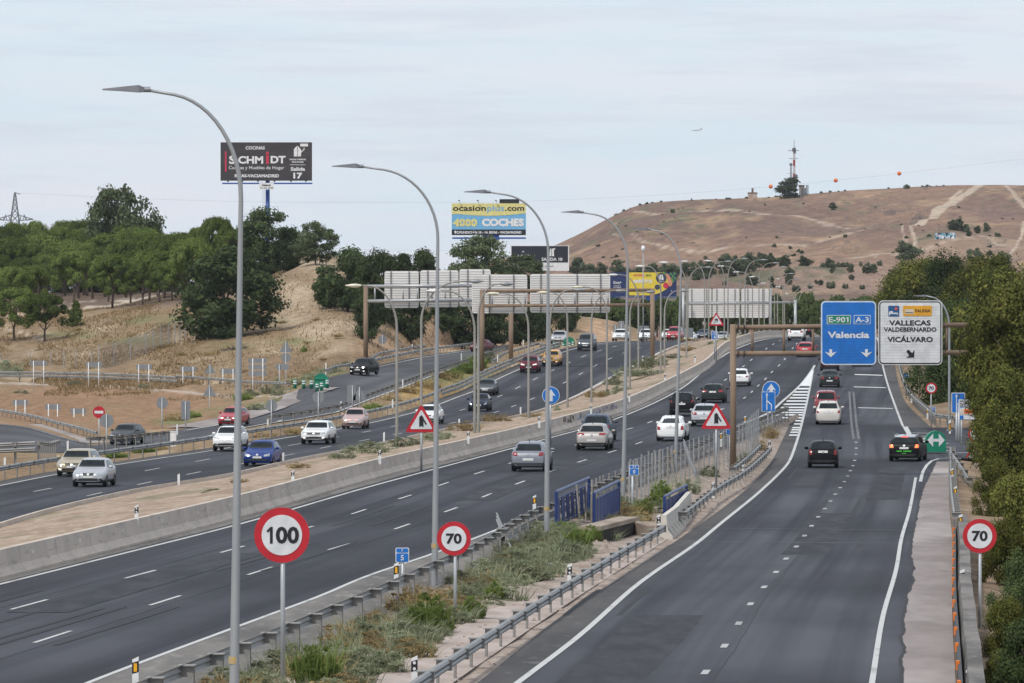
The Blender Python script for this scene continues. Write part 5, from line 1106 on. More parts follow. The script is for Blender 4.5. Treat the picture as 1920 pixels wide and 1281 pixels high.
# twin advert: streaming service and supermarket
B = Bill('billboard', 'navy and yellow twin billboard behind the gantry, groceries painted at its end', 1144, 511, 1268.5, 556, 930, 1133, 640, BBLUE, .3, [M('poster_navy', (.014,.03,.12), .6), STEEL])
mb = MB(); B.poly(mb, [(1179.5,511),(1246,511),(1252,520),(1256,531),(1250,542),(1238,549),(1222,554),(1179.5,554)]); mb.build('yellow_field', M('poster_yellow', (.78,.60,.06), .6), B.t)
mb = MB(); B.text(mb, 'Disney+', 1157.5, 532.5, 5.5, 15, bold=.02); B.text(mb, 'DISPONIBLE YA', 1157.5, 537, 1.6, 13); B.text(mb, 'EN TU TELEVISOR', 1157.5, 540, 1.8, 14, bold=.03)
B.text(mb, 'ABIERTOS', 1204.5, 530.5, 6, 36, bold=.05, y=-.06); B.poly(mb, [(1235,525),(1237.2,515),(1239,515),(1239,525)], -.06); B.poly(mb, [(1240.3,525),(1240.3,515),(1242.3,515),(1244.5,525)], -.06); B.text(mb, 'SALIDA 10', 1240, 528.5, 1.8, 10, y=-.06); B.poly(mb, [(1258,546),(1259.5,544.3),(1260,547)], -.06); mb.build('white_lettering', LETW, B.t)
mb = MB(); B.poly(mb, [(1239.8 + 10 * math.cos(i * .314), 521.5 + 10 * math.sin(i * .314)) for i in range(20)], -.045); B.poly(mb, [(1232.5 + 5 * math.cos(i * .4), 538.5 + 5 * math.sin(i * .4)) for i in range(15)], -.045); mb.build('dark_disc', M('poster_slate', (.04,.05,.09), .6), B.t)
mb = MB(); B.poly(mb, [(1248.5 + 5.2 * math.cos(i * .4), 535.5 + 5.8 * math.sin(i * .4)) for i in range(15)], -.05); B.text(mb, 'AHORRA', 1198, 518.5, 4.4, 22, bold=.03); mb.build('red_mark', POSTR, B.t)
mb = MB(); B.poly(mb, [(1248,514),(1252,513),(1257,520),(1261,530),(1259,536),(1255,538),(1252,528)], -.035); mb.build('salmon_slab', M('poster_salmon', (.65,.28,.16), .6), B.t)
mb = MB()
for i, (a, b) in enumerate(((1258,514),(1262,518),(1260,523),(1265,513),(1266,522),(1262,527),(1246,513))): B.poly(mb, [(a + 2.6 * math.cos(j * .785), b + 2.6 * math.sin(j * .785)) for j in range(8)], -.03 - i * .003)
B.text(mb, 'MAS', 1216, 518.5, 4.4, 10, bold=.03, y=-.05); mb.build('green_mark', M('poster_green', (.09,.25,.07), .6), B.t)
mb = MB(); x0, z0 = B.q(1144, 559); x1, z1 = B.q(1268.5, 556.5); mb.box(((x0+x1)/2, -.5, (z0+z1)/2), (x1-x0, .5, .12)); x0, z0 = B.q(1212, 563); x1, z1 = B.q(1231, 556); mb.box(((x0+x1)/2, -.7, (z0+z1)/2), (x1-x0, .1, z1-z0)); mb.build('catwalk', BBLUE, B.t)
# ------------------------------------------------------------------ lattice pylon, overhead line, mast, plane, hilltop huts
Y = 1500; k = Y / F; b = P(28, 470, Y); t = thing('lattice_pylon', 'grey lattice power pylon rising behind the pine wood', 'pylon', b)
LAT = M('lattice_steel', (.16,.18,.2), .6, .3); mb = MB(); hz = lambda py: CH - (py - HY) * k - b.z
def lattice(mb, levels, r):
    prev = None
    for z, w_ in levels:
        c = [Vector((a*w_, e*w_, z)) for a, e in ((-1,-1),(1,-1),(1,1),(-1,1))]
        if prev:
            for i in range(4):
                mb.tube([prev[i], c[i]], r, 4, cap=False); mb.tube([prev[i], c[(i+1) % 4]], r * .6, 4, cap=False); mb.tube([prev[(i+1) % 4], c[i]], r * .6, 4, cap=False); mb.tube([c[i], c[(i+1) % 4]], r * .6, 4, cap=False)
        prev = c
lattice(mb, [(hz(py), w_ * k) for py, w_ in ((470,14),(440,10),(418,8),(403,6.5),(390,4.6),(380,3.4),(371,2.4),(365,1.5),(361,.8))], .11)
mb.build('tower', LAT, t)
mb = MB()
for sgn in (-1, 1):
    e = Vector((sgn * 34 * k, 0, hz(411)))
    for y in (-.8, .8):
        mb.tube([Vector((sgn * 6 * k, y, hz(403))), e], .1, 4, cap=False); mb.tube([Vector((sgn * 7 * k, y, hz(414))), e], .1, 4, cap=False)
        for u in (.2, .4, .6, .8): mb.tube([Vector((sgn*6*k, y, hz(403))).lerp(e, u), Vector((sgn*7*k, y, hz(414))).lerp(e, u - .12)], .06, 4, cap=False)
    mb.tube([e, e + Vector((-sgn * 13 * k, 0, -.3)), e + Vector((-sgn * 17 * k, 0, 1.2))], .16, 5)
mb.tube([Vector((-1*k,0,hz(362))), Vector((3*k,0,hz(362))), Vector((10*k,0,hz(364.5)))], .1, 4); mb.build('cross_arm', LAT, t)
WIRE = M('overhead_wire', (.2,.21,.23), .6)
def wire(label, pix, r, balls=()):
    dense = []
    c1 = C1([(a, b_) for a, b_, _ in pix]); c2 = C1([(a, y) for a, _, y in pix])
    for px in frange(pix[0][0], pix[-1][0], 50): dense.append(P(px, c1(px), c2(px)))
    t = thing('overhead_line', label, 'power line', dense[0]); MB().tube([p - dense[0] for p in dense], r, 4).build('cable', WIRE, t)
    for px in balls:
        p = P(px, c1(px), c2(px)) - dense[0]; mb = MB(); n_ = 10
        for i in range(n_ + 1):
            for j in range(14): mb.v.append((p.x + .52 * math.sin(math.pi*i/n_) * math.cos(2*math.pi*j/14), p.y + .52 * math.sin(math.pi*i/n_) * math.sin(2*math.pi*j/14), p.z + .52 * math.cos(math.pi*i/n_)))
        for i in range(n_):
            for j in range(14): mb.f.append((14*i+j, 14*i+(j+1) % 14, 14*i+14+(j+1) % 14, 14*i+14+j)); mb.m.append(0)
        mb.build('marker_ball', M('ball_orange', (.75,.16,.03), .5), t, smooth=True)
wire('thin overhead line from the pylon over the bare hill with orange marker balls', [(30,362,1500),(300,374,1480),(600,380,1450),(900,379,1420),(1200,368,1400),(1445,350,1380),(1567,338.5,1370),(1686,325.5,1360),(1960,293,1340)], .016, (1445,1567,1686))
wire('faint lower overhead line crossing behind the crest of the sandy knoll', [(-40,459,1500),(560,464,1400),(700,468,1400),(860,471,1400),(1000,474,1400)], .012)
b = hill_at(1489, 369); Y = b.y; k = Y / F; t = thing('radio_mast', 'slender red and white radio mast on the hilltop behind the dark tree', 'radio mast', b)
hz = lambda py: CH - (py - HY) * k - b.z
MR_, MW_ = M('mast_red', (.38,.06,.06), .6), M('mast_white', (.62,.62,.64), .6)
for i, (a, c) in enumerate(((372,340),(340,326),(326,312),(312,300),(300,288),(288,278))):
    mb = MB(); lattice(mb, [(hz(a) + (hz(c) - hz(a)) * j / 4, (1.7 - .13 * i) * k) for j in range(5)], .15); mb.build('mast_section', MW_ if i % 2 == 0 else MR_, t)
mb = MB()
for py, w_ in ((282.5,12),(297.5,9)): mb.tube([(-w_*k,0,hz(py)),(w_*.8*k,0,hz(py))], .1, 5)
mb.tube([(0,0,hz(280)),(0,0,hz(263))], .1, 5); mb.tube([(2*k,0,hz(290)),(2*k,0,hz(275))], .08, 5); mb.box((-1.5*k,0,hz(281)), (.8,.8,1.2)); mb.box((1.3*k,0,hz(283)), (.8,.8,1.6)); mb.tube([(3.6*k,-.5,hz(330)),(3.6*k,.2,hz(330))], .55, 12); mb.box((4.4*k,0,hz(333)),(1.2,.4,.4)); mb.build('antenna', LAT, t)
b2 = hill_at(1483, 369); t = thing('radio_mast', 'short thin mast beside the red and white one, half behind the dark tree', 'radio mast', b2)
mb = MB(); lattice(mb, [(2 + (318 - 369) * -k * j / 8, 1.0 * k) for j in range(9)], .07); mb.build('tower', LAT, t)
mb = MB(); mb.tube([(0,0,(369-318)*k+2),(0,0,(369-306)*k)], .06, 5); mb.box((0,0,(369-319)*k+2), (1.0,.6,.8)); mb.tube([(-8*k,0,(369-325)*k),(4*k,0,(369-325)*k)], .05, 5); mb.build('antenna', LAT, t)
HUT = M('hut_wall', (.5,.46,.42), .8); HUTR = M('hut_roof', (.16,.1,.08), .8)
p = hill_at(1503, 367); t = thing('hilltop_hut', 'small pale hut beside the mast and dark tree on the hilltop', 'hut', p)
MB().box((0,0,1.2), (9*k, 4, 3.6)).build('wall', HUT, t); MB().box((0,0,3.2), (10.5*k, 4.6, .5)).build('roof', HUTR, t); MB().box((3.6*k,-2.05,1.2),(1.6,.1,2.6)).build('door', GREYBACK, t)
p = hill_at(1513.5, 366); t = thing('hilltop_cabinet', 'tall grey cabinets standing beside the pale hut on the hilltop', 'cabinet', p)
for dx in (-1.4, 1.4): MB().box((dx*k,0,1.3), (1.6*k,1.2,4)).build('cabinet_box', GREYBACK, t)
p = hill_at(1411, 369); t = thing('hilltop_ruin', 'low flat-topped ruin with a chimney stub on the hilltop', 'hut', p)
MB().box((0,0,.6), (17*k,3,2.0)).build('wall', M('ruin_wall', (.33,.22,.17), .9, c2=(.45,.4,.36), scale=.6), t); MB().box((0,0,1.75), (18*k,3.2,.35)).build('roof', HUTR, t); MB().box((0,0,2.6),(.7,.7,1.6)).build('chimney', HUTR, t)
p = hill_at(1772, 461); k = p.y / F; t = thing('graffiti_wall', 'low wall covered in turquoise and white graffiti on the hillside', 'wall', p)
MB().prism([(-19*k,-.6),(19*k,-.2),(19.5*k,11.5*k),(-18*k,10.5*k)], 0, .5).build('wall', mix_chain('graffiti_wall_paint', (.5,.55,.6), [((.05,.25,.33), .55, (1,1,1), .46, .5, 3), ((.03,.04,.09), .7, (1.4,1,1), .52, .55, 3), ((.72,.74,.76), .5, (1.3,1,.8), .56, .58, 2)], .8), t)
# airliner
Y = 3200; k = Y / F; c = P(1306, 244.5, Y); t = thing('airliner', 'small pale airliner climbing in the sky above the hill', 'aeroplane', c); t.rotation_euler = (0, R(4), R(188))
PLN = M('aircraft_white', (.55,.57,.6), .5); PLG = M('aircraft_grey', (.32,.34,.38), .5)
mb = MB(); mb.tube([(x*k, 0, z*k) for x, z in ((10,-.1),(9,0),(7,.1),(-5,.1),(-8,.4),(-10.5,.8))], [v_*k for v_ in (.1,.7,1.0,1.0,.6,.1)], 10); mb.build('fuselage', PLN, t, smooth=True)
for s_ in (-1, 1):
    MB().add([(2*k, s_*.8*k, -.4*k), (-2*k, s_*.8*k, -.4*k), (-5*k, s_*9*k, .4*k), (-3.8*k, s_*9*k, .4*k), (1*k, s_*.8*k, -.15*k), (-2*k, s_*.8*k, -.2*k), (-5*k, s_*9*k, .5*k), (-3.9*k, s_*9*k, .5*k)], [(0,1,2,3),(7,6,5,4),(0,3,7,4),(1,5,6,2),(2,6,7,3),(0,4,5,1)]).build('wing', PLG, t)
    MB().tube([(2.2*k, s_*3*k, -.9*k),(.2*k, s_*3*k, -.8*k)], [.55*k,.4*k], 8).build('engine', PLG, t)
    MB().add([(-8*k, s_*.3*k, .5*k), (-9.8*k, s_*.3*k, .6*k), (-10.6*k, s_*3.4*k, .8*k), (-9.9*k, s_*3.4*k, .8*k), (-8.6*k, s_*.3*k, .75*k)], [(0,1,2,3),(4,3,2,1),(0,3,4)]).build('tailplane', PLG, t)
MB().prism([(-7*k,.7*k),(-9.6*k,.9*k),(-11*k,4.3*k),(-9.7*k,4.3*k)][::-1], -.15*k, .15*k).build('tail_fin', PLG, t)
# ------------------------------------------------------------------ blue railings, culvert, stakes and fence on the verge
BLU = M('railing_blue', (.008,.034,.165), .55, c2=(.007,.026,.12), scale=2); BLUTOP = M('railing_rail_worn', (.13,.165,.26), .55, c2=(.06,.09,.19), scale=3)
def railing(label, a, b, h, nbar, slant=0, solid=False, capm=None):
    t = thing('blue_railing', label, 'railing', a, 0, None); d = b - a; u = d.normalized()
    mb = MB(); mb.tube([(0,0,h), d + Vector((0,0,h))], .065, 8); mb.build('top_rail', capm or BLUTOP, t)
    mb = MB(); mb.tube([(0,0,.08), d + Vector((0,0,.08))], .035, 6); mb.tube([(0,0,h*.8), d + Vector((0,0,h*.8))], .03, 6); mb.build('lower_rail', BLU, t)
    for p in (Vector((0,0,0)), d): MB().tube([p + Vector((0,0,-.3)), p + Vector((0,0,h))], .06, 8).build('post', BLU, t)
    for i in range(nbar):
        p = d * ((i + .5) / nbar); q2_ = p + u * slant; mb = MB()
        n_ = Vector((u.y, -u.x, 0)) * .012; w_ = u * (d.length / nbar * (.42 if solid else .3))
        mb.v = [tuple(x) for x in (p - w_ - n_, p + w_ - n_, p + w_ + n_, p - w_ + n_, q2_ - w_ - n_ + Vector((0,0,h*.8)), q2_ + w_ - n_ + Vector((0,0,h*.8)), q2_ + w_ + n_ + Vector((0,0,h*.8)), q2_ - w_ + n_ + Vector((0,0,h*.8)))]
        mb.f = [(3,2,1,0),(4,5,6,7),(0,1,5,4),(1,2,6,5),(2,3,7,6),(3,0,4,7)]; mb.m = [0] * 6
        mb.build('bar', BLU, t)
    return t
Ya = 203; g1 = P(1043, 989, Ya); g2 = P(1104, 958, 219)
railing('bent blue steel railing with slanting flat bars behind the crash barrier', g1, g2, 1.3, 7, slant=-.5)
g1 = P(1114, 989, 208); g2 = P(1160, 962, 222)
railing('upright blue steel railing panel above the concrete culvert mouth', g1, g2, 1.28, 8, solid=True, capm=BLUTOP)
g1 = P(1246, 972, 218); g2 = P(1287, 948, 234)
railing('short blue steel railing rising behind the white concrete blocks', g1, g2, .85, 6, solid=True, capm=BLUTOP)
p = G(1158, 1012, lambda Y: (zm(Y) + zr(Y)) / 2); t = thing('culvert', 'concrete culvert mouth with a dark opening under the blue railing', 'culvert', p)
SLAB = mix_chain('culvert_concrete', (.36,.3,.245), [((.25,.2,.16), 1.2, (1,.5,1), .42, .62, 5)], .9)
a0, a1 = Vector((-1.0, -.5, .42)), Vector((.55, 7.0, .5))
mb = MB(); mb.beam(a0, a1, .8, .16); mb.build('slab', SLAB, t)
mb = MB(); mb.beam(a0 + Vector((.1,.3,-.36)), a1 + Vector((.1,-.3,-.36)), .62, .52); mb.build('opening', M('culvert_dark', (.018,.016,.014), .95), t)
mb = MB(); mb.beam(a1 + Vector((.05,-.4,-.3)), a1 + Vector((.75,-2.6,-.45)), .25, .55); mb.build('wing_wall', SLAB, t)
for i, (a, b_, lab) in enumerate((((1250,1012),(1276,990),'white scalloped concrete block at the end of the exit barrier, nearer the bridge joint'),((1272,993),(1296,962),'white scalloped concrete block beside the short blue railing'))):
    A, Bq = G(*a, zr), G(*b_, zr); A.x -= .1; Bq.x -= .1; t = thing('barrier_block', lab, 'concrete block', A, 0, None)
    d = Bq - A; fr = frames_of([Vector((0,0,0)), d]); sweep([(.32,-.05),(.32,.12),(.14,.36),(.09,.9),(-.09,.9),(-.14,.36),(-.32,.12),(-.32,-.05)], fr).build('body', M('white_concrete', (.62,.58,.52), .85, c2=(.5,.46,.4), scale=2), t)
    mb = MB(); n_ = 5; sd_ = fr[0][1]
    for j in range(n_):
        c = d * ((j + .5) / n_); w_ = d.normalized() * (d.length / n_ * .32)
        mb.add([c - w_ + sd_*.335 + Vector((0,0,.13)), c + w_ + sd_*.335 + Vector((0,0,.13)), c + w_*.6 + sd_*.13 + Vector((0,0,.42)), c - w_*.6 + sd_*.13 + Vector((0,0,.42))], [(0,1,2,3)])
    mb.build('scallop', M('scallop_shade', (.52,.47,.41), .9), t)
# fallen rails and stakes
for a, b_, ya, yb_, lab in (((930,982),(958,1056),200,181,'loose crash barrier beam leaning into the weeds beside the 70 sign'),((1281,838),(1303,902),285,266,'loose crash barrier beam hanging off the fence line before the merging triangle')):
    A, Bq = P(*a, ya) + Vector((0,0,.25)), P(*b_, yb_) + Vector((0,0,.3)); t = thing('loose_beam', lab, 'steel beam', Bq); d = A - Bq
    sweep([(x * 1.0, z - .15) for x, z in WB], frames_of([Vector((0,0,0)), d * .5, d])).build('beam', RAILM, t)
A, Bq = P(1010, 1081, 174), P(1032, 1070, 176); t = thing('loose_beam', 'short piece of crash barrier lying in the grey weeds', 'steel beam', A); sweep([(x, z - .05) for x, z in WB], frames_of([Vector((0,0,0)), Bq - A])).build('beam', RAILM, t)
STAKE = M('weathered_stake', (.36,.33,.29), .8, c2=(.25,.22,.19), scale=4)
for a, b_ in (((1081,910),(1088,995)),((1100,906),(1098,984)),((1110,901),(1109,990)),((1118,898),(1117,960)),((1125,894),(1126,940)),((1131,892),(1133,936)),((1142,888),(1142,930)),((1154,884),(1154,926)),((1165,880),(1164,925)),((1173,925),(1173,960)),((1182,862),(1177,935)),((1192,861),(1193,945)),((1203,853),(1202,930)),((1216,847),(1215,918)),((1227,845),(1229,922)),((1238,843),(1238,905)),((1252,840),(1254,918)),((1257,842),(1268,915))):
    Yk = 205 + (1000 - b_[1]) * .62; A, Bq = P(*b_, Yk), P(*a, Yk)
    t = thing('fence_stake', 'thin weathered stake of the broken fence above the culvert', 'fence stake', A, 0, 'stakes of the broken fence'); d = Bq - A
    MB().tube([d * -.15, d], .035, 6).build('stake', STAKE, t); MB().tube([d * .985, d * 1.01], .05, 6).build('cap', STEEL, t)
def mesh_fence(label, pts, h, step, wires, hz_n, mat, postr=.035, wr=.006):
    o = pts[0].copy(); t = thing('wire_fence', label, 'fence', o, 0, None); loc = [p - o for p in pts]
    for p in resample(loc, step)[:100]: MB().tube([p + Vector((0,0,-.3)), p + Vector((0,0,h))], postr, 6).build('post', STEEL, t)
    mb = MB(); fine = resample(loc, wires); upv = Vector((0,0,h))
    for i, p in enumerate(fine):
        for m_ in (1, -1):
            j = i + m_ * max(1, int(h * .8 / wires))
            if 0 <= j < len(fine): 
                e = fine[j] + upv; dd = Vector((.0,.0,wr)); s_ = (fine[j] - p).normalized() * wr if j != i else Vector((wr,0,0))
                mb.add([p - s_, p + s_, e + s_, e - s_], [(0,1,2,3)])
    for z in frange(.05, h, hz_n):
        mb.tube([p + Vector((0,0,z)) for p in loc], wr * .8, 3, cap=False)
    mb.build('mesh_panel', mat, t); return t
FW = M('fence_wire', (.26,.26,.26), .5, .4)
fp = [P(a, b_, 208 + (975 - b_) * .75) for a, b_ in ((1180,945),(1240,915),(1300,890),(1360,868),(1400,848),(1424,822))]
mesh_fence('chain-link fence between thin posts behind the merging triangle and gantry post', fp, 1.75, 2.6, .16, 3, FW, .035, .009)
fp = [lift(left_at(a, b_), 0) for a, b_ in ((0,694),(45,692),(100,690),(150,690),(185,689),(205,688))]
mesh_fence('low wire fence beyond the upper track', fp, 2.0, 4, .6, 3, FW, .05, .012)
fp = [lift(left_at(a, b_), 0) for a, b_ in ((185,692),(230,682),(270,670),(300,655),(328,643))]
mesh_fence('grey close-mesh fence climbing the dry slope', fp, 2.6, 3, .22, 6, FW, .06, .02)
fp = [lift(left_at(a, b_), 0) for a, b_ in ((328,640),(350,632),(375,630),(400,630))]
mesh_fence('grey mesh fence under the big dark tree', fp, 2.2, 3, .35, 4, FW, .06, .016)
# ------------------------------------------------------------------ cars
GLASS = M('car_glass', (.008,.011,.013), .08, 0, c2=(.02,.027,.03), scale=1.2, spec=.22); TYRE = M('tyre_rubber', (.016,.016,.017), .85); RIM = M('alloy_rim', (.42,.43,.44), .35, .6)
TRIM = M('black_trim', (.018,.018,.019), .6); PLATE = M('number_plate', (.72,.72,.69), .5, c2=(.62,.62,.6), scale=6); HEAD = M('headlight_lens', (.55,.57,.58), .12, .3, c2=(.25,.27,.28), scale=5)
HEADON = M('headlight_lit', (1,.97,.9), .3, emit=1.6); TAIL = M('taillight_red', (.32,.012,.018), .2, c2=(.2,.01,.015), scale=6, spec=.7); TAILON = M('brake_light_lit', (1,.2,.06), .3, emit=1.3); CHROME = M('chrome', (.6,.6,.6), .2, .9); FOG = M('fog_light', (.8,.8,.75), .3, emit=.9)
def paint(name, c, metal=.0): return M('paint_' + name, c, .35, metal, c2=tuple(x * .93 for x in c), scale=.8, coat=.45 if max(c) > .15 else .03, spec=.5 if max(c) > .15 else .12)
KIND = {   # L, W, H, stations (t, ztop, belt, width, roof width), screen t0, t1, rear t0, t1
 'hatch': (4.15, 1.76, 1.47, [(0,.60,.55,.78,.7),(.02,.72,.66,.9,.78),(.07,.80,.73,.97,.8),(.2,.93,.86,1,.82),(.275,1.0,.92,1,.82),(.44,1.43,.94,1,.70),(.58,1.47,.95,1,.69),(.83,1.42,.98,.99,.67),(.93,1.10,.98,.96,.74),(.965,.97,.92,.94,.8),(.99,.88,.82,.9,.8),(1,.58,.5,.84,.78)], .285, .44, .845, .93),
 'mini': (3.6, 1.66, 1.50, [(0,.62,.56,.76,.7),(.03,.76,.7,.9,.76),(.1,.86,.79,.97,.78),(.2,.96,.88,1,.8),(.28,1.02,.93,1,.8),(.45,1.45,.95,1,.70),(.6,1.5,.96,1,.69),(.84,1.42,.98,.98,.66),(.94,1.1,.98,.95,.74),(.97,.95,.9,.93,.78),(.99,.85,.8,.9,.78),(1,.55,.5,.84,.76)], .29, .45, .855, .94),
 'suv': (4.35, 1.82, 1.62, [(0,.72,.66,.82,.74),(.02,.86,.8,.93,.8),(.06,.95,.88,.98,.82),(.2,1.05,.97,1,.84),(.27,1.12,1.02,1,.84),(.42,1.57,1.03,1,.73),(.56,1.62,1.04,1,.72),(.86,1.57,1.06,.99,.70),(.945,1.2,1.06,.96,.77),(.97,1.05,1.0,.95,.82),(.99,.95,.9,.92,.82),(1,.62,.56,.87,.8)], .275, .42, .875, .945),
 'sedan': (4.6, 1.78, 1.45, [(0,.58,.53,.78,.7),(.02,.70,.65,.92,.78),(.07,.78,.72,.98,.8),(.2,.9,.84,1,.82),(.28,.97,.9,1,.82),(.43,1.40,.92,1,.69),(.55,1.45,.93,1,.68),(.72,1.40,.95,1,.66),(.84,1.03,.95,.98,.76),(.93,1.0,.93,.96,.8),(.985,.93,.86,.9,.8),(1,.58,.5,.84,.78)], .29, .43, .735, .84),
 'wagon': (4.65, 1.83, 1.47, [(0,.62,.57,.8,.72),(.02,.74,.68,.93,.8),(.07,.82,.75,.98,.82),(.2,.94,.87,1,.83),(.27,1.0,.93,1,.83),(.41,1.43,.95,1,.71),(.55,1.47,.96,1,.70),(.87,1.43,.98,.99,.68),(.95,1.1,.99,.96,.76),(.975,.97,.92,.94,.8),(.99,.88,.82,.91,.8),(1,.6,.52,.86,.78)], .28, .41, .885, .95),
 'van': (4.4, 1.82, 1.83, [(0,.72,.66,.82,.74),(.02,.9,.84,.93,.8),(.06,1.0,.93,.98,.82),(.15,1.12,1.03,1,.84),(.21,1.2,1.08,1,.84),(.38,1.74,1.1,1,.78),(.5,1.83,1.1,1,.77),(.9,1.8,1.12,1,.76),(.965,1.3,1.1,.98,.82),(.98,1.05,1.0,.97,.84),(.99,.95,.9,.95,.84),(1,.6,.55,.9,.82)], .22, .375, .915, .965),
 'fast': (4.45, 1.75, 1.49, [(0,.58,.53,.78,.7),(.02,.7,.65,.9,.78),(.07,.8,.73,.97,.8),(.17,.95,.87,1,.82),(.24,1.02,.93,1,.82),(.45,1.46,.95,1,.69),(.56,1.49,.96,1,.68),(.74,1.42,.99,.99,.66),(.9,1.17,1.03,.96,.7),(.945,1.07,1.0,.95,.78),(.98,.95,.9,.92,.8),(1,.58,.5,.86,.8)], .25, .445, .76, .9)}
def ring(t, st, W, zb):
    zt, be, ws, tw = [f(t) for f in st]
    w_ = W / 2 * ws; h = zt - be; b0 = zb + (.08 if t < .015 or t > .985 else 0); r_ = tw * w_
    return [(0, b0), (.76*w_, b0), (.92*w_, b0 + .04), (.985*w_, b0 + .16), (w_, (b0 + be) / 2 + .06), (.985*w_, be - .05), (.945*w_, be + .01), (.945*w_ + (r_ - .945*w_) * .85, be + .82*h), (r_*.95, be + .93*h), (.62*r_, zt), (0, zt + .012)]
def car(kind, px, py, label, color, away=False, Y=None, prof=None, head=0.0, W=None, H=None, cat='car', lit=0, taillit=0, style='mid', grille=(.34,.16,.62,TRIM), tail=(.5,.8,.78,1.0), rearplate=.62, rails=False, roof=None, lower=None, name=None, extra=None):
    L_, W0, H0, sts, w0, w1, r0, r1 = KIND[kind]
    W = W or W0; sz = (H or H0) / H0
    if Y is None: Y = GY(py, prof)
    X = (px - CX) * Y / F
    hd = R(head); zc = prof(Y); Yc = Y + L_/2 * math.cos(hd); slope = math.atan((prof(Y + L_ * .9) - prof(Y + L_ * .1)) / (L_ * .8))
    c = Vector((X + math.sin(hd) * L_/2, Yc, (prof(Y) + prof(Y + L_)) / 2 + .012))
    root = thing(name or ('van' if kind == 'van' else 'car'), label, cat, c, 0, 'vehicles on the outbound lanes' if away else 'oncoming vehicles')
    root.rotation_euler = (slope if away else -slope, 0, -hd if away else -hd + math.pi)
    zb = .26 if kind in ('suv', 'van') else .2
    st = [C1([(s[0], s[1] * sz) for s in sts]), C1([(s[0], s[2] * (sz if kind != 'mini' else sz)) for s in sts]), C1([(s[0], s[3]) for s in sts]), C1([(s[0], s[4]) for s in sts])]
    ts = sorted(set([s[0] for s in sts] + frange(0, 1, 36)))
    mb = MB(); n = 21; yof = lambda t: L_/2 - t * L_
    for t in ts:
        h = ring(t, st, W, zb); full = [(x, z) for x, z in h] + [(-x, z) for x, z in h[-2:0:-1]] + [(0, 0)] 
        full = h + [(-x, z) for x, z in h[-2:0:-1]]
        n = len(full)
        bul = -.05 if t <= 0 else .05 if t >= 1 else 0
        for x, z in full: mb.v.append((x, yof(t), z))
    for j in range(len(ts) - 1):
        for i in range(n):
            mb.f.append((j*n + i, j*n + (i+1) % n, (j+1)*n + (i+1) % n, (j+1)*n + i)); mid = (i % n)
            low = i in (0, 1, 2, n-1, n-2, n-3)
            mb.m.append(1 if low else (2 if roof and i in (8, 9, 10, 11) and w1 - .02 < ts[j] < r0 + .02 else 0))
    mb.f.append(tuple(range(n))[::-1]); mb.f.append(tuple((len(ts)-1)*n + i for i in range(n))); mb.m += [0, 0]
    body = mb.build('body', [color, lower or TRIM, roof or color], root, smooth=True, angle=42)
    bvh = BVHTree.FromPolygons([Vector(v) for v in mb.v], mb.f)
    def hit(o, d):
        r = bvh.ray_cast(o, d); return r[0]
    def patch(nm, quad, axis, mat, nu=6, nv=3, off=.012, parent=root):
        """conforming raised panel: quad of 4 (u, z) corners seen along axis f / r / s+1 / s-1"""
        m2 = MB(); last = None; ok = True; g = []
        for j in range(nv + 1):
            for i in range(nu + 1):
                u, z = lerpq(quad, i / nu, j / nv)
                if axis == 'f': o, d = Vector((u, 6, z)), Vector((0, -1, 0))
                elif axis == 'r': o, d = Vector((u, -6, z)), Vector((0, 1, 0))
                else: sg = 1 if axis == 's' else -1; o, d = Vector((sg * 3, u, z)), Vector((-sg, 0, 0))
                p = hit(o, d); g.append((p, d))
        good = [p for p, d in g if p is not None]
        if not good: return None
        for (p, d) in g:
            if p is None: p = min(good, key=lambda q_: abs(q_.z)); 
            m2.v.append(tuple(p - d * off))
        for j in range(nv):
            for i in range(nu):
                f = (j*(nu+1)+i, j*(nu+1)+i+1, (j+1)*(nu+1)+i+1, (j+1)*(nu+1)+i); m2.f.append(f if axis in ('r', 's') else f[::-1]); m2.m.append(0)
        # rim going into the body
        bd = [i for i in range(nu+1)] + [j*(nu+1)+nu for j in range(1, nv+1)] + [nv*(nu+1)+i for i in range(nu-1, -1, -1)] + [j*(nu+1) for j in range(nv-1, 0, -1)]
        o_ = len(m2.v)
        for i in bd: m2.v.append(tuple(Vector(m2.v[i]) + g[i][1] * (off + .02)))
        for a in range(len(bd)): b_ = (a+1) % len(bd); m2.f.append((bd[b_], bd[a], o_ + a, o_ + b_)); m2.m.append(0)
        return m2.build(nm, mat, parent, smooth=True, angle=40)
    zt, be, wd_, tw = st
    bw = W/2
    # glass
    zc0, zc1 = zt(w0) + .01, zt(w1) - .06
    patch('windscreen', [(-bw*.79, zc0), (bw*.79, zc0), (bw*.665*tw(w1)/.70, zc1), (-bw*.665*tw(w1)/.70, zc1)], 'f', GLASS, 10, 6, .008)
    ra, rb = be(r1) + .05, zt(r0) - .05
    patch('rear_window', [(-bw*.73, ra), (bw*.73, ra), (bw*.63, rb), (-bw*.63, rb)], 'r', GLASS, 8, 6, .008)
    for ax in ('s', 't'):
        bb = be(.5) + .05; tp = zt(.55) - .13; ya, yb_, yc = yof(w0 + .055), yof(.565), yof(r0 - .03)
        q1 = [(ya, bb), (yb_ + .03, bb), (yb_ + .03, tp), (yof(w1 + .005), tp)]; q2_ = [(yb_ - .03, bb), (yc, bb + .02), (yof(r0 - .06), tp - .01), (yb_ - .03, tp)]
        for qd in (q1, q2_):
            patch('side_window', qd if ax == 't' else [(a, b_) for a, b_ in qd], ax, GLASS, 5, 3, .008)
    # front
    gx, gh, gz, gm = grille; gz *= sz
    hz_ = zt(.03) - .02
    patch('grille', [(-gx*.85, gz), (gx*.85, gz), (gx, gz + gh), (-gx, gz + gh)], 'f', gm, 8, 2, .01)
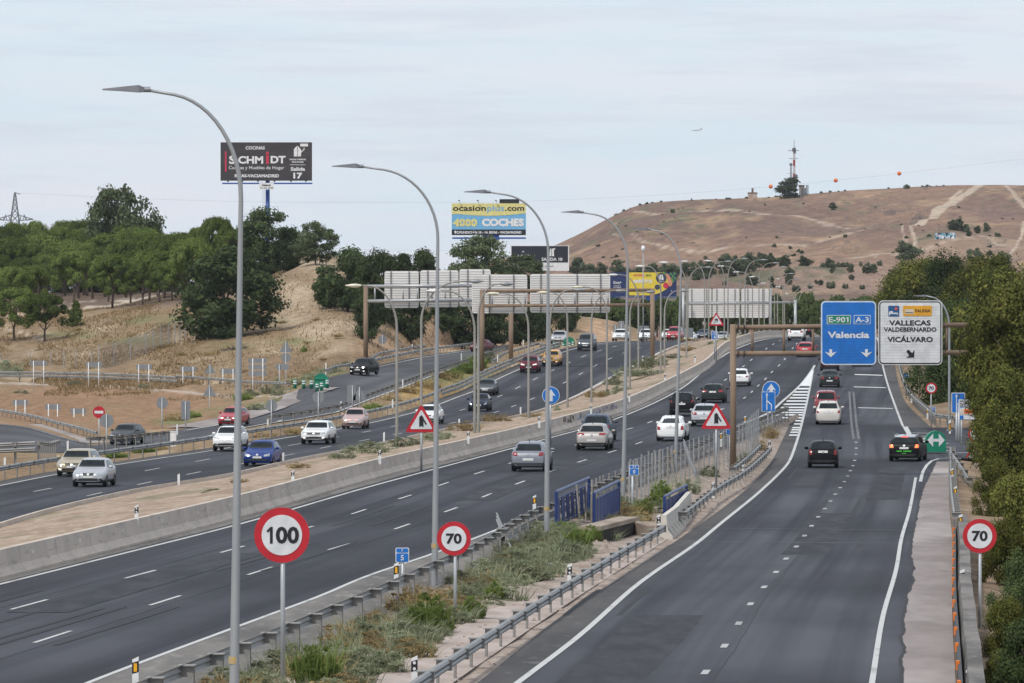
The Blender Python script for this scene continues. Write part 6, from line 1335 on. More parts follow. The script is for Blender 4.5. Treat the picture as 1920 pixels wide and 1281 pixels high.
    patch('lower_intake', [(-bw*.62, zb + .12), (bw*.62, zb + .12), (bw*.55, zb + .25), (-bw*.55, zb + .25)], 'f', TRIM, 8, 2, .01)
    for s_ in (-1, 1):
        a, b_ = (bw*.44, bw*.84)
        qd = {'mid': [(a, hz_ - .15), (b_, hz_ - .13), (b_ - .01, hz_ + .03), (a + .05, hz_ - .03)], 'round': [(a + .03, hz_ - .16), (b_ - .05, hz_ - .16), (b_ - .05, hz_ + .01), (a + .03, hz_ + .01)], 'slim': [(a, hz_ - .08), (b_, hz_ - .05), (b_, hz_ + .04), (a + .05, hz_ - .02)], 'tall': [(a + .08, hz_ - .16), (b_, hz_ - .12), (b_ - .02, hz_ + .12), (a + .22, hz_ + .0)]}[style]
        patch('headlight', [(s_ * u, v_) for u, v_ in (qd if s_ > 0 else [qd[1], qd[0], qd[3], qd[2]])], 'f', HEADON if lit == 1 else HEAD, 4, 3, .014)
        fq = [(s_ * bw*.62, zb + .14), (s_ * bw*.8, zb + .16), (s_ * bw*.8, zb + .25), (s_ * bw*.62, zb + .22)]
        patch('fog_lamp', fq if s_ > 0 else [fq[1], fq[0], fq[3], fq[2]], 'f', FOG if lit == 2 else TRIM, 2, 1, .013)
        t0, t1, tz0, tz1 = tail
        tq = [(s_ * bw*t0, be(.97)*tz0), (s_ * bw*.9, be(.97)*tz0), (s_ * bw*t1, be(.97)*tz1), (s_ * bw*(t0 + .06), be(.97)*tz1)]
        patch('taillight', tq if s_ > 0 else [tq[1], tq[0], tq[3], tq[2]], 'r', TAILON if taillit else TAIL, 3, 3, .014)
    zp_ = zb + .27
    patch('number_plate', [(-.26, zp_), (.26, zp_), (.26, zp_ + .11), (-.26, zp_ + .11)], 'f', PLATE, 4, 1, .02)
    zp_ = rearplate * sz
    patch('number_plate', [(-.26, zp_), (.26, zp_), (.26, zp_ + .11), (-.26, zp_ + .11)], 'r', PLATE, 4, 1, .02)
    patch('rear_bumper', [(-bw*.78, zb + .1), (bw*.78, zb + .1), (bw*.8, zb + .24), (-bw*.8, zb + .24)], 'r', lower or TRIM, 8, 2, .012)
    for ax, zz in (('f', gz + gh * .5), ('r', be(.97) * .93)): patch('badge', [(-.06, zz - .05), (.06, zz - .05), (.06, zz + .05), (-.06, zz + .05)], ax, CHROME, 2, 2, .022)
    # mirrors
    for s_ in (-1, 1):
        y = yof(w0 + .06); z = be(w0 + .06) + .09; x = s_ * (bw + .1); mb = MB()
        for i, (dx, r_) in enumerate(((-.12,.02),(-.1,.07),(0,.085),(.08,.06),(.1,.02))):
            for j in range(8): mb.v.append((x + s_*dx, y + r_ * .9 * math.cos(j*math.pi/4), z + r_ * math.sin(j*math.pi/4)))
        for i in range(4):
            for j in range(8): mb.f.append((8*i+j, 8*i+(j+1) % 8, 8*i+8+(j+1) % 8, 8*i+8+j)); mb.m.append(0)
        mb.tube([(x - s_*.2, y, z - .07), (x, y, z - .03)], .025, 5)
        mb.build('mirror', color if style != 'van' else TRIM, root, smooth=True)
    # wheels
    wr = .34 if kind in ('suv', 'van') else .315
    for ty in (.185, .80):
        for s_ in (-1, 1):
            x0, x1 = s_ * (bw - .215), s_ * (bw + .004); y = yof(ty); mb = MB(); m_ = 18
            prof_ = [(x0, wr*.6), (x0, wr*.95), (x0 + s_*.03, wr), (x1 - s_*.03, wr), (x1, wr*.95), (x1, wr*.66), (x1 - s_*.03, wr*.62)]
            for xx, rr in prof_:
                for j in range(m_): mb.v.append((xx, y + rr * math.cos(2*math.pi*j/m_), wr + rr * math.sin(2*math.pi*j/m_)))
            for i in range(len(prof_) - 1):
                for j in range(m_): mb.f.append((i*m_+j, i*m_+(j+1) % m_, (i+1)*m_+(j+1) % m_, (i+1)*m_+j)); mb.m.append(0)
            whl = mb.build('wheel', TYRE, root, smooth=True, angle=40)
            mb = MB(); xr = x1 - s_*.015
            mb.add([(xr - s_*.02, y + wr*.64*math.cos(2*math.pi*j/m_), wr + wr*.64*math.sin(2*math.pi*j/m_)) for j in range(m_)], [tuple(range(m_)) if s_ > 0 else tuple(range(m_))[::-1]], 1)
            for k_ in range(5):
                a = 2*math.pi*k_/5 + .3; c_, s2 = math.cos(a), math.sin(a)
                mb.add([(xr, y - s2*.03 + c_*.03, wr + c_*.03 + s2*.03), (xr, y + s2*.03 + c_*.03, wr - c_*.03 + s2*.03), (xr, y + c_*wr*.63 + s2*.05, wr + s2*wr*.63 - c_*.05), (xr, y + c_*wr*.63 - s2*.05, wr + s2*wr*.63 + c_*.05)], [(0,1,2,3), (3,2,1,0)], 0)
            mb.build('rim', [RIM, TRIM], whl)
            mb = MB(); ar = wr + .075
            poly = [(y + ar*math.cos(math.pi*j/12), wr*.9 + ar*math.sin(math.pi*j/12)) for j in range(13)]
            xx = s_ * (bw - .012)
            mb.add([(xx, a, b_) for a, b_ in poly], [tuple(range(13)) if s_ > 0 else tuple(range(13))[::-1]]); mb.add([(xx - s_*.05, a, b_) for a, b_ in poly], [])
            mb.f += [(j, j+1, 13+j+1, 13+j) for j in range(12)]; mb.m += [0] * 12
            mb.build('wheel_arch', TRIM, root)
    if rails:
        for s_ in (-1, 1):
            x = s_ * bw * tw(.6) * .93
            MB().tube([(x, yof(w1 + .03), zt(w1 + .03) - .04), (x, yof(w1 + .06), zt(w1 + .06) + .03), (x, yof(r0 - .06), zt(r0 - .06) + .03), (x, yof(r0 - .02), zt(r0 - .02) - .03)], .022, 6).build('roof_rail', rails, root)
    MB().tube([(0, yof(r0 - .04), zt(r0 - .04)), (0, yof(r0 + .02), zt(r0 - .04) + .22)], [.02, .006], 5).build('aerial', TRIM, root)
    if extra: extra(patch, st, bw, zb, be, zt, root)
    return root
SIL, SILB, WHT, BLK = paint('silver', (.44,.455,.47), .25), paint('blue_silver', (.20,.215,.245), .25), paint('white', (.78,.78,.77)), paint('black', (.007,.007,.009))
GOLD, PBLUE, PINK, NAVYP = paint('gold', (.42,.35,.235), .25), M('paint_blue', (.001,.03,.2), .4, coat=.1, spec=.3), paint('dusty_pink', (.50,.33,.30), .15), paint('dark_navy', (.016,.022,.045))
DGREY, MAROON, YELL, VGREY = paint('dark_grey', (.07,.075,.08), .2), paint('maroon', (.13,.012,.028)), paint('amber_yellow', (.75,.34,.02)), paint('slate', (.075,.085,.10), .2)
REDP, BEIGE, CREAMP, STEELB, DKGR = paint('red', (.42,.012,.025)), paint('beige_silver', (.40,.37,.345), .25), paint('pearl', (.62,.58,.53), .15), paint('steel_blue', (.06,.08,.115), .2), paint('dark_green_grey', (.03,.036,.036), .1)
def hd(line, Y): return math.degrees(math.atan2(line(Y + 12) - line(Y), 12))
lh = lambda py: hd(DC, min(600, GY(py, zl)))
mh = lambda py: hd(DA, min(600, GY(py, zm)))
# oncoming carriageway
car('hatch', 165, 914, 'silver hatchback with black honeycomb grille, first in the oncoming lanes', SIL, prof=zl, head=lh(914), grille=(.30,.13,.60,TRIM), style='mid')
car('wagon', 134, 894, 'gold estate car just behind the silver hatchback in the oncoming lanes', GOLD, prof=zl, head=lh(894), grille=(.40,.15,.58,TRIM), style='tall', lit=2)
car('suv', 423, 847, 'white crossover with black roof partly behind the tallest lamp post', WHT, prof=zl, head=lh(847), H=1.62, roof=BLK, grille=(.42,.1,.72,WHT), style='slim', rails=BLK, W=1.78)
car('hatch', 482, 875, 'bright blue older hatchback with white plate at the kerb of the oncoming lanes', PBLUE, prof=zl, head=lh(874), grille=(.32,.09,.64,PBLUE), style='mid', lower=PBLUE, W=1.74)
car('suv', 588, 834, 'white crossover with wide oval grille in the middle oncoming lane', WHT, prof=zl, head=lh(834), H=1.55, grille=(.50,.15,.68,TRIM), style='mid', lit=2)
car('mini', 661, 805, 'small dusty pink car in the oncoming lanes below the ramp verge', PINK, prof=zl, head=lh(805), grille=(.12,.03,.70,TRIM), style='round', lower=PINK, H=1.53)
car('hatch', 801, 796, 'white hatchback hidden behind the merging triangle and a lamp post', WHT, prof=zl, head=lh(796), style='mid')
car('hatch', 896, 772, 'navy hatchback behind a pair of lamp poles in the oncoming lanes', NAVYP, prof=zl, head=lh(772), style='tall', grille=(.3,.1,.6,TRIM))
car('sedan', 909, 742, 'dark grey saloon following the navy hatchback', DGREY, prof=zl, head=lh(742), grille=(.42,.11,.60,CHROME), style='slim')
car('suv', 991, 700, 'maroon crossover with lit headlamps beside the flared crash barrier', MAROON, prof=zl, head=lh(700), H=1.64, lit=1, style='slim', grille=(.45,.22,.62,TRIM))
car('suv', 1032, 687, 'amber yellow crossover behind a tall lamp post', YELL, prof=zl, head=lh(687), H=1.57, W=1.77, style='round', lit=2, grille=(.3,.1,.78,TRIM))
car('van', 1097, 658, 'slate grey people-carrying van at the top of the oncoming rise', VGREY, prof=zl, head=lh(662), style='tall', cat='van', grille=(.4,.1,.75,CHROME), lower=VGREY)
zcr = lambda Y: zl(Y)
car('suv', 1046, 0, 'silver crossover in the diverging lane beside the distant green nose', SIL, prof=lambda Y: CH - (646 - HY) / F * 655, Y=655, head=6, style='slim', grille=(.42,.1,.75,TRIM))
for px, Y, kd, lab, col, kw in ((1160,669,'hatch','white car below a square sign back, cresting the rise first in the row',WHT,{}),(1208,672,'hatch','white hatchback with dark grille by the brown gantry post at the crest',WHT,{'W':1.78}),(1250,775,'suv','white SUV just behind the red van at the crest',WHT,{}),(1262,735,'van','red van at the crest with a dark bumper',REDP,{'H':1.95}),(1289,765,'sedan','white saloon just past the red van, low behind the crest',WHT,{}),(1316,800,'sedan','blue grey saloon beyond the crest under the distant boards',STEELB,{}),(1352,815,'sedan','silver saloon beyond the crest behind the slippery-road triangle',SIL,{})):
    o = car(kd, px, 0, lab, col, prof=zl, Y=Y, head=9, cat='van' if kd == 'van' else 'car', **kw)
    if px > 1300: o.location.z += .9 if px < 1330 else .7
    if px in (1250, 1262, 1289): o.location.z += {1250: .45, 1262: .1, 1289: .15}[px]
# ramp
def rcar(kind, px, py, label, color, **k):
    p = left_at(px, py); p2 = left_at(px + 12, py - 5); sl = (p2.z - p.z) / max(1, p2.y - p.y)
    return car(kind, px, py, label, color, prof=lambda Y: p.z + .06 + min(.045, max(0, sl)) * (Y - p.y), Y=p.y, **k)
rcar('suv', 670, 706, 'black SUV with bright fog lamps coming down the ramp', paint('black_brown', (.009,.007,.008)), head=17, lit=2, H=1.66, grille=(.42,.12,.7,TRIM), style='mid')
rcar('sedan', 893, 661, 'dark maroon saloon on the upper ramp behind the gantry post', MAROON, head=17, style='slim')
rcar('hatch', 427, 801, 'red hatchback on the ramp behind the white black-roofed crossover', REDP, head=11, style='mid', lower=REDP)
rcar('hatch', 224, 836, 'dark grey car half hidden by the dense crash barrier on the ramp', DGREY, head=12, style='mid', lower=SILB)
# outbound main lanes
car('hatch', 990, 885, 'silver blue hatchback with red tail lamps on the near outbound lane', SILB, True, prof=zm, head=mh(885), tail=(.58,.86,.86,1.05), rearplate=.55, lower=DGREY)
car('hatch', 1109, 845, 'beige silver hatchback with dark wide tail lamps on the outbound lanes', BEIGE, True, prof=zm, head=mh(845), W=1.8, H=1.49, tail=(.44,.88,.93,1.06), rearplate=.5)
car('suv', 1117, 829, 'steel blue crossover hidden behind the beige hatchback', STEELB, True, prof=zm, head=mh(829), tail=(.55,.86,.8,1.0))
car('fast', 1257, 828, 'white sloping-back hybrid hatchback behind a lamp post on the outbound lanes', WHT, True, prof=zm, head=mh(828), tail=(.68,.9,.72,1.08), rearplate=.78, lower=WHT)
car('suv', 1278, 781, 'black SUV with tall thin tail lamps, behind a lamp post', BLK, True, prof=zm, head=mh(781), H=1.68, tail=(.76,.9,.95,1.3), rearplate=.78, rails=CHROME)
car('hatch', 1320, 800, 'silver hatchback partly behind the red merging triangle', SIL, True, prof=zm, head=mh(800), W=1.8, tail=(.5,.88,.84,1.02), rearplate=.48)
car('wagon', 1336, 756, 'dark estate car with red lamps and white plate beyond the merging triangle', DKGR, True, prof=zm, head=mh(756), tail=(.5,.9,.9,1.08), rearplate=.8)
car('hatch', 1386, 725, 'white small hatchback behind the brown gantry post', WHT, True, prof=zm, head=mh(725), tail=(.6,.88,.86,1.0), rearplate=.78, H=1.5)
car('hatch', 1509, 670, 'red hatchback under the gantry tubes with white roof reflection', REDP, True, prof=zm, head=7, tail=(.55,.9,.8,.98), rearplate=.75)
car('suv', 1492, 638, 'white SUV cresting the rise on the outbound lanes', WHT, True, prof=zm, Y=612, head=6, H=1.68, tail=(.52,.9,.9,1.06), rearplate=.8)
car('sedan', 1519, 0, 'white saloon beyond the crest under the far white board', WHT, True, prof=zm, Y=790, head=6)
car('suv', 1507, 0, 'black SUV just beyond the white SUV at the crest', BLK, True, prof=zm, Y=690, head=6)
# exit lanes
eh = lambda px: math.degrees(math.atan((px - CX) / F))
car('hatch', 1543, 878, 'black small hatchback with large black bumper on the exit lane', BLK, True, prof=zr, head=eh(1543) + .3, W=1.68, H=1.5, tail=(.7,.92,.78,1.08), rearplate=.82)
car('wagon', 1553, 797, 'pearl white tall estate on the exit lane, a red car close before it', CREAMP, True, prof=zr, head=eh(1553) + .5, W=1.76, H=1.6, tail=(.72,.92,.8,.98), rearplate=.75, lower=CREAMP, rails=CREAMP)
car('van', 1549, 775, 'red people carrier just ahead of the pearl white estate', paint('dull_red', (.24,.02,.03)), True, prof=zr, head=eh(1549), H=1.62, W=1.72, tail=(.78,.93,.8,1.1), cat='car', name='car')
car('sedan', 1555.5, 727, 'dark saloon with red lamps below the blue Valencia sign', DKGR, True, prof=zr, head=eh(1555), tail=(.5,.9,.82,1.02), rearplate=.52, W=1.74)
car('hatch', 1556, 696, 'dark car half hidden under the lower edge of the blue Valencia sign', paint('dark_wine', (.05,.012,.018)), True, prof=zr, head=3)
car('sedan', 1616, 688, 'dark car hidden behind the blue Valencia sign, only its bumper showing', NAVYP, True, prof=zr, head=2)
TXT = M('taxi_green', (.06,.5,.05), .5)
def taxi(patch, st, bw, zb, be, zt, root):
    for a, b_ in ((-.42,-.12),(-.04,.42)): patch('green_decal', [(a, .56), (b_, .56), (b_, .63), (a, .63)], 'r', TXT, 3, 1, .02)
    patch('green_decal', [(-.12, .45), (.12, .45), (.12, .49), (-.12, .49)], 'r', TXT, 2, 1, .02)
    patch('brake_light', [(-.2, zt(.845) - .1), (.2, zt(.845) - .1), (.2, zt(.845) - .03), (-.2, zt(.845) - .03)], 'r', M('brake_strip', (.8,.12,.1), .3, emit=.6), 3, 1, .03)
car('wagon', 1695, 866, 'black estate car with green lettering and lit tail lamps turning towards the green nose', BLK, True, prof=zr, head=10, H=1.5, tail=(.66,.92,.82,1.02), rearplate=.70, taillit=1, rails=SIL, roof=SIL, extra=taxi)
# ------------------------------------------------------------------ vegetation
rng = np.random.default_rng(11)
def leaf_mesh(name, C, Nrm, size, mat, aspect=1.6, jitter=.9):
    """many small two-triangle leaf sprays at centres C, facing roughly Nrm"""
    n = len(C); v = rng.normal(size=(n, 3)); nn = Nrm + jitter * v / (np.linalg.norm(v, axis=1, keepdims=True) + 1e-9)
    nn /= np.linalg.norm(nn, axis=1, keepdims=True) + 1e-9
    a = rng.normal(size=(n, 3)); t = np.cross(nn, a); t /= np.linalg.norm(t, axis=1, keepdims=True) + 1e-9; b = np.cross(nn, t)
    s = (size * rng.uniform(.6, 1.4, n))[:, None]
    P4 = np.stack([C - t * s * aspect * .5, C - b * s * .5 + t * s * .1, C + t * s * aspect * .5, C + b * s * .5 + t * s * .1], 1).reshape(-1, 3)
    me = bpy.data.meshes.new(name); me.vertices.add(4 * n); me.vertices.foreach_set('co', P4.astype(np.float32).ravel())
    me.loops.add(4 * n); me.loops.foreach_set('vertex_index', np.arange(4 * n, dtype=np.int32)); me.polygons.add(n)
    me.polygons.foreach_set('loop_start', np.arange(0, 4 * n, 4, dtype=np.int32)); me.polygons.foreach_set('loop_total', np.full(n, 4, np.int32))
    me.materials.append(mat); me.update(calc_edges=True); return me
def clumps_mesh(name, cents, rads, per, size, mat, squash=.75, fill=.55, jitter=.8, up_bias=.25, rn=.22):
    C, N = [], []
    for c, r in zip(cents, rads):
        d = rng.normal(size=(per, 3)); d /= np.linalg.norm(d, axis=1, keepdims=True); d[:, 2] *= squash
        rr = r * (fill + (1 - fill) * rng.random(per) ** .5)[:, None] * (1 + rn * rng.normal(size=(per, 1)))
        C.append(np.array(c) + d * rr); n = d.copy(); n[:, 2] += up_bias; N.append(n)
    return leaf_mesh(name, np.concatenate(C), np.concatenate(N), size, mat, jitter=jitter)
def broad_cents(seed, n, zlo=.22, lump=.13, fx=lambda z: 1.0, squash=1.0):
    r_ = random.Random(seed); cs, rs = [], []
    while len(cs) < n:
        z = r_.uniform(zlo, .95); t = (z - zlo) / (1 - zlo); prof = (math.sin(math.pi * min(1, max(.0, t * .86 + .12))) ** .7) * .5 * fx(t)
        a = r_.random() * 6.283; rad = prof * (r_.random() ** .45) * (1 + .18 * math.sin(3 * a + seed) + .1 * math.sin(5 * a + seed * 2))
        cs.append((rad * math.cos(a) * .86, rad * math.sin(a) * .86, z)); rs.append(lump * r_.uniform(.6, 1.25))
    return cs, rs
def dome_cents(seed, n, zlo=.36, lump=.13):
    """umbrella pine: lumpy dome with a flattish underside"""
    r_ = random.Random(seed); cs, rs = [], []
    while len(cs) < n:
        a = r_.random() * 6.283; q_ = r_.random() ** .5
        top = zlo + .06 + (.92 - zlo) * math.sqrt(max(0, 1 - (q_ * .94) ** 2.2)); z = top if r_.random() < .72 else r_.uniform(zlo, top)
        cs.append((.42 * q_ * math.cos(a), .42 * q_ * math.sin(a), min(z, .93))); rs.append(lump * r_.uniform(.6, 1.2))
    return cs, rs
def cone_cents(seed, n):
    r_ = random.Random(seed); cs, rs = [], []
    for _ in range(n):
        z = r_.uniform(.06, .95); q_ = (1 - z) ** .8 * .46 * r_.random() ** .4; a = r_.random() * 6.283
        cs.append((q_ * math.cos(a), q_ * math.sin(a), z)); rs.append(.07 + .07 * (1 - z))
    return cs, rs
L_PINE = leafmat('pine_needles', (.10,.14,.036), (.066,.102,.028), (.175,.215,.06)); L_OAK = leafmat('dark_leaves', (.055,.08,.036), (.038,.06,.027), (.095,.122,.052)); L_POP = leafmat('poplar_leaves', (.085,.115,.055), (.06,.088,.042), (.17,.19,.105))
L_OLIVE = leafmat('yellow_green_leaves', (.098,.112,.03), (.056,.075,.021), (.21,.20,.055)); L_FAR = leafmat('hill_leaves', (.085,.105,.065), (.06,.085,.055), (.12,.14,.08), .15)
L_DEEP = leafmat('deep_green_leaves', (.06,.088,.036), (.038,.06,.027), (.12,.145,.058)); L_YEL = leafmat('yellowing_leaves', (.125,.14,.038), (.078,.095,.028), (.23,.22,.06)); L_MID = leafmat('far_pine_needles', (.075,.105,.036), (.05,.078,.028), (.12,.15,.055), .2)
L_GREY = leafmat('grey_green_weeds', (.25,.275,.175), (.18,.22,.125), (.38,.38,.26), .4); L_BRIGHT = leafmat('bright_weeds', (.20,.275,.07), (.145,.215,.052), (.31,.36,.115), .48); L_STRAW = leafmat('straw_weeds', (.36,.27,.13), (.27,.19,.08), (.42,.34,.19), .3)
BARK = M('bark', (.085,.065,.05), .9, c2=(.05,.04,.032), scale=6, stretch=(1,1,.3)); PBARK = M('pine_bark', (.12,.085,.065), .9, c2=(.07,.05,.04), scale=6, stretch=(1,1,.3))
def trunk_mesh(seed, ztop=.6, r=.022, limbs=6, lean=.04, mat=BARK):
    r_ = random.Random(seed); mb = MB(); pts = [(0,0,-.06)]
    for i in range(1, 6): pts.append((lean * math.sin(i * .9 + seed) * i / 5, lean * math.cos(i * 1.3 + seed) * i / 5, ztop * i / 5))
    mb.tube(pts, [r * (1.25 - .14 * i) for i in range(6)], 7)
    for k in range(limbs):
        a = k * 2.4 + seed; i = 2 + k % 4; b = Vector(pts[i]); e = b + Vector((math.cos(a) * .25, math.sin(a) * .25, .22))
        mb.tube([b, b.lerp(e, .5) + Vector((0,0,-.02)), e], [r * .6, r * .4, r * .15], 5)
    o = mb.build('trunk', mat, smooth=True); me = o.data; bpy.data.objects.remove(o); return me
def crown(nm, cents, per, size, mat, **k): return clumps_mesh(nm, *cents, per, size, mat, **k)
LIB = {}
LIB['pine'] = [(crown('crown', dome_cents(s, 60, .34 + .03 * (s % 3), .115), 260, .022, L_PINE, squash=.85, fill=.6, rn=.1, jitter=.42), trunk_mesh(s, .62, .026, 6, .05, PBARK)) for s in (1, 2, 3, 4)]
LIB['pinefar'] = [(crown('crown', dome_cents(s + 20, 34, .24), 120, .042, L_MID, squash=.85, fill=.4), trunk_mesh(s, .5, .022, 4, .03, PBARK)) for s in (1, 2, 3)]
LIB['oak'] = [(crown('crown', broad_cents(s, 62, .06, .13, lambda t: 1.12 - .25 * t), 200, .026, L_OAK, fill=.5, jitter=.55), trunk_mesh(s, .5, .028, 6)) for s in (5, 6, 7)]
LIB['bank'] = [(crown('crown', broad_cents(s, 54, .14, .14), 170, .032, L_OAK, fill=.45, jitter=.55), trunk_mesh(s, .5, .026, 6)) for s in (8, 9)]
LIB['poplar'] = [(crown('crown', broad_cents(s, 85, .16, .105, lambda t: 1.1), 170, .023, L_POP, fill=.3, jitter=1.1), trunk_mesh(s, .75, .02, 10)) for s in (10, 12)]
LIB['cone'] = [(crown('crown', cone_cents(3, 44), 110, .04, L_PINE, fill=.4), trunk_mesh(3, .5, .03, 0))]
LIB['street'] = [(crown('crown', broad_cents(s, 75, .06, .125, lambda t: 1.15 - .2 * t), int(480 * (1.3 - lf * 18)), lf, lm, squash=.9, fill=.6, jitter=.6, rn=.3), trunk_mesh(s, .7, .02, 12)) for s, lm, lf in ((14, L_DEEP, .018), (15, L_OLIVE, .0165), (16, L_YEL, .019), (24, L_OLIVE, .021), (25, L_DEEP, .0155))]
LIB['hill'] = [(crown('crown', broad_cents(s, 30, .1, .17), 90, .055, L_FAR, fill=.4), trunk_mesh(s, .4, .03, 4)) for s in (17, 18, 19)]
def tree(kind, px, pyb, Y, hpx, wpx, label, name='tree', cat='tree', group=None, v=0, rot=None, base=None, sink=0.0):
    k = Y / F; b = base if base is not None else P(px, pyb, Y)
    lib = LIB[kind]; cm_, tm_ = lib[v % len(lib)]
    t = thing(name, label, cat, b, random.uniform(0, 6.28) if rot is None else rot, group)
    h, w_ = hpx * k, wpx * k
    for me, nm in ((tm_, 'trunk'), (cm_, 'crown')):
        o = bpy.data.objects.new(nm, me); COL.objects.link(o); o.parent = t; o.scale = (w_, w_, h)
        if nm == 'trunk': o.scale = (h * .8, h * .8, h)
        o.location.z = -sink
    return t
random.seed(5)
def ltree(kind, px, pyb, top, wpx, label, **k):
    p = left_at(px, pyb); p.z -= .1; return tree(kind, px, pyb, p.y, pyb - top, wpx, label, base=p, **k)
# single pines standing before the wood
PT = dict(name='umbrella_pine', cat='pine tree')
ltree('pine', 27, 640, 541, 104, 'umbrella pine at the edge of the dry slope, larger of the leaning pair', v=0, **PT); ltree('pine', 84, 640, 551, 92, 'umbrella pine leaning beside the small conifer on the dry slope', v=1, **PT)
ltree('pine', 211, 579, 477, 90, 'round-headed pine with bare trunk in front of the footpath', v=2, **PT); ltree('pine', 268, 571, 495, 76, 'small round pine with forked trunk beside the footpath', v=3, **PT); ltree('pine', 299, 566, 471, 88, 'round pine behind the footpath, next to the big dark tree', v=0, **PT)
ltree('cone', 142, 612, 562, 42, 'small conical conifer alone on the dry slope', name='conifer', cat='conifer')
ltree('pine', 20, 585, 500, 76, 'umbrella pine with drooping crown at the near corner of the wood', v=1, **PT); ltree('pine', 62, 580, 498, 70, 'umbrella pine overhanging the shaded wood floor', v=2, **PT)
for i, (py, top, n, x0, x1, wd) in enumerate(((566, 476, 9, -45, 335, 84), (561, 458, 10, -40, 360, 84), (556, 441, 11, -45, 372, 80), (552, 426, 11, -40, 355, 76), (550, 417, 8, 30, 330, 70))):
    for j in range(n):
        x = x0 + (x1 - x0) * (j + random.uniform(-.25, .25)) / (n - 1)
        tp = top + random.uniform(-8, 10) + (10 if 318 < x < 350 else 0) + (16 if i > 2 and 300 < x < 352 else 0)
        ltree('pine', x, py + random.uniform(-2, 2), tp, wd * random.uniform(.85, 1.25), 'umbrella pine crowded in the dense wood behind the footpath', v=j + i, group='pines of the dense wood', **PT)
ltree('poplar', 222, 553, 350, 150, 'tall airy broadleaf tree standing clear above the pine wood', v=0)
ltree('oak', 421, 634, 464, 205, 'big dark spreading tree on the slope behind the tallest lamp post', v=0)
for i, (px, py, top, wd, kd, lab) in enumerate(((372,548,428,70,'pine','pine at the rise of the wood near the dark spreading tree'),(405,545,408,80,'pine','pine behind the tallest lamp post, under the billboard'),(440,540,432,84,'pine','bright pine just behind the lamp post'),(470,530,440,70,'pine','pine below the blue billboard pole'),(495,522,392,130,'oak','tall dark tree at the foot of the blue billboard pole'),(540,508,425,70,'oak','dark tree between billboard pole and sandy knoll'),(592,500,415,92,'poplar','grey green tree beyond the sandy knoll'),(470,545,470,66,'oak','dark bush beside the sandy knoll, below the billboard'))):
    ltree(kd, px, py, top, wd, lab, v=i)
for i, (px, py, top, wd, lab) in enumerate(((652,584,463,112,'dark tree on the bank with a bare shaded foot'),(620,578,512,78,'dark side tree leaning from the bank group'),(700,618,468,86,'dark tree behind the grey gantry post'),(742,560,470,86,'rounded tree behind the ribbed sign backs'),(790,562,466,80,'dark tree above the middle sign back'),(690,640,545,64,'dark bush on the sandy bank behind the gantry post'))):
    ltree('bank', px, py, top, wd, lab, v=i)
for i, (px, py, top, wd, lab) in enumerate(((770,640,548,86,'dark bush spilling down the sandy bank under the sign backs'),(735,600,530,74,'dark bush high on the bank under the sign backs'),(868,652,545,104,'dark bush on the bank behind the brown gantry'),(925,650,555,86,'dark bush beneath the widest sign back'),(975,648,565,80,'brownish dark bush by the pale low sign back'),(1008,640,560,70,'dark bush behind the crossed lamp poles'),(1062,622,560,58,'dark rounded bush above the silver crossover'),(830,625,540,70,'dark bush on the bank top beneath the sign backs'),(905,600,525,90,'dark bush above the ramp bank'))):
    ltree('bank', px, py, top, wd, lab, v=i, name='bush', cat='bush')
tree('poplar', 895, 560, 790, 118, 122, 'airy olive-green tree under the yellow and blue billboard', v=1); tree('poplar', 975, 560, 800, 82, 110, 'low airy tree below the black shopping-centre billboard', v=0)
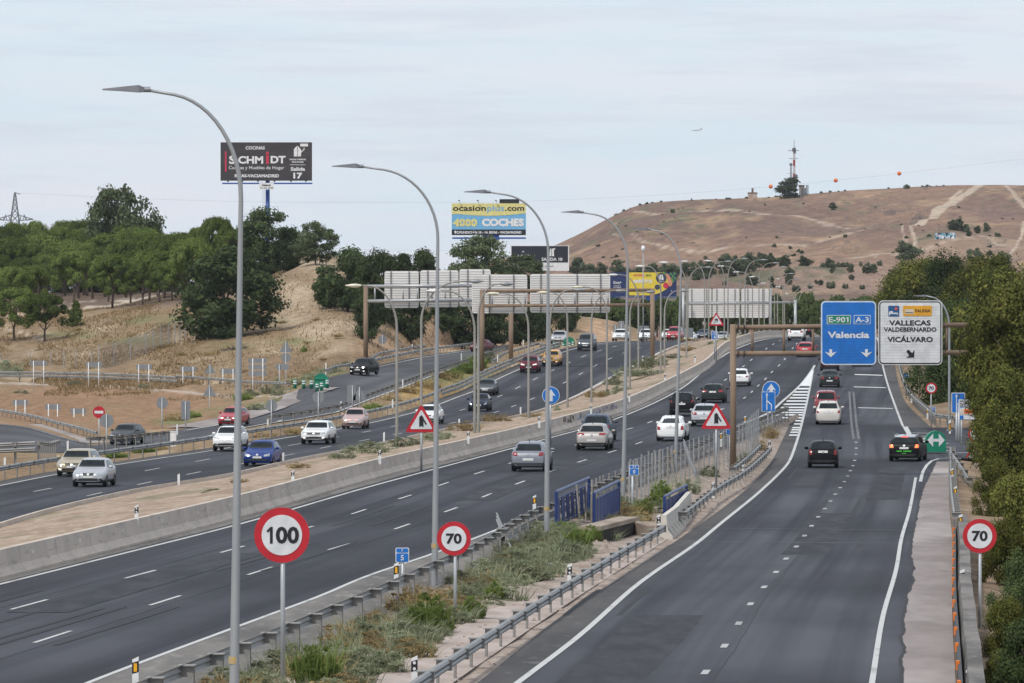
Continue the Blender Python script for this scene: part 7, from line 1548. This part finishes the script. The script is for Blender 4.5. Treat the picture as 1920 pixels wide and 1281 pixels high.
# woods at the foot of the hill
MW = dict(name='pine_tree', cat='pine tree', group='pines at the hill foot')
for i, (Y, py, x0, x1, n, hh) in enumerate(((905, 648, 1120, 1560, 17, 78), (940, 640, 1100, 1640, 19, 80), (975, 628, 1080, 1660, 20, 66))):
    for j in range(n):
        x = x0 + (x1 - x0) * (j + random.uniform(-.3, .3)) / (n - 1)
        tree('pinefar', x, py, Y, hh * random.uniform(.85, 1.15), 44 * random.uniform(.9, 1.3), 'pine in the green belt at the foot of the bare hill', v=j + i, **MW)
for j, x in enumerate(frange(1085, 1470, 17)):
    p = hill_at(x + random.uniform(-6, 6), 523 + random.uniform(-4, 3)); tree('hill', 0, 0, p.y, random.uniform(26, 42), random.uniform(28, 40), 'greyish tree in the row along the lower hill', base=p, v=j, group='tree row on the lower hill')
HS = [(1477,371,40,52,'dark bushy tree on the hilltop in front of the radio mast'),(1703,489,42,48,'large round bush low on the hill beside the pale tracks'),(1787,447,22,26,'dark bush in the row above the graffiti wall, by the pale track'),(1800,446,24,22,'second dark bush in the row above the graffiti wall'),(1811,443,18,15,'narrow dark bush in the row above the graffiti wall'),(1833,441,17,14,'round dark bush beyond the row above the graffiti wall'),(1850,436,18,15,'uppermost round bush of the row on the hill'),(1871,446,11,13,'small round bush at the end of the hill row'),(1816,458,16,12,'small bush beside the end of the graffiti wall'),(1800,420,12,8,'tiny tree above the hill bushes'),(1830,492,30,32,'bush lower on the hill above the roadside trees'),(1856,479,12,13,'little tree on the bare hill by the small track'),(1562,405,15,17,'single bush in the middle of the bare hill'),(1261,403,10,9,'tiny bush on the hill shoulder'),(1700,357,10,13,'low pale bush on the hill skyline'),(1297,372,6,4,'tiny shrub on the hill skyline'),(1510,522,24,26,'dark bush on the lower hill above the far boards'),(1480,535,26,22,'dark shrub behind the distant lamp heads'),(1545,500,12,20,'low shrub on the lower hill'),(1570,503,14,9,'small dark shrub on the lower hill slope'),(1596,500,10,10,'small shrub beside the slope edge'),(1614,513,12,8,'small upright shrub on the lower hill'),(1627,512,11,9,'small upright shrub next to its twin on the lower hill'),(1650,510,13,12,'grey shrub near the big roadside trees'),(1373,528,28,22,'dark shrub above the distant gantry boards'),(1307,535,24,22,'dark shrub beside the yellow billboard end'),(1340,512,18,16,'dark shrub on the track above the distant gantry'),(1412,538,20,30,'dark spreading shrub above the distant boards'),(1585,452,9,8,'tiny shrub on the middle of the hill'),(1452,462,9,10,'small pale shrub above the tree row'),(1497,468,9,9,'small shrub on the hill flank'),(1738,492,12,10,'little tree beside the large round bush'),(1880,500,30,40,'dark bush behind the roadside trees on the hill')]
for i, (px, py, h_, w_, lab) in enumerate(HS):
    p = hill_at(px, py); p.z -= .3; tree('hill', px, py, p.y, h_, w_, lab, 'shrub', 'shrub', None, i, base=p)
sc = random.Random(8)
for i in range(90):
    px, py = sc.uniform(1080, 1900), sc.uniform(385, 530); 
    if py < rid(px) + 14: continue
    p = hill_at(px, py); s_ = sc.uniform(2.5, 6) * (.7 if py < 450 else 1.2); p.z -= .15
    tree('hill', px, py, p.y, s_, s_ * 1.5, 'tiny scrub tuft scattered over the bare hill', 'scrub_tuft', 'shrub', 'scrub on the bare hill', i, base=p)
for i in range(34):
    px = sc.uniform(1130, 1780); p = hill_at(px, rid(px) + 1); s_ = sc.uniform(1.5, 4.2); tree('hill', 0, 0, p.y - 6, s_, s_ * 1.7, 'scrub tuft breaking the skyline of the bare hill', 'scrub_tuft', 'shrub', 'scrub along the hill skyline', i, base=p)
for i in range(34):
    px = sc.uniform(1300, 1700); p = hill_at(px, sc.uniform(508, 556)); s_ = sc.uniform(8, 19); tree('hill', 0, 0, p.y, s_, s_ * 1.1, 'young tree planted on the lower slope of the hill', 'young_tree', 'tree', 'young trees on the lower hill', i, base=p)
# trees along the exit lanes: px, crown top, base, width, depth
for i, (px, top, pyb, wd, Y, lab) in enumerate(((1682,516,645,74,610,'dark tree behind the white destination sign'),(1716,497,655,140,570,'broad tree rising over the white destination sign'),(1778,489,665,150,530,'leafy tree above the lamp arm by the destination sign'),(1848,492,670,160,490,'yellowish tree behind the upper gantry end'),(1770,600,752,80,455,'dark tree on the brown bank behind the small 70 sign'),(1798,575,800,140,428,'dense tree beside the lamp post at the side road'),(1895,520,770,190,415,'tall yellowish tree at the frame edge behind the gantry end'),(1856,640,800,100,385,'rounded tree behind the place-name boards'),
    (1850,585,770,100,282,'olive tree swallowing the end of the gantry tubes'),(1908,545,790,170,276,'tall olive tree at the frame edge in front of the gantry end'),(1858,690,800,56,292,'leafy branch mass just above the place-name boards'),(1880,700,880,120,270,'yellow-green tree beside the place-name boards'),(1874,795,890,58,266,'bush hanging over the hidden warning triangles'),(1908,770,960,130,258,'broad bush at the frame edge level with the exit nose'),(1868,868,985,76,246,'light green bush behind the pavement-edge barrier'),(1912,900,1080,120,230,'dense bush at the frame edge above the 70 sign'),(1886,985,1120,84,214,'yellowish bush partly covering the 70 sign'),(1918,1050,1230,120,200,'dark bush beside the 70 sign post'),(1888,1130,1270,86,184,'small bush below the 70 sign'),(1925,1180,1370,130,172,'tall bush filling the frame corner'),(1872,1225,1330,62,160,'low dark bush at the foot of the parapet'))):
    if pyb > 880: Y = GY(pyb, zr, -.6)
    tree('street', px, pyb, Y, (pyb - top) * 1.04, wd * 1.15, lab, 'bush' if pyb > 880 else 'tree', 'bush' if pyb > 880 else 'tree', v=(0, 1, 4, 1, 0, 4, 3, 0, 1, 2, 3, 1, 2, 3, 1, 2, 1, 4, 2, 0, 3)[i % 21])
for i in range(14):                        # the belt carries on beside the road
    Y = 140 + i * 19; x = bank_r(Y) + random.uniform(9, 16); h_ = random.uniform(3.5, 6) + i * .25
    tree('street', 0, 0, Y, h_ * F / Y, h_ * .95 * F / Y, 'leafy tree of the belt behind the roadside bushes', 'tree', 'tree', 'trees of the roadside belt', i, base=Vector((x, Y, bank_z(Y, 10) - .1)))
for j in range(20):
    ltree('oak', -50 + j * 26 + random.uniform(-5, 5), 549, 505 + random.uniform(-8, 8), 46, 'dark undergrowth bush closing the back of the pine wood', v=j, name='bush', cat='bush', group='undergrowth behind the pine wood')
# ------------------------------------------------------------------ verge and median plants
def blade_mesh(n, h, spread, wdt, mat, seed):
    r_ = np.random.default_rng(seed); V, Fc = [], []
    for i in range(n):
        a = r_.random() * 6.283; q_ = spread * r_.random() ** .6; b = np.array([q_ * math.cos(a), q_ * math.sin(a), -.02]); lean = r_.normal(size=2) * .22 + np.array([math.cos(a), math.sin(a)]) * .25 * q_ / spread
        hh = h * r_.uniform(.5, 1.1); t = r_.random() * 6.283; s_ = np.array([math.cos(t), math.sin(t), 0]) * wdt * r_.uniform(.6, 1.3)
        m_ = b + np.array([lean[0] * hh * .35, lean[1] * hh * .35, hh * .6]); e = b + np.array([lean[0] * hh, lean[1] * hh, hh])
        o = len(V); V += [b - s_, b + s_, m_ + s_ * .7, m_ - s_ * .7, e]; Fc += [(o, o+1, o+2, o+3), (o+3, o+2, o+4)]
    me = bpy.data.meshes.new('blades'); me.from_pydata([tuple(x) for x in V], [], Fc); me.materials.append(mat); return me
def sprig_cents(seed, n, top=1.0):
    r_ = random.Random(seed); cs, rs = [], []
    for _ in range(n):
        a = r_.random() * 6.283; q_ = .46 * r_.random() ** .55; cs.append((q_ * math.cos(a), q_ * math.sin(a), r_.uniform(.05, top * (1 - .75 * (q_ / .5) ** 2) * .9 + .05))); rs.append(r_.uniform(.05, .12))
    return cs, rs
WL = {'grey': [clumps_mesh('foliage', *sprig_cents(s, 46), 70, .028, L_GREY, fill=.2, jitter=1.2) for s in (1, 2, 3)],
      'bright': [clumps_mesh('foliage', *sprig_cents(s + 5, 75), 130, .024, L_BRIGHT, fill=.25, jitter=1.0) for s in (1, 2)],
      'straw': [clumps_mesh('foliage', *sprig_cents(s + 9, 40), 60, .03, L_STRAW, fill=.2, jitter=1.2) for s in (1, 2)]}
BL = {'grey': [blade_mesh(120, 1, .45, .008, L_GREY, s) for s in (1, 2)], 'bright': [blade_mesh(150, 1, .42, .012, L_BRIGHT, s) for s in (3, 4)], 'straw': [blade_mesh(140, 1, .45, .008, L_STRAW, s) for s in (5, 6)]}
def weed(kind, p, h, w_, label, group=None, v=0, name='weed', stalks=.0):
    t = thing(name, label, 'plant', p, random.random() * 6.28, group)
    o = bpy.data.objects.new('foliage', WL[kind][v % len(WL[kind])]); COL.objects.link(o); o.parent = t; o.scale = (w_, w_, h)
    if stalks:
        o = bpy.data.objects.new('stalks', BL[kind][v % 2]); COL.objects.link(o); o.parent = t; o.scale = (w_, w_, h * stalks)
    return t
def vpt(px, py):
    p = G(px, py, lambda Y: (zm(Y) + zr(Y)) / 2 - .02); return p
# foreground bushes on the verge between the two carriageways (px, py base, height px, width px)
FG = [('bright',808,1190,86,92,1.3,'tall bright green bush beside the 70 sign post'),('bright',887,1162,52,56,1.1,'rounded bright green bush just past the 70 sign post'),('bright',928,1128,46,44,1.1,'smaller rounded bright green bush behind its twin'),('bright',592,1300,105,100,1.5,'bright green upright weeds at the foot of the 100 sign'),('grey',690,1215,62,120,1.2,'grey-green weed spread in the middle of the verge'),('grey',760,1235,60,110,1.2,'grey-green weed spread before the bright bush'),('grey',640,1250,58,100,1.3,'grey-green weed spread beside the upright bright weeds'),('grey',720,1265,55,110,1.2,'grey-green weeds over the marker post ground'),('grey',655,1300,55,110,1.3,'grey-green weeds at the lower frame edge'),('grey',790,1210,42,90,1.2,'low grey-green weeds under the bright bush'),
      ('grey',480,1285,40,80,1.2,'pale weeds between lamp foot and 100 sign'),('grey',540,1240,40,60,1.3,'pale weeds by the 100 sign post'),('grey',925,1095,40,100,1.2,'grey-green weeds under the leaning loose beam'),('grey',985,1090,48,110,1.2,'grey-green weeds beside the short loose beam'),('grey',960,1060,40,80,1.2,'grey-green weeds at the loose beam foot'),('grey',1010,1060,42,90,1.2,'grey-green weeds below the third lamp post'),('grey',1060,1050,40,80,1.2,'grey-green weeds beside the culvert slope'),('bright',1085,1030,44,60,1.5,'bright green reedy clump by the third lamp post'),('bright',1055,1010,36,50,1.4,'bright green clump under the bent blue railing'),('grey',1000,1030,36,70,1.2,'grey weeds at the crash barrier feet near the lamp'),('bright',1110,1015,34,40,1.3,'green clump next to the culvert slab'),
      ('bright',1205,965,30,44,1.4,'green clump beside the culvert below the stakes'),('bright',1240,935,38,40,1.5,'green clump behind the thin stakes'),('bright',1225,952,30,40,1.3,'green clump between the thin stakes'),('grey',1290,925,32,50,1.3,'grey weeds at the foot of the hanging loose beam'),('grey',1330,895,26,44,1.3,'grey weeds along the chain-link fence foot'),('bright',1258,955,26,34,1.3,'green clump behind the short blue railing'),('straw',1425,845,26,30,1.4,'dry yellow weeds at the gore end of the fence'),('straw',1445,822,22,34,1.4,'dry weeds under the lane-merge board'),('grey',1390,868,22,40,1.2,'grey weeds by the brown gantry post foot'),
      ('straw',700,1175,34,60,1.3,'dry straw-coloured weeds at the kilometre marker foot'),('straw',775,1130,40,50,1.4,'dry yellowish weeds by the second lamp post foot'),('grey',860,1100,36,70,1.2,'grey weeds behind the 70 sign by the barrier posts'),('grey',1140,985,24,40,1.2,'weeds on the soil above the culvert')]
for i, (kd, px, pyb, h_, w_, st_, lab) in enumerate(FG):
    p = vpt(px, pyb); k = p.y / F; weed(kd, p, h_ * k, w_ * k, lab, 'weeds on the verge', i, 'weed' if kd != 'bright' else 'green_bush', stalks=st_ * (.72 if kd == 'bright' else .95))
for i in range(105):
    Y = random.uniform(112, 235); u = random.random(); x0, x1 = MG(Y) + .5, RG(Y) - 2.0
    if x1 < x0 + .5: continue
    x = x0 + (x1 - x0) * u; s_ = random.uniform(.28, .75); kd = random.choice(('grey', 'grey', 'grey', 'straw'))
    weed(kd, Vector((x, Y, zm(Y) * (1 - u) + zr(Y) * u - .03)), s_, s_ * 2.4, 'low grey weed tuft among the stones of the verge', 'weed tufts on the verge', i, stalks=1.0)
MD = [(820,826,26,70,'grey'),(760,838,24,70,'grey'),(690,850,26,110,'grey'),(640,860,16,60,'grey'),(870,808,20,70,'straw'),(930,790,18,60,'straw'),(405,930,16,60,'grey'),(450,905,10,40,'straw'),(1180,706,22,60,'grey'),(1205,690,24,50,'grey'),(1230,685,22,50,'grey'),(1150,722,20,44,'grey'),(1215,705,18,60,'grey'),(1165,735,16,40,'grey'),(1110,745,16,30,'straw'),(1140,742,14,40,'grey'),(1130,745,14,24,'straw'),(1262,672,10,40,'grey'),(1292,658,10,40,'straw'),(1340,648,10,40,'grey'),(1360,642,10,40,'grey'),(1390,636,10,50,'grey'),(1290,640,8,40,'straw'),(1045,772,14,16,'grey'),(560,878,12,50,'straw'),(1000,782,10,50,'straw')]
for i, (px, py, h_, w_, kd) in enumerate(MD):
    p = G(px, py, lambda Y: (zl(Y) + zm(Y)) / 2 + .33); k = p.y / F
    weed(kd, p, h_ * k, w_ * k, 'low weed patch on the sandy median between kerb and concrete barrier', 'weeds on the median', i, stalks=.9)
for i, (px, py, h_, w_, kd) in enumerate(((835,712,18,60,'straw'),(800,728,18,60,'straw'),(770,738,14,50,'straw'),(870,700,22,50,'bright'),(890,690,26,50,'bright'),(915,682,24,44,'grey'),(850,708,20,40,'bright'),(735,752,12,40,'straw'),(700,768,14,40,'bright'),(220,860,14,50,'bright'),(270,850,14,50,'bright'),(300,845,12,40,'straw'),(500,740,22,24,'grey'),(520,742,16,30,'grey'),(470,745,18,40,'grey'),(455,752,16,40,'bright'),(520,730,26,16,'grey'),(330,790,20,50,'straw'),(360,785,16,40,'bright'),(440,775,16,40,'bright'),(480,768,12,50,'grey'),(560,722,14,50,'grey'),(590,712,16,60,'grey'),(620,700,16,60,'grey'),(650,690,14,50,'grey'),(40,738,8,30,'grey'),(140,722,9,30,'grey'),(270,727,9,26,'grey'),(570,660,12,14,'bright'),(15,705,34,60,'grey'),(430,660,10,30,'straw'),(640,830,14,40,'straw'),(560,815,16,60,'straw'),(500,825,16,60,'straw'))):
    p = left_at(px, py) if not (500 <= px <= 640 and py > 810) else Vector(((px - CX) * 392 / F, 392, CH - (py - HY) * 392 / F)); k = p.y / F
    weed(kd, p, h_ * k, w_ * k, 'weed clump along the ramp edges and the dry slope', 'weeds along the ramps', i, stalks=1.0)
for i in range(36):                         # dry tufts over the slopes
    px, py = random.uniform(0, 640), random.uniform(600, 700)
    p = left_at(px, py); k = p.y / F; s_ = random.uniform(4, 9)
    weed('straw', p, s_ * k, s_ * 3.2 * k, 'dry straw tuft on the tan slope', 'straw tufts on the slope', i, 'straw_tuft', 1.0)
b = left_at(440, 660); t = thing('brush_pile', 'pile of cut grey branches on the dry slope', 'brush pile', b); mb = MB(); k = b.y / F
for i in range(70):
    a = random.random() * 6.28; r_ = random.uniform(0, 14) * k; z = random.uniform(0, 8) * k * (1 - r_ / (15 * k)); p = Vector((r_ * math.cos(a), r_ * math.sin(a) * .6, z)); e = p + Vector((random.uniform(-1.4, 1.4), random.uniform(-.8, .8), random.uniform(-.1, .6)))
    mb.tube([p, e], .03, 4, cap=False)
mb.build('branch', M('dead_branch', (.16,.13,.11), .9), t)
# rubble stones near the culvert and on the verge
st_mb = MB(); r_ = random.Random(4)
for i in range(260):
    Y = r_.uniform(112, 300); u = r_.random(); x0, x1 = MG(Y) + .4, RE(Y) - .1; x = x0 + (x1 - x0) * (.35 + .65 * u); s_ = r_.uniform(.03, .1); z = zm(Y) * (1 - u) + zr(Y) * u
    mbq = [Vector((r_.uniform(.6, 1) * s_ * a, r_.uniform(.6, 1) * s_ * b_, s_ * .5 * c_)) for a, b_, c_ in ((-1,-1,-1),(1,-1,-1),(1,1,-1),(-1,1,-1),(-.6,-.6,1),(.6,-.6,1),(.6,.6,1),(-.6,.6,1))]
    st_mb.add([q_ + Vector((x, Y, z + .02)) for q_ in mbq], [(3,2,1,0),(4,5,6,7),(0,1,5,4),(1,2,6,5),(2,3,7,6),(3,0,4,7)])
tag(st_mb.build('gravel', M('loose_stone', (.36,.29,.25), .9, c2=(.25,.2,.17), scale=3)), 'loose pale stones scattered on the verge', None, None, 'stuff')

# fine dry grass over the tan slopes (numberless)
R_ = np.random.default_rng(3); nj, ni = LV.shape[:2]; NB = 60000
jj = R_.integers(int(nj * .3), nj - 14, NB); ii = R_.integers(70, 262, NB); u = R_.random((NB, 1)); v = R_.random((NB, 1))
A = LV[jj, ii] * (1-u) * (1-v) + LV[jj, ii+1] * u * (1-v) + LV[jj+1, ii] * (1-u) * v + LV[jj+1, ii+1] * u * v
cv = LCOV[jj, ii]; keep = (A[:, 1] > 505) & ((A[:, 0] < -32) | (R_.random(NB) < .25)) & (np.array([noise.noise((a[0] * .15, a[1] * .06, 2.2)) for a in A]) > -.12)
A = A[keep]; m_ = len(A); ang = R_.random(m_) * 6.283; h_ = R_.uniform(.12, .42, m_); w_ = R_.uniform(.03, .09, m_)
dx = np.stack([np.cos(ang) * w_, np.sin(ang) * w_, np.zeros(m_)], 1); tip = A + np.stack([R_.normal(size=m_) * .15, R_.normal(size=m_) * .15, h_], 1)
V3 = np.stack([A - dx, A + dx, tip], 1).reshape(-1, 3)
me = bpy.data.meshes.new('dry_grass'); me.vertices.add(3 * m_); me.vertices.foreach_set('co', V3.astype(np.float32).ravel()); me.loops.add(3 * m_); me.loops.foreach_set('vertex_index', np.arange(3 * m_, dtype=np.int32)); me.polygons.add(m_); me.polygons.foreach_set('loop_start', np.arange(0, 3 * m_, 3, dtype=np.int32)); me.polygons.foreach_set('loop_total', np.full(m_, 3, np.int32)); me.materials.append(leafmat('dry_grass_blades', (.30,.205,.105), (.225,.145,.072), (.4,.3,.165), .3)); me.update(calc_edges=True)
o = bpy.data.objects.new('dry_grass', me); COL.objects.link(o); tag(o, 'fine dry grass growing over the tan slopes', None, None, 'stuff')

# ------------------------------------------------------------------ the air
hm = bpy.data.materials.new('haze'); hm.use_nodes = True; hm.node_tree.nodes.clear()
ho_ = hm.node_tree.nodes.new('ShaderNodeOutputMaterial'); hv = hm.node_tree.nodes.new('ShaderNodeVolumePrincipled'); hv.inputs['Color'].default_value = (.86,.9,.96,1); hv.inputs['Density'].default_value = .00004; hv.inputs['Anisotropy'].default_value = .2
hm.node_tree.links.new(hv.outputs[0], ho_.inputs['Volume'])
tag(MB().box((0, 1800, 28), (6400, 4000, 194)).build('haze', hm), None, None, None, 'stuff')
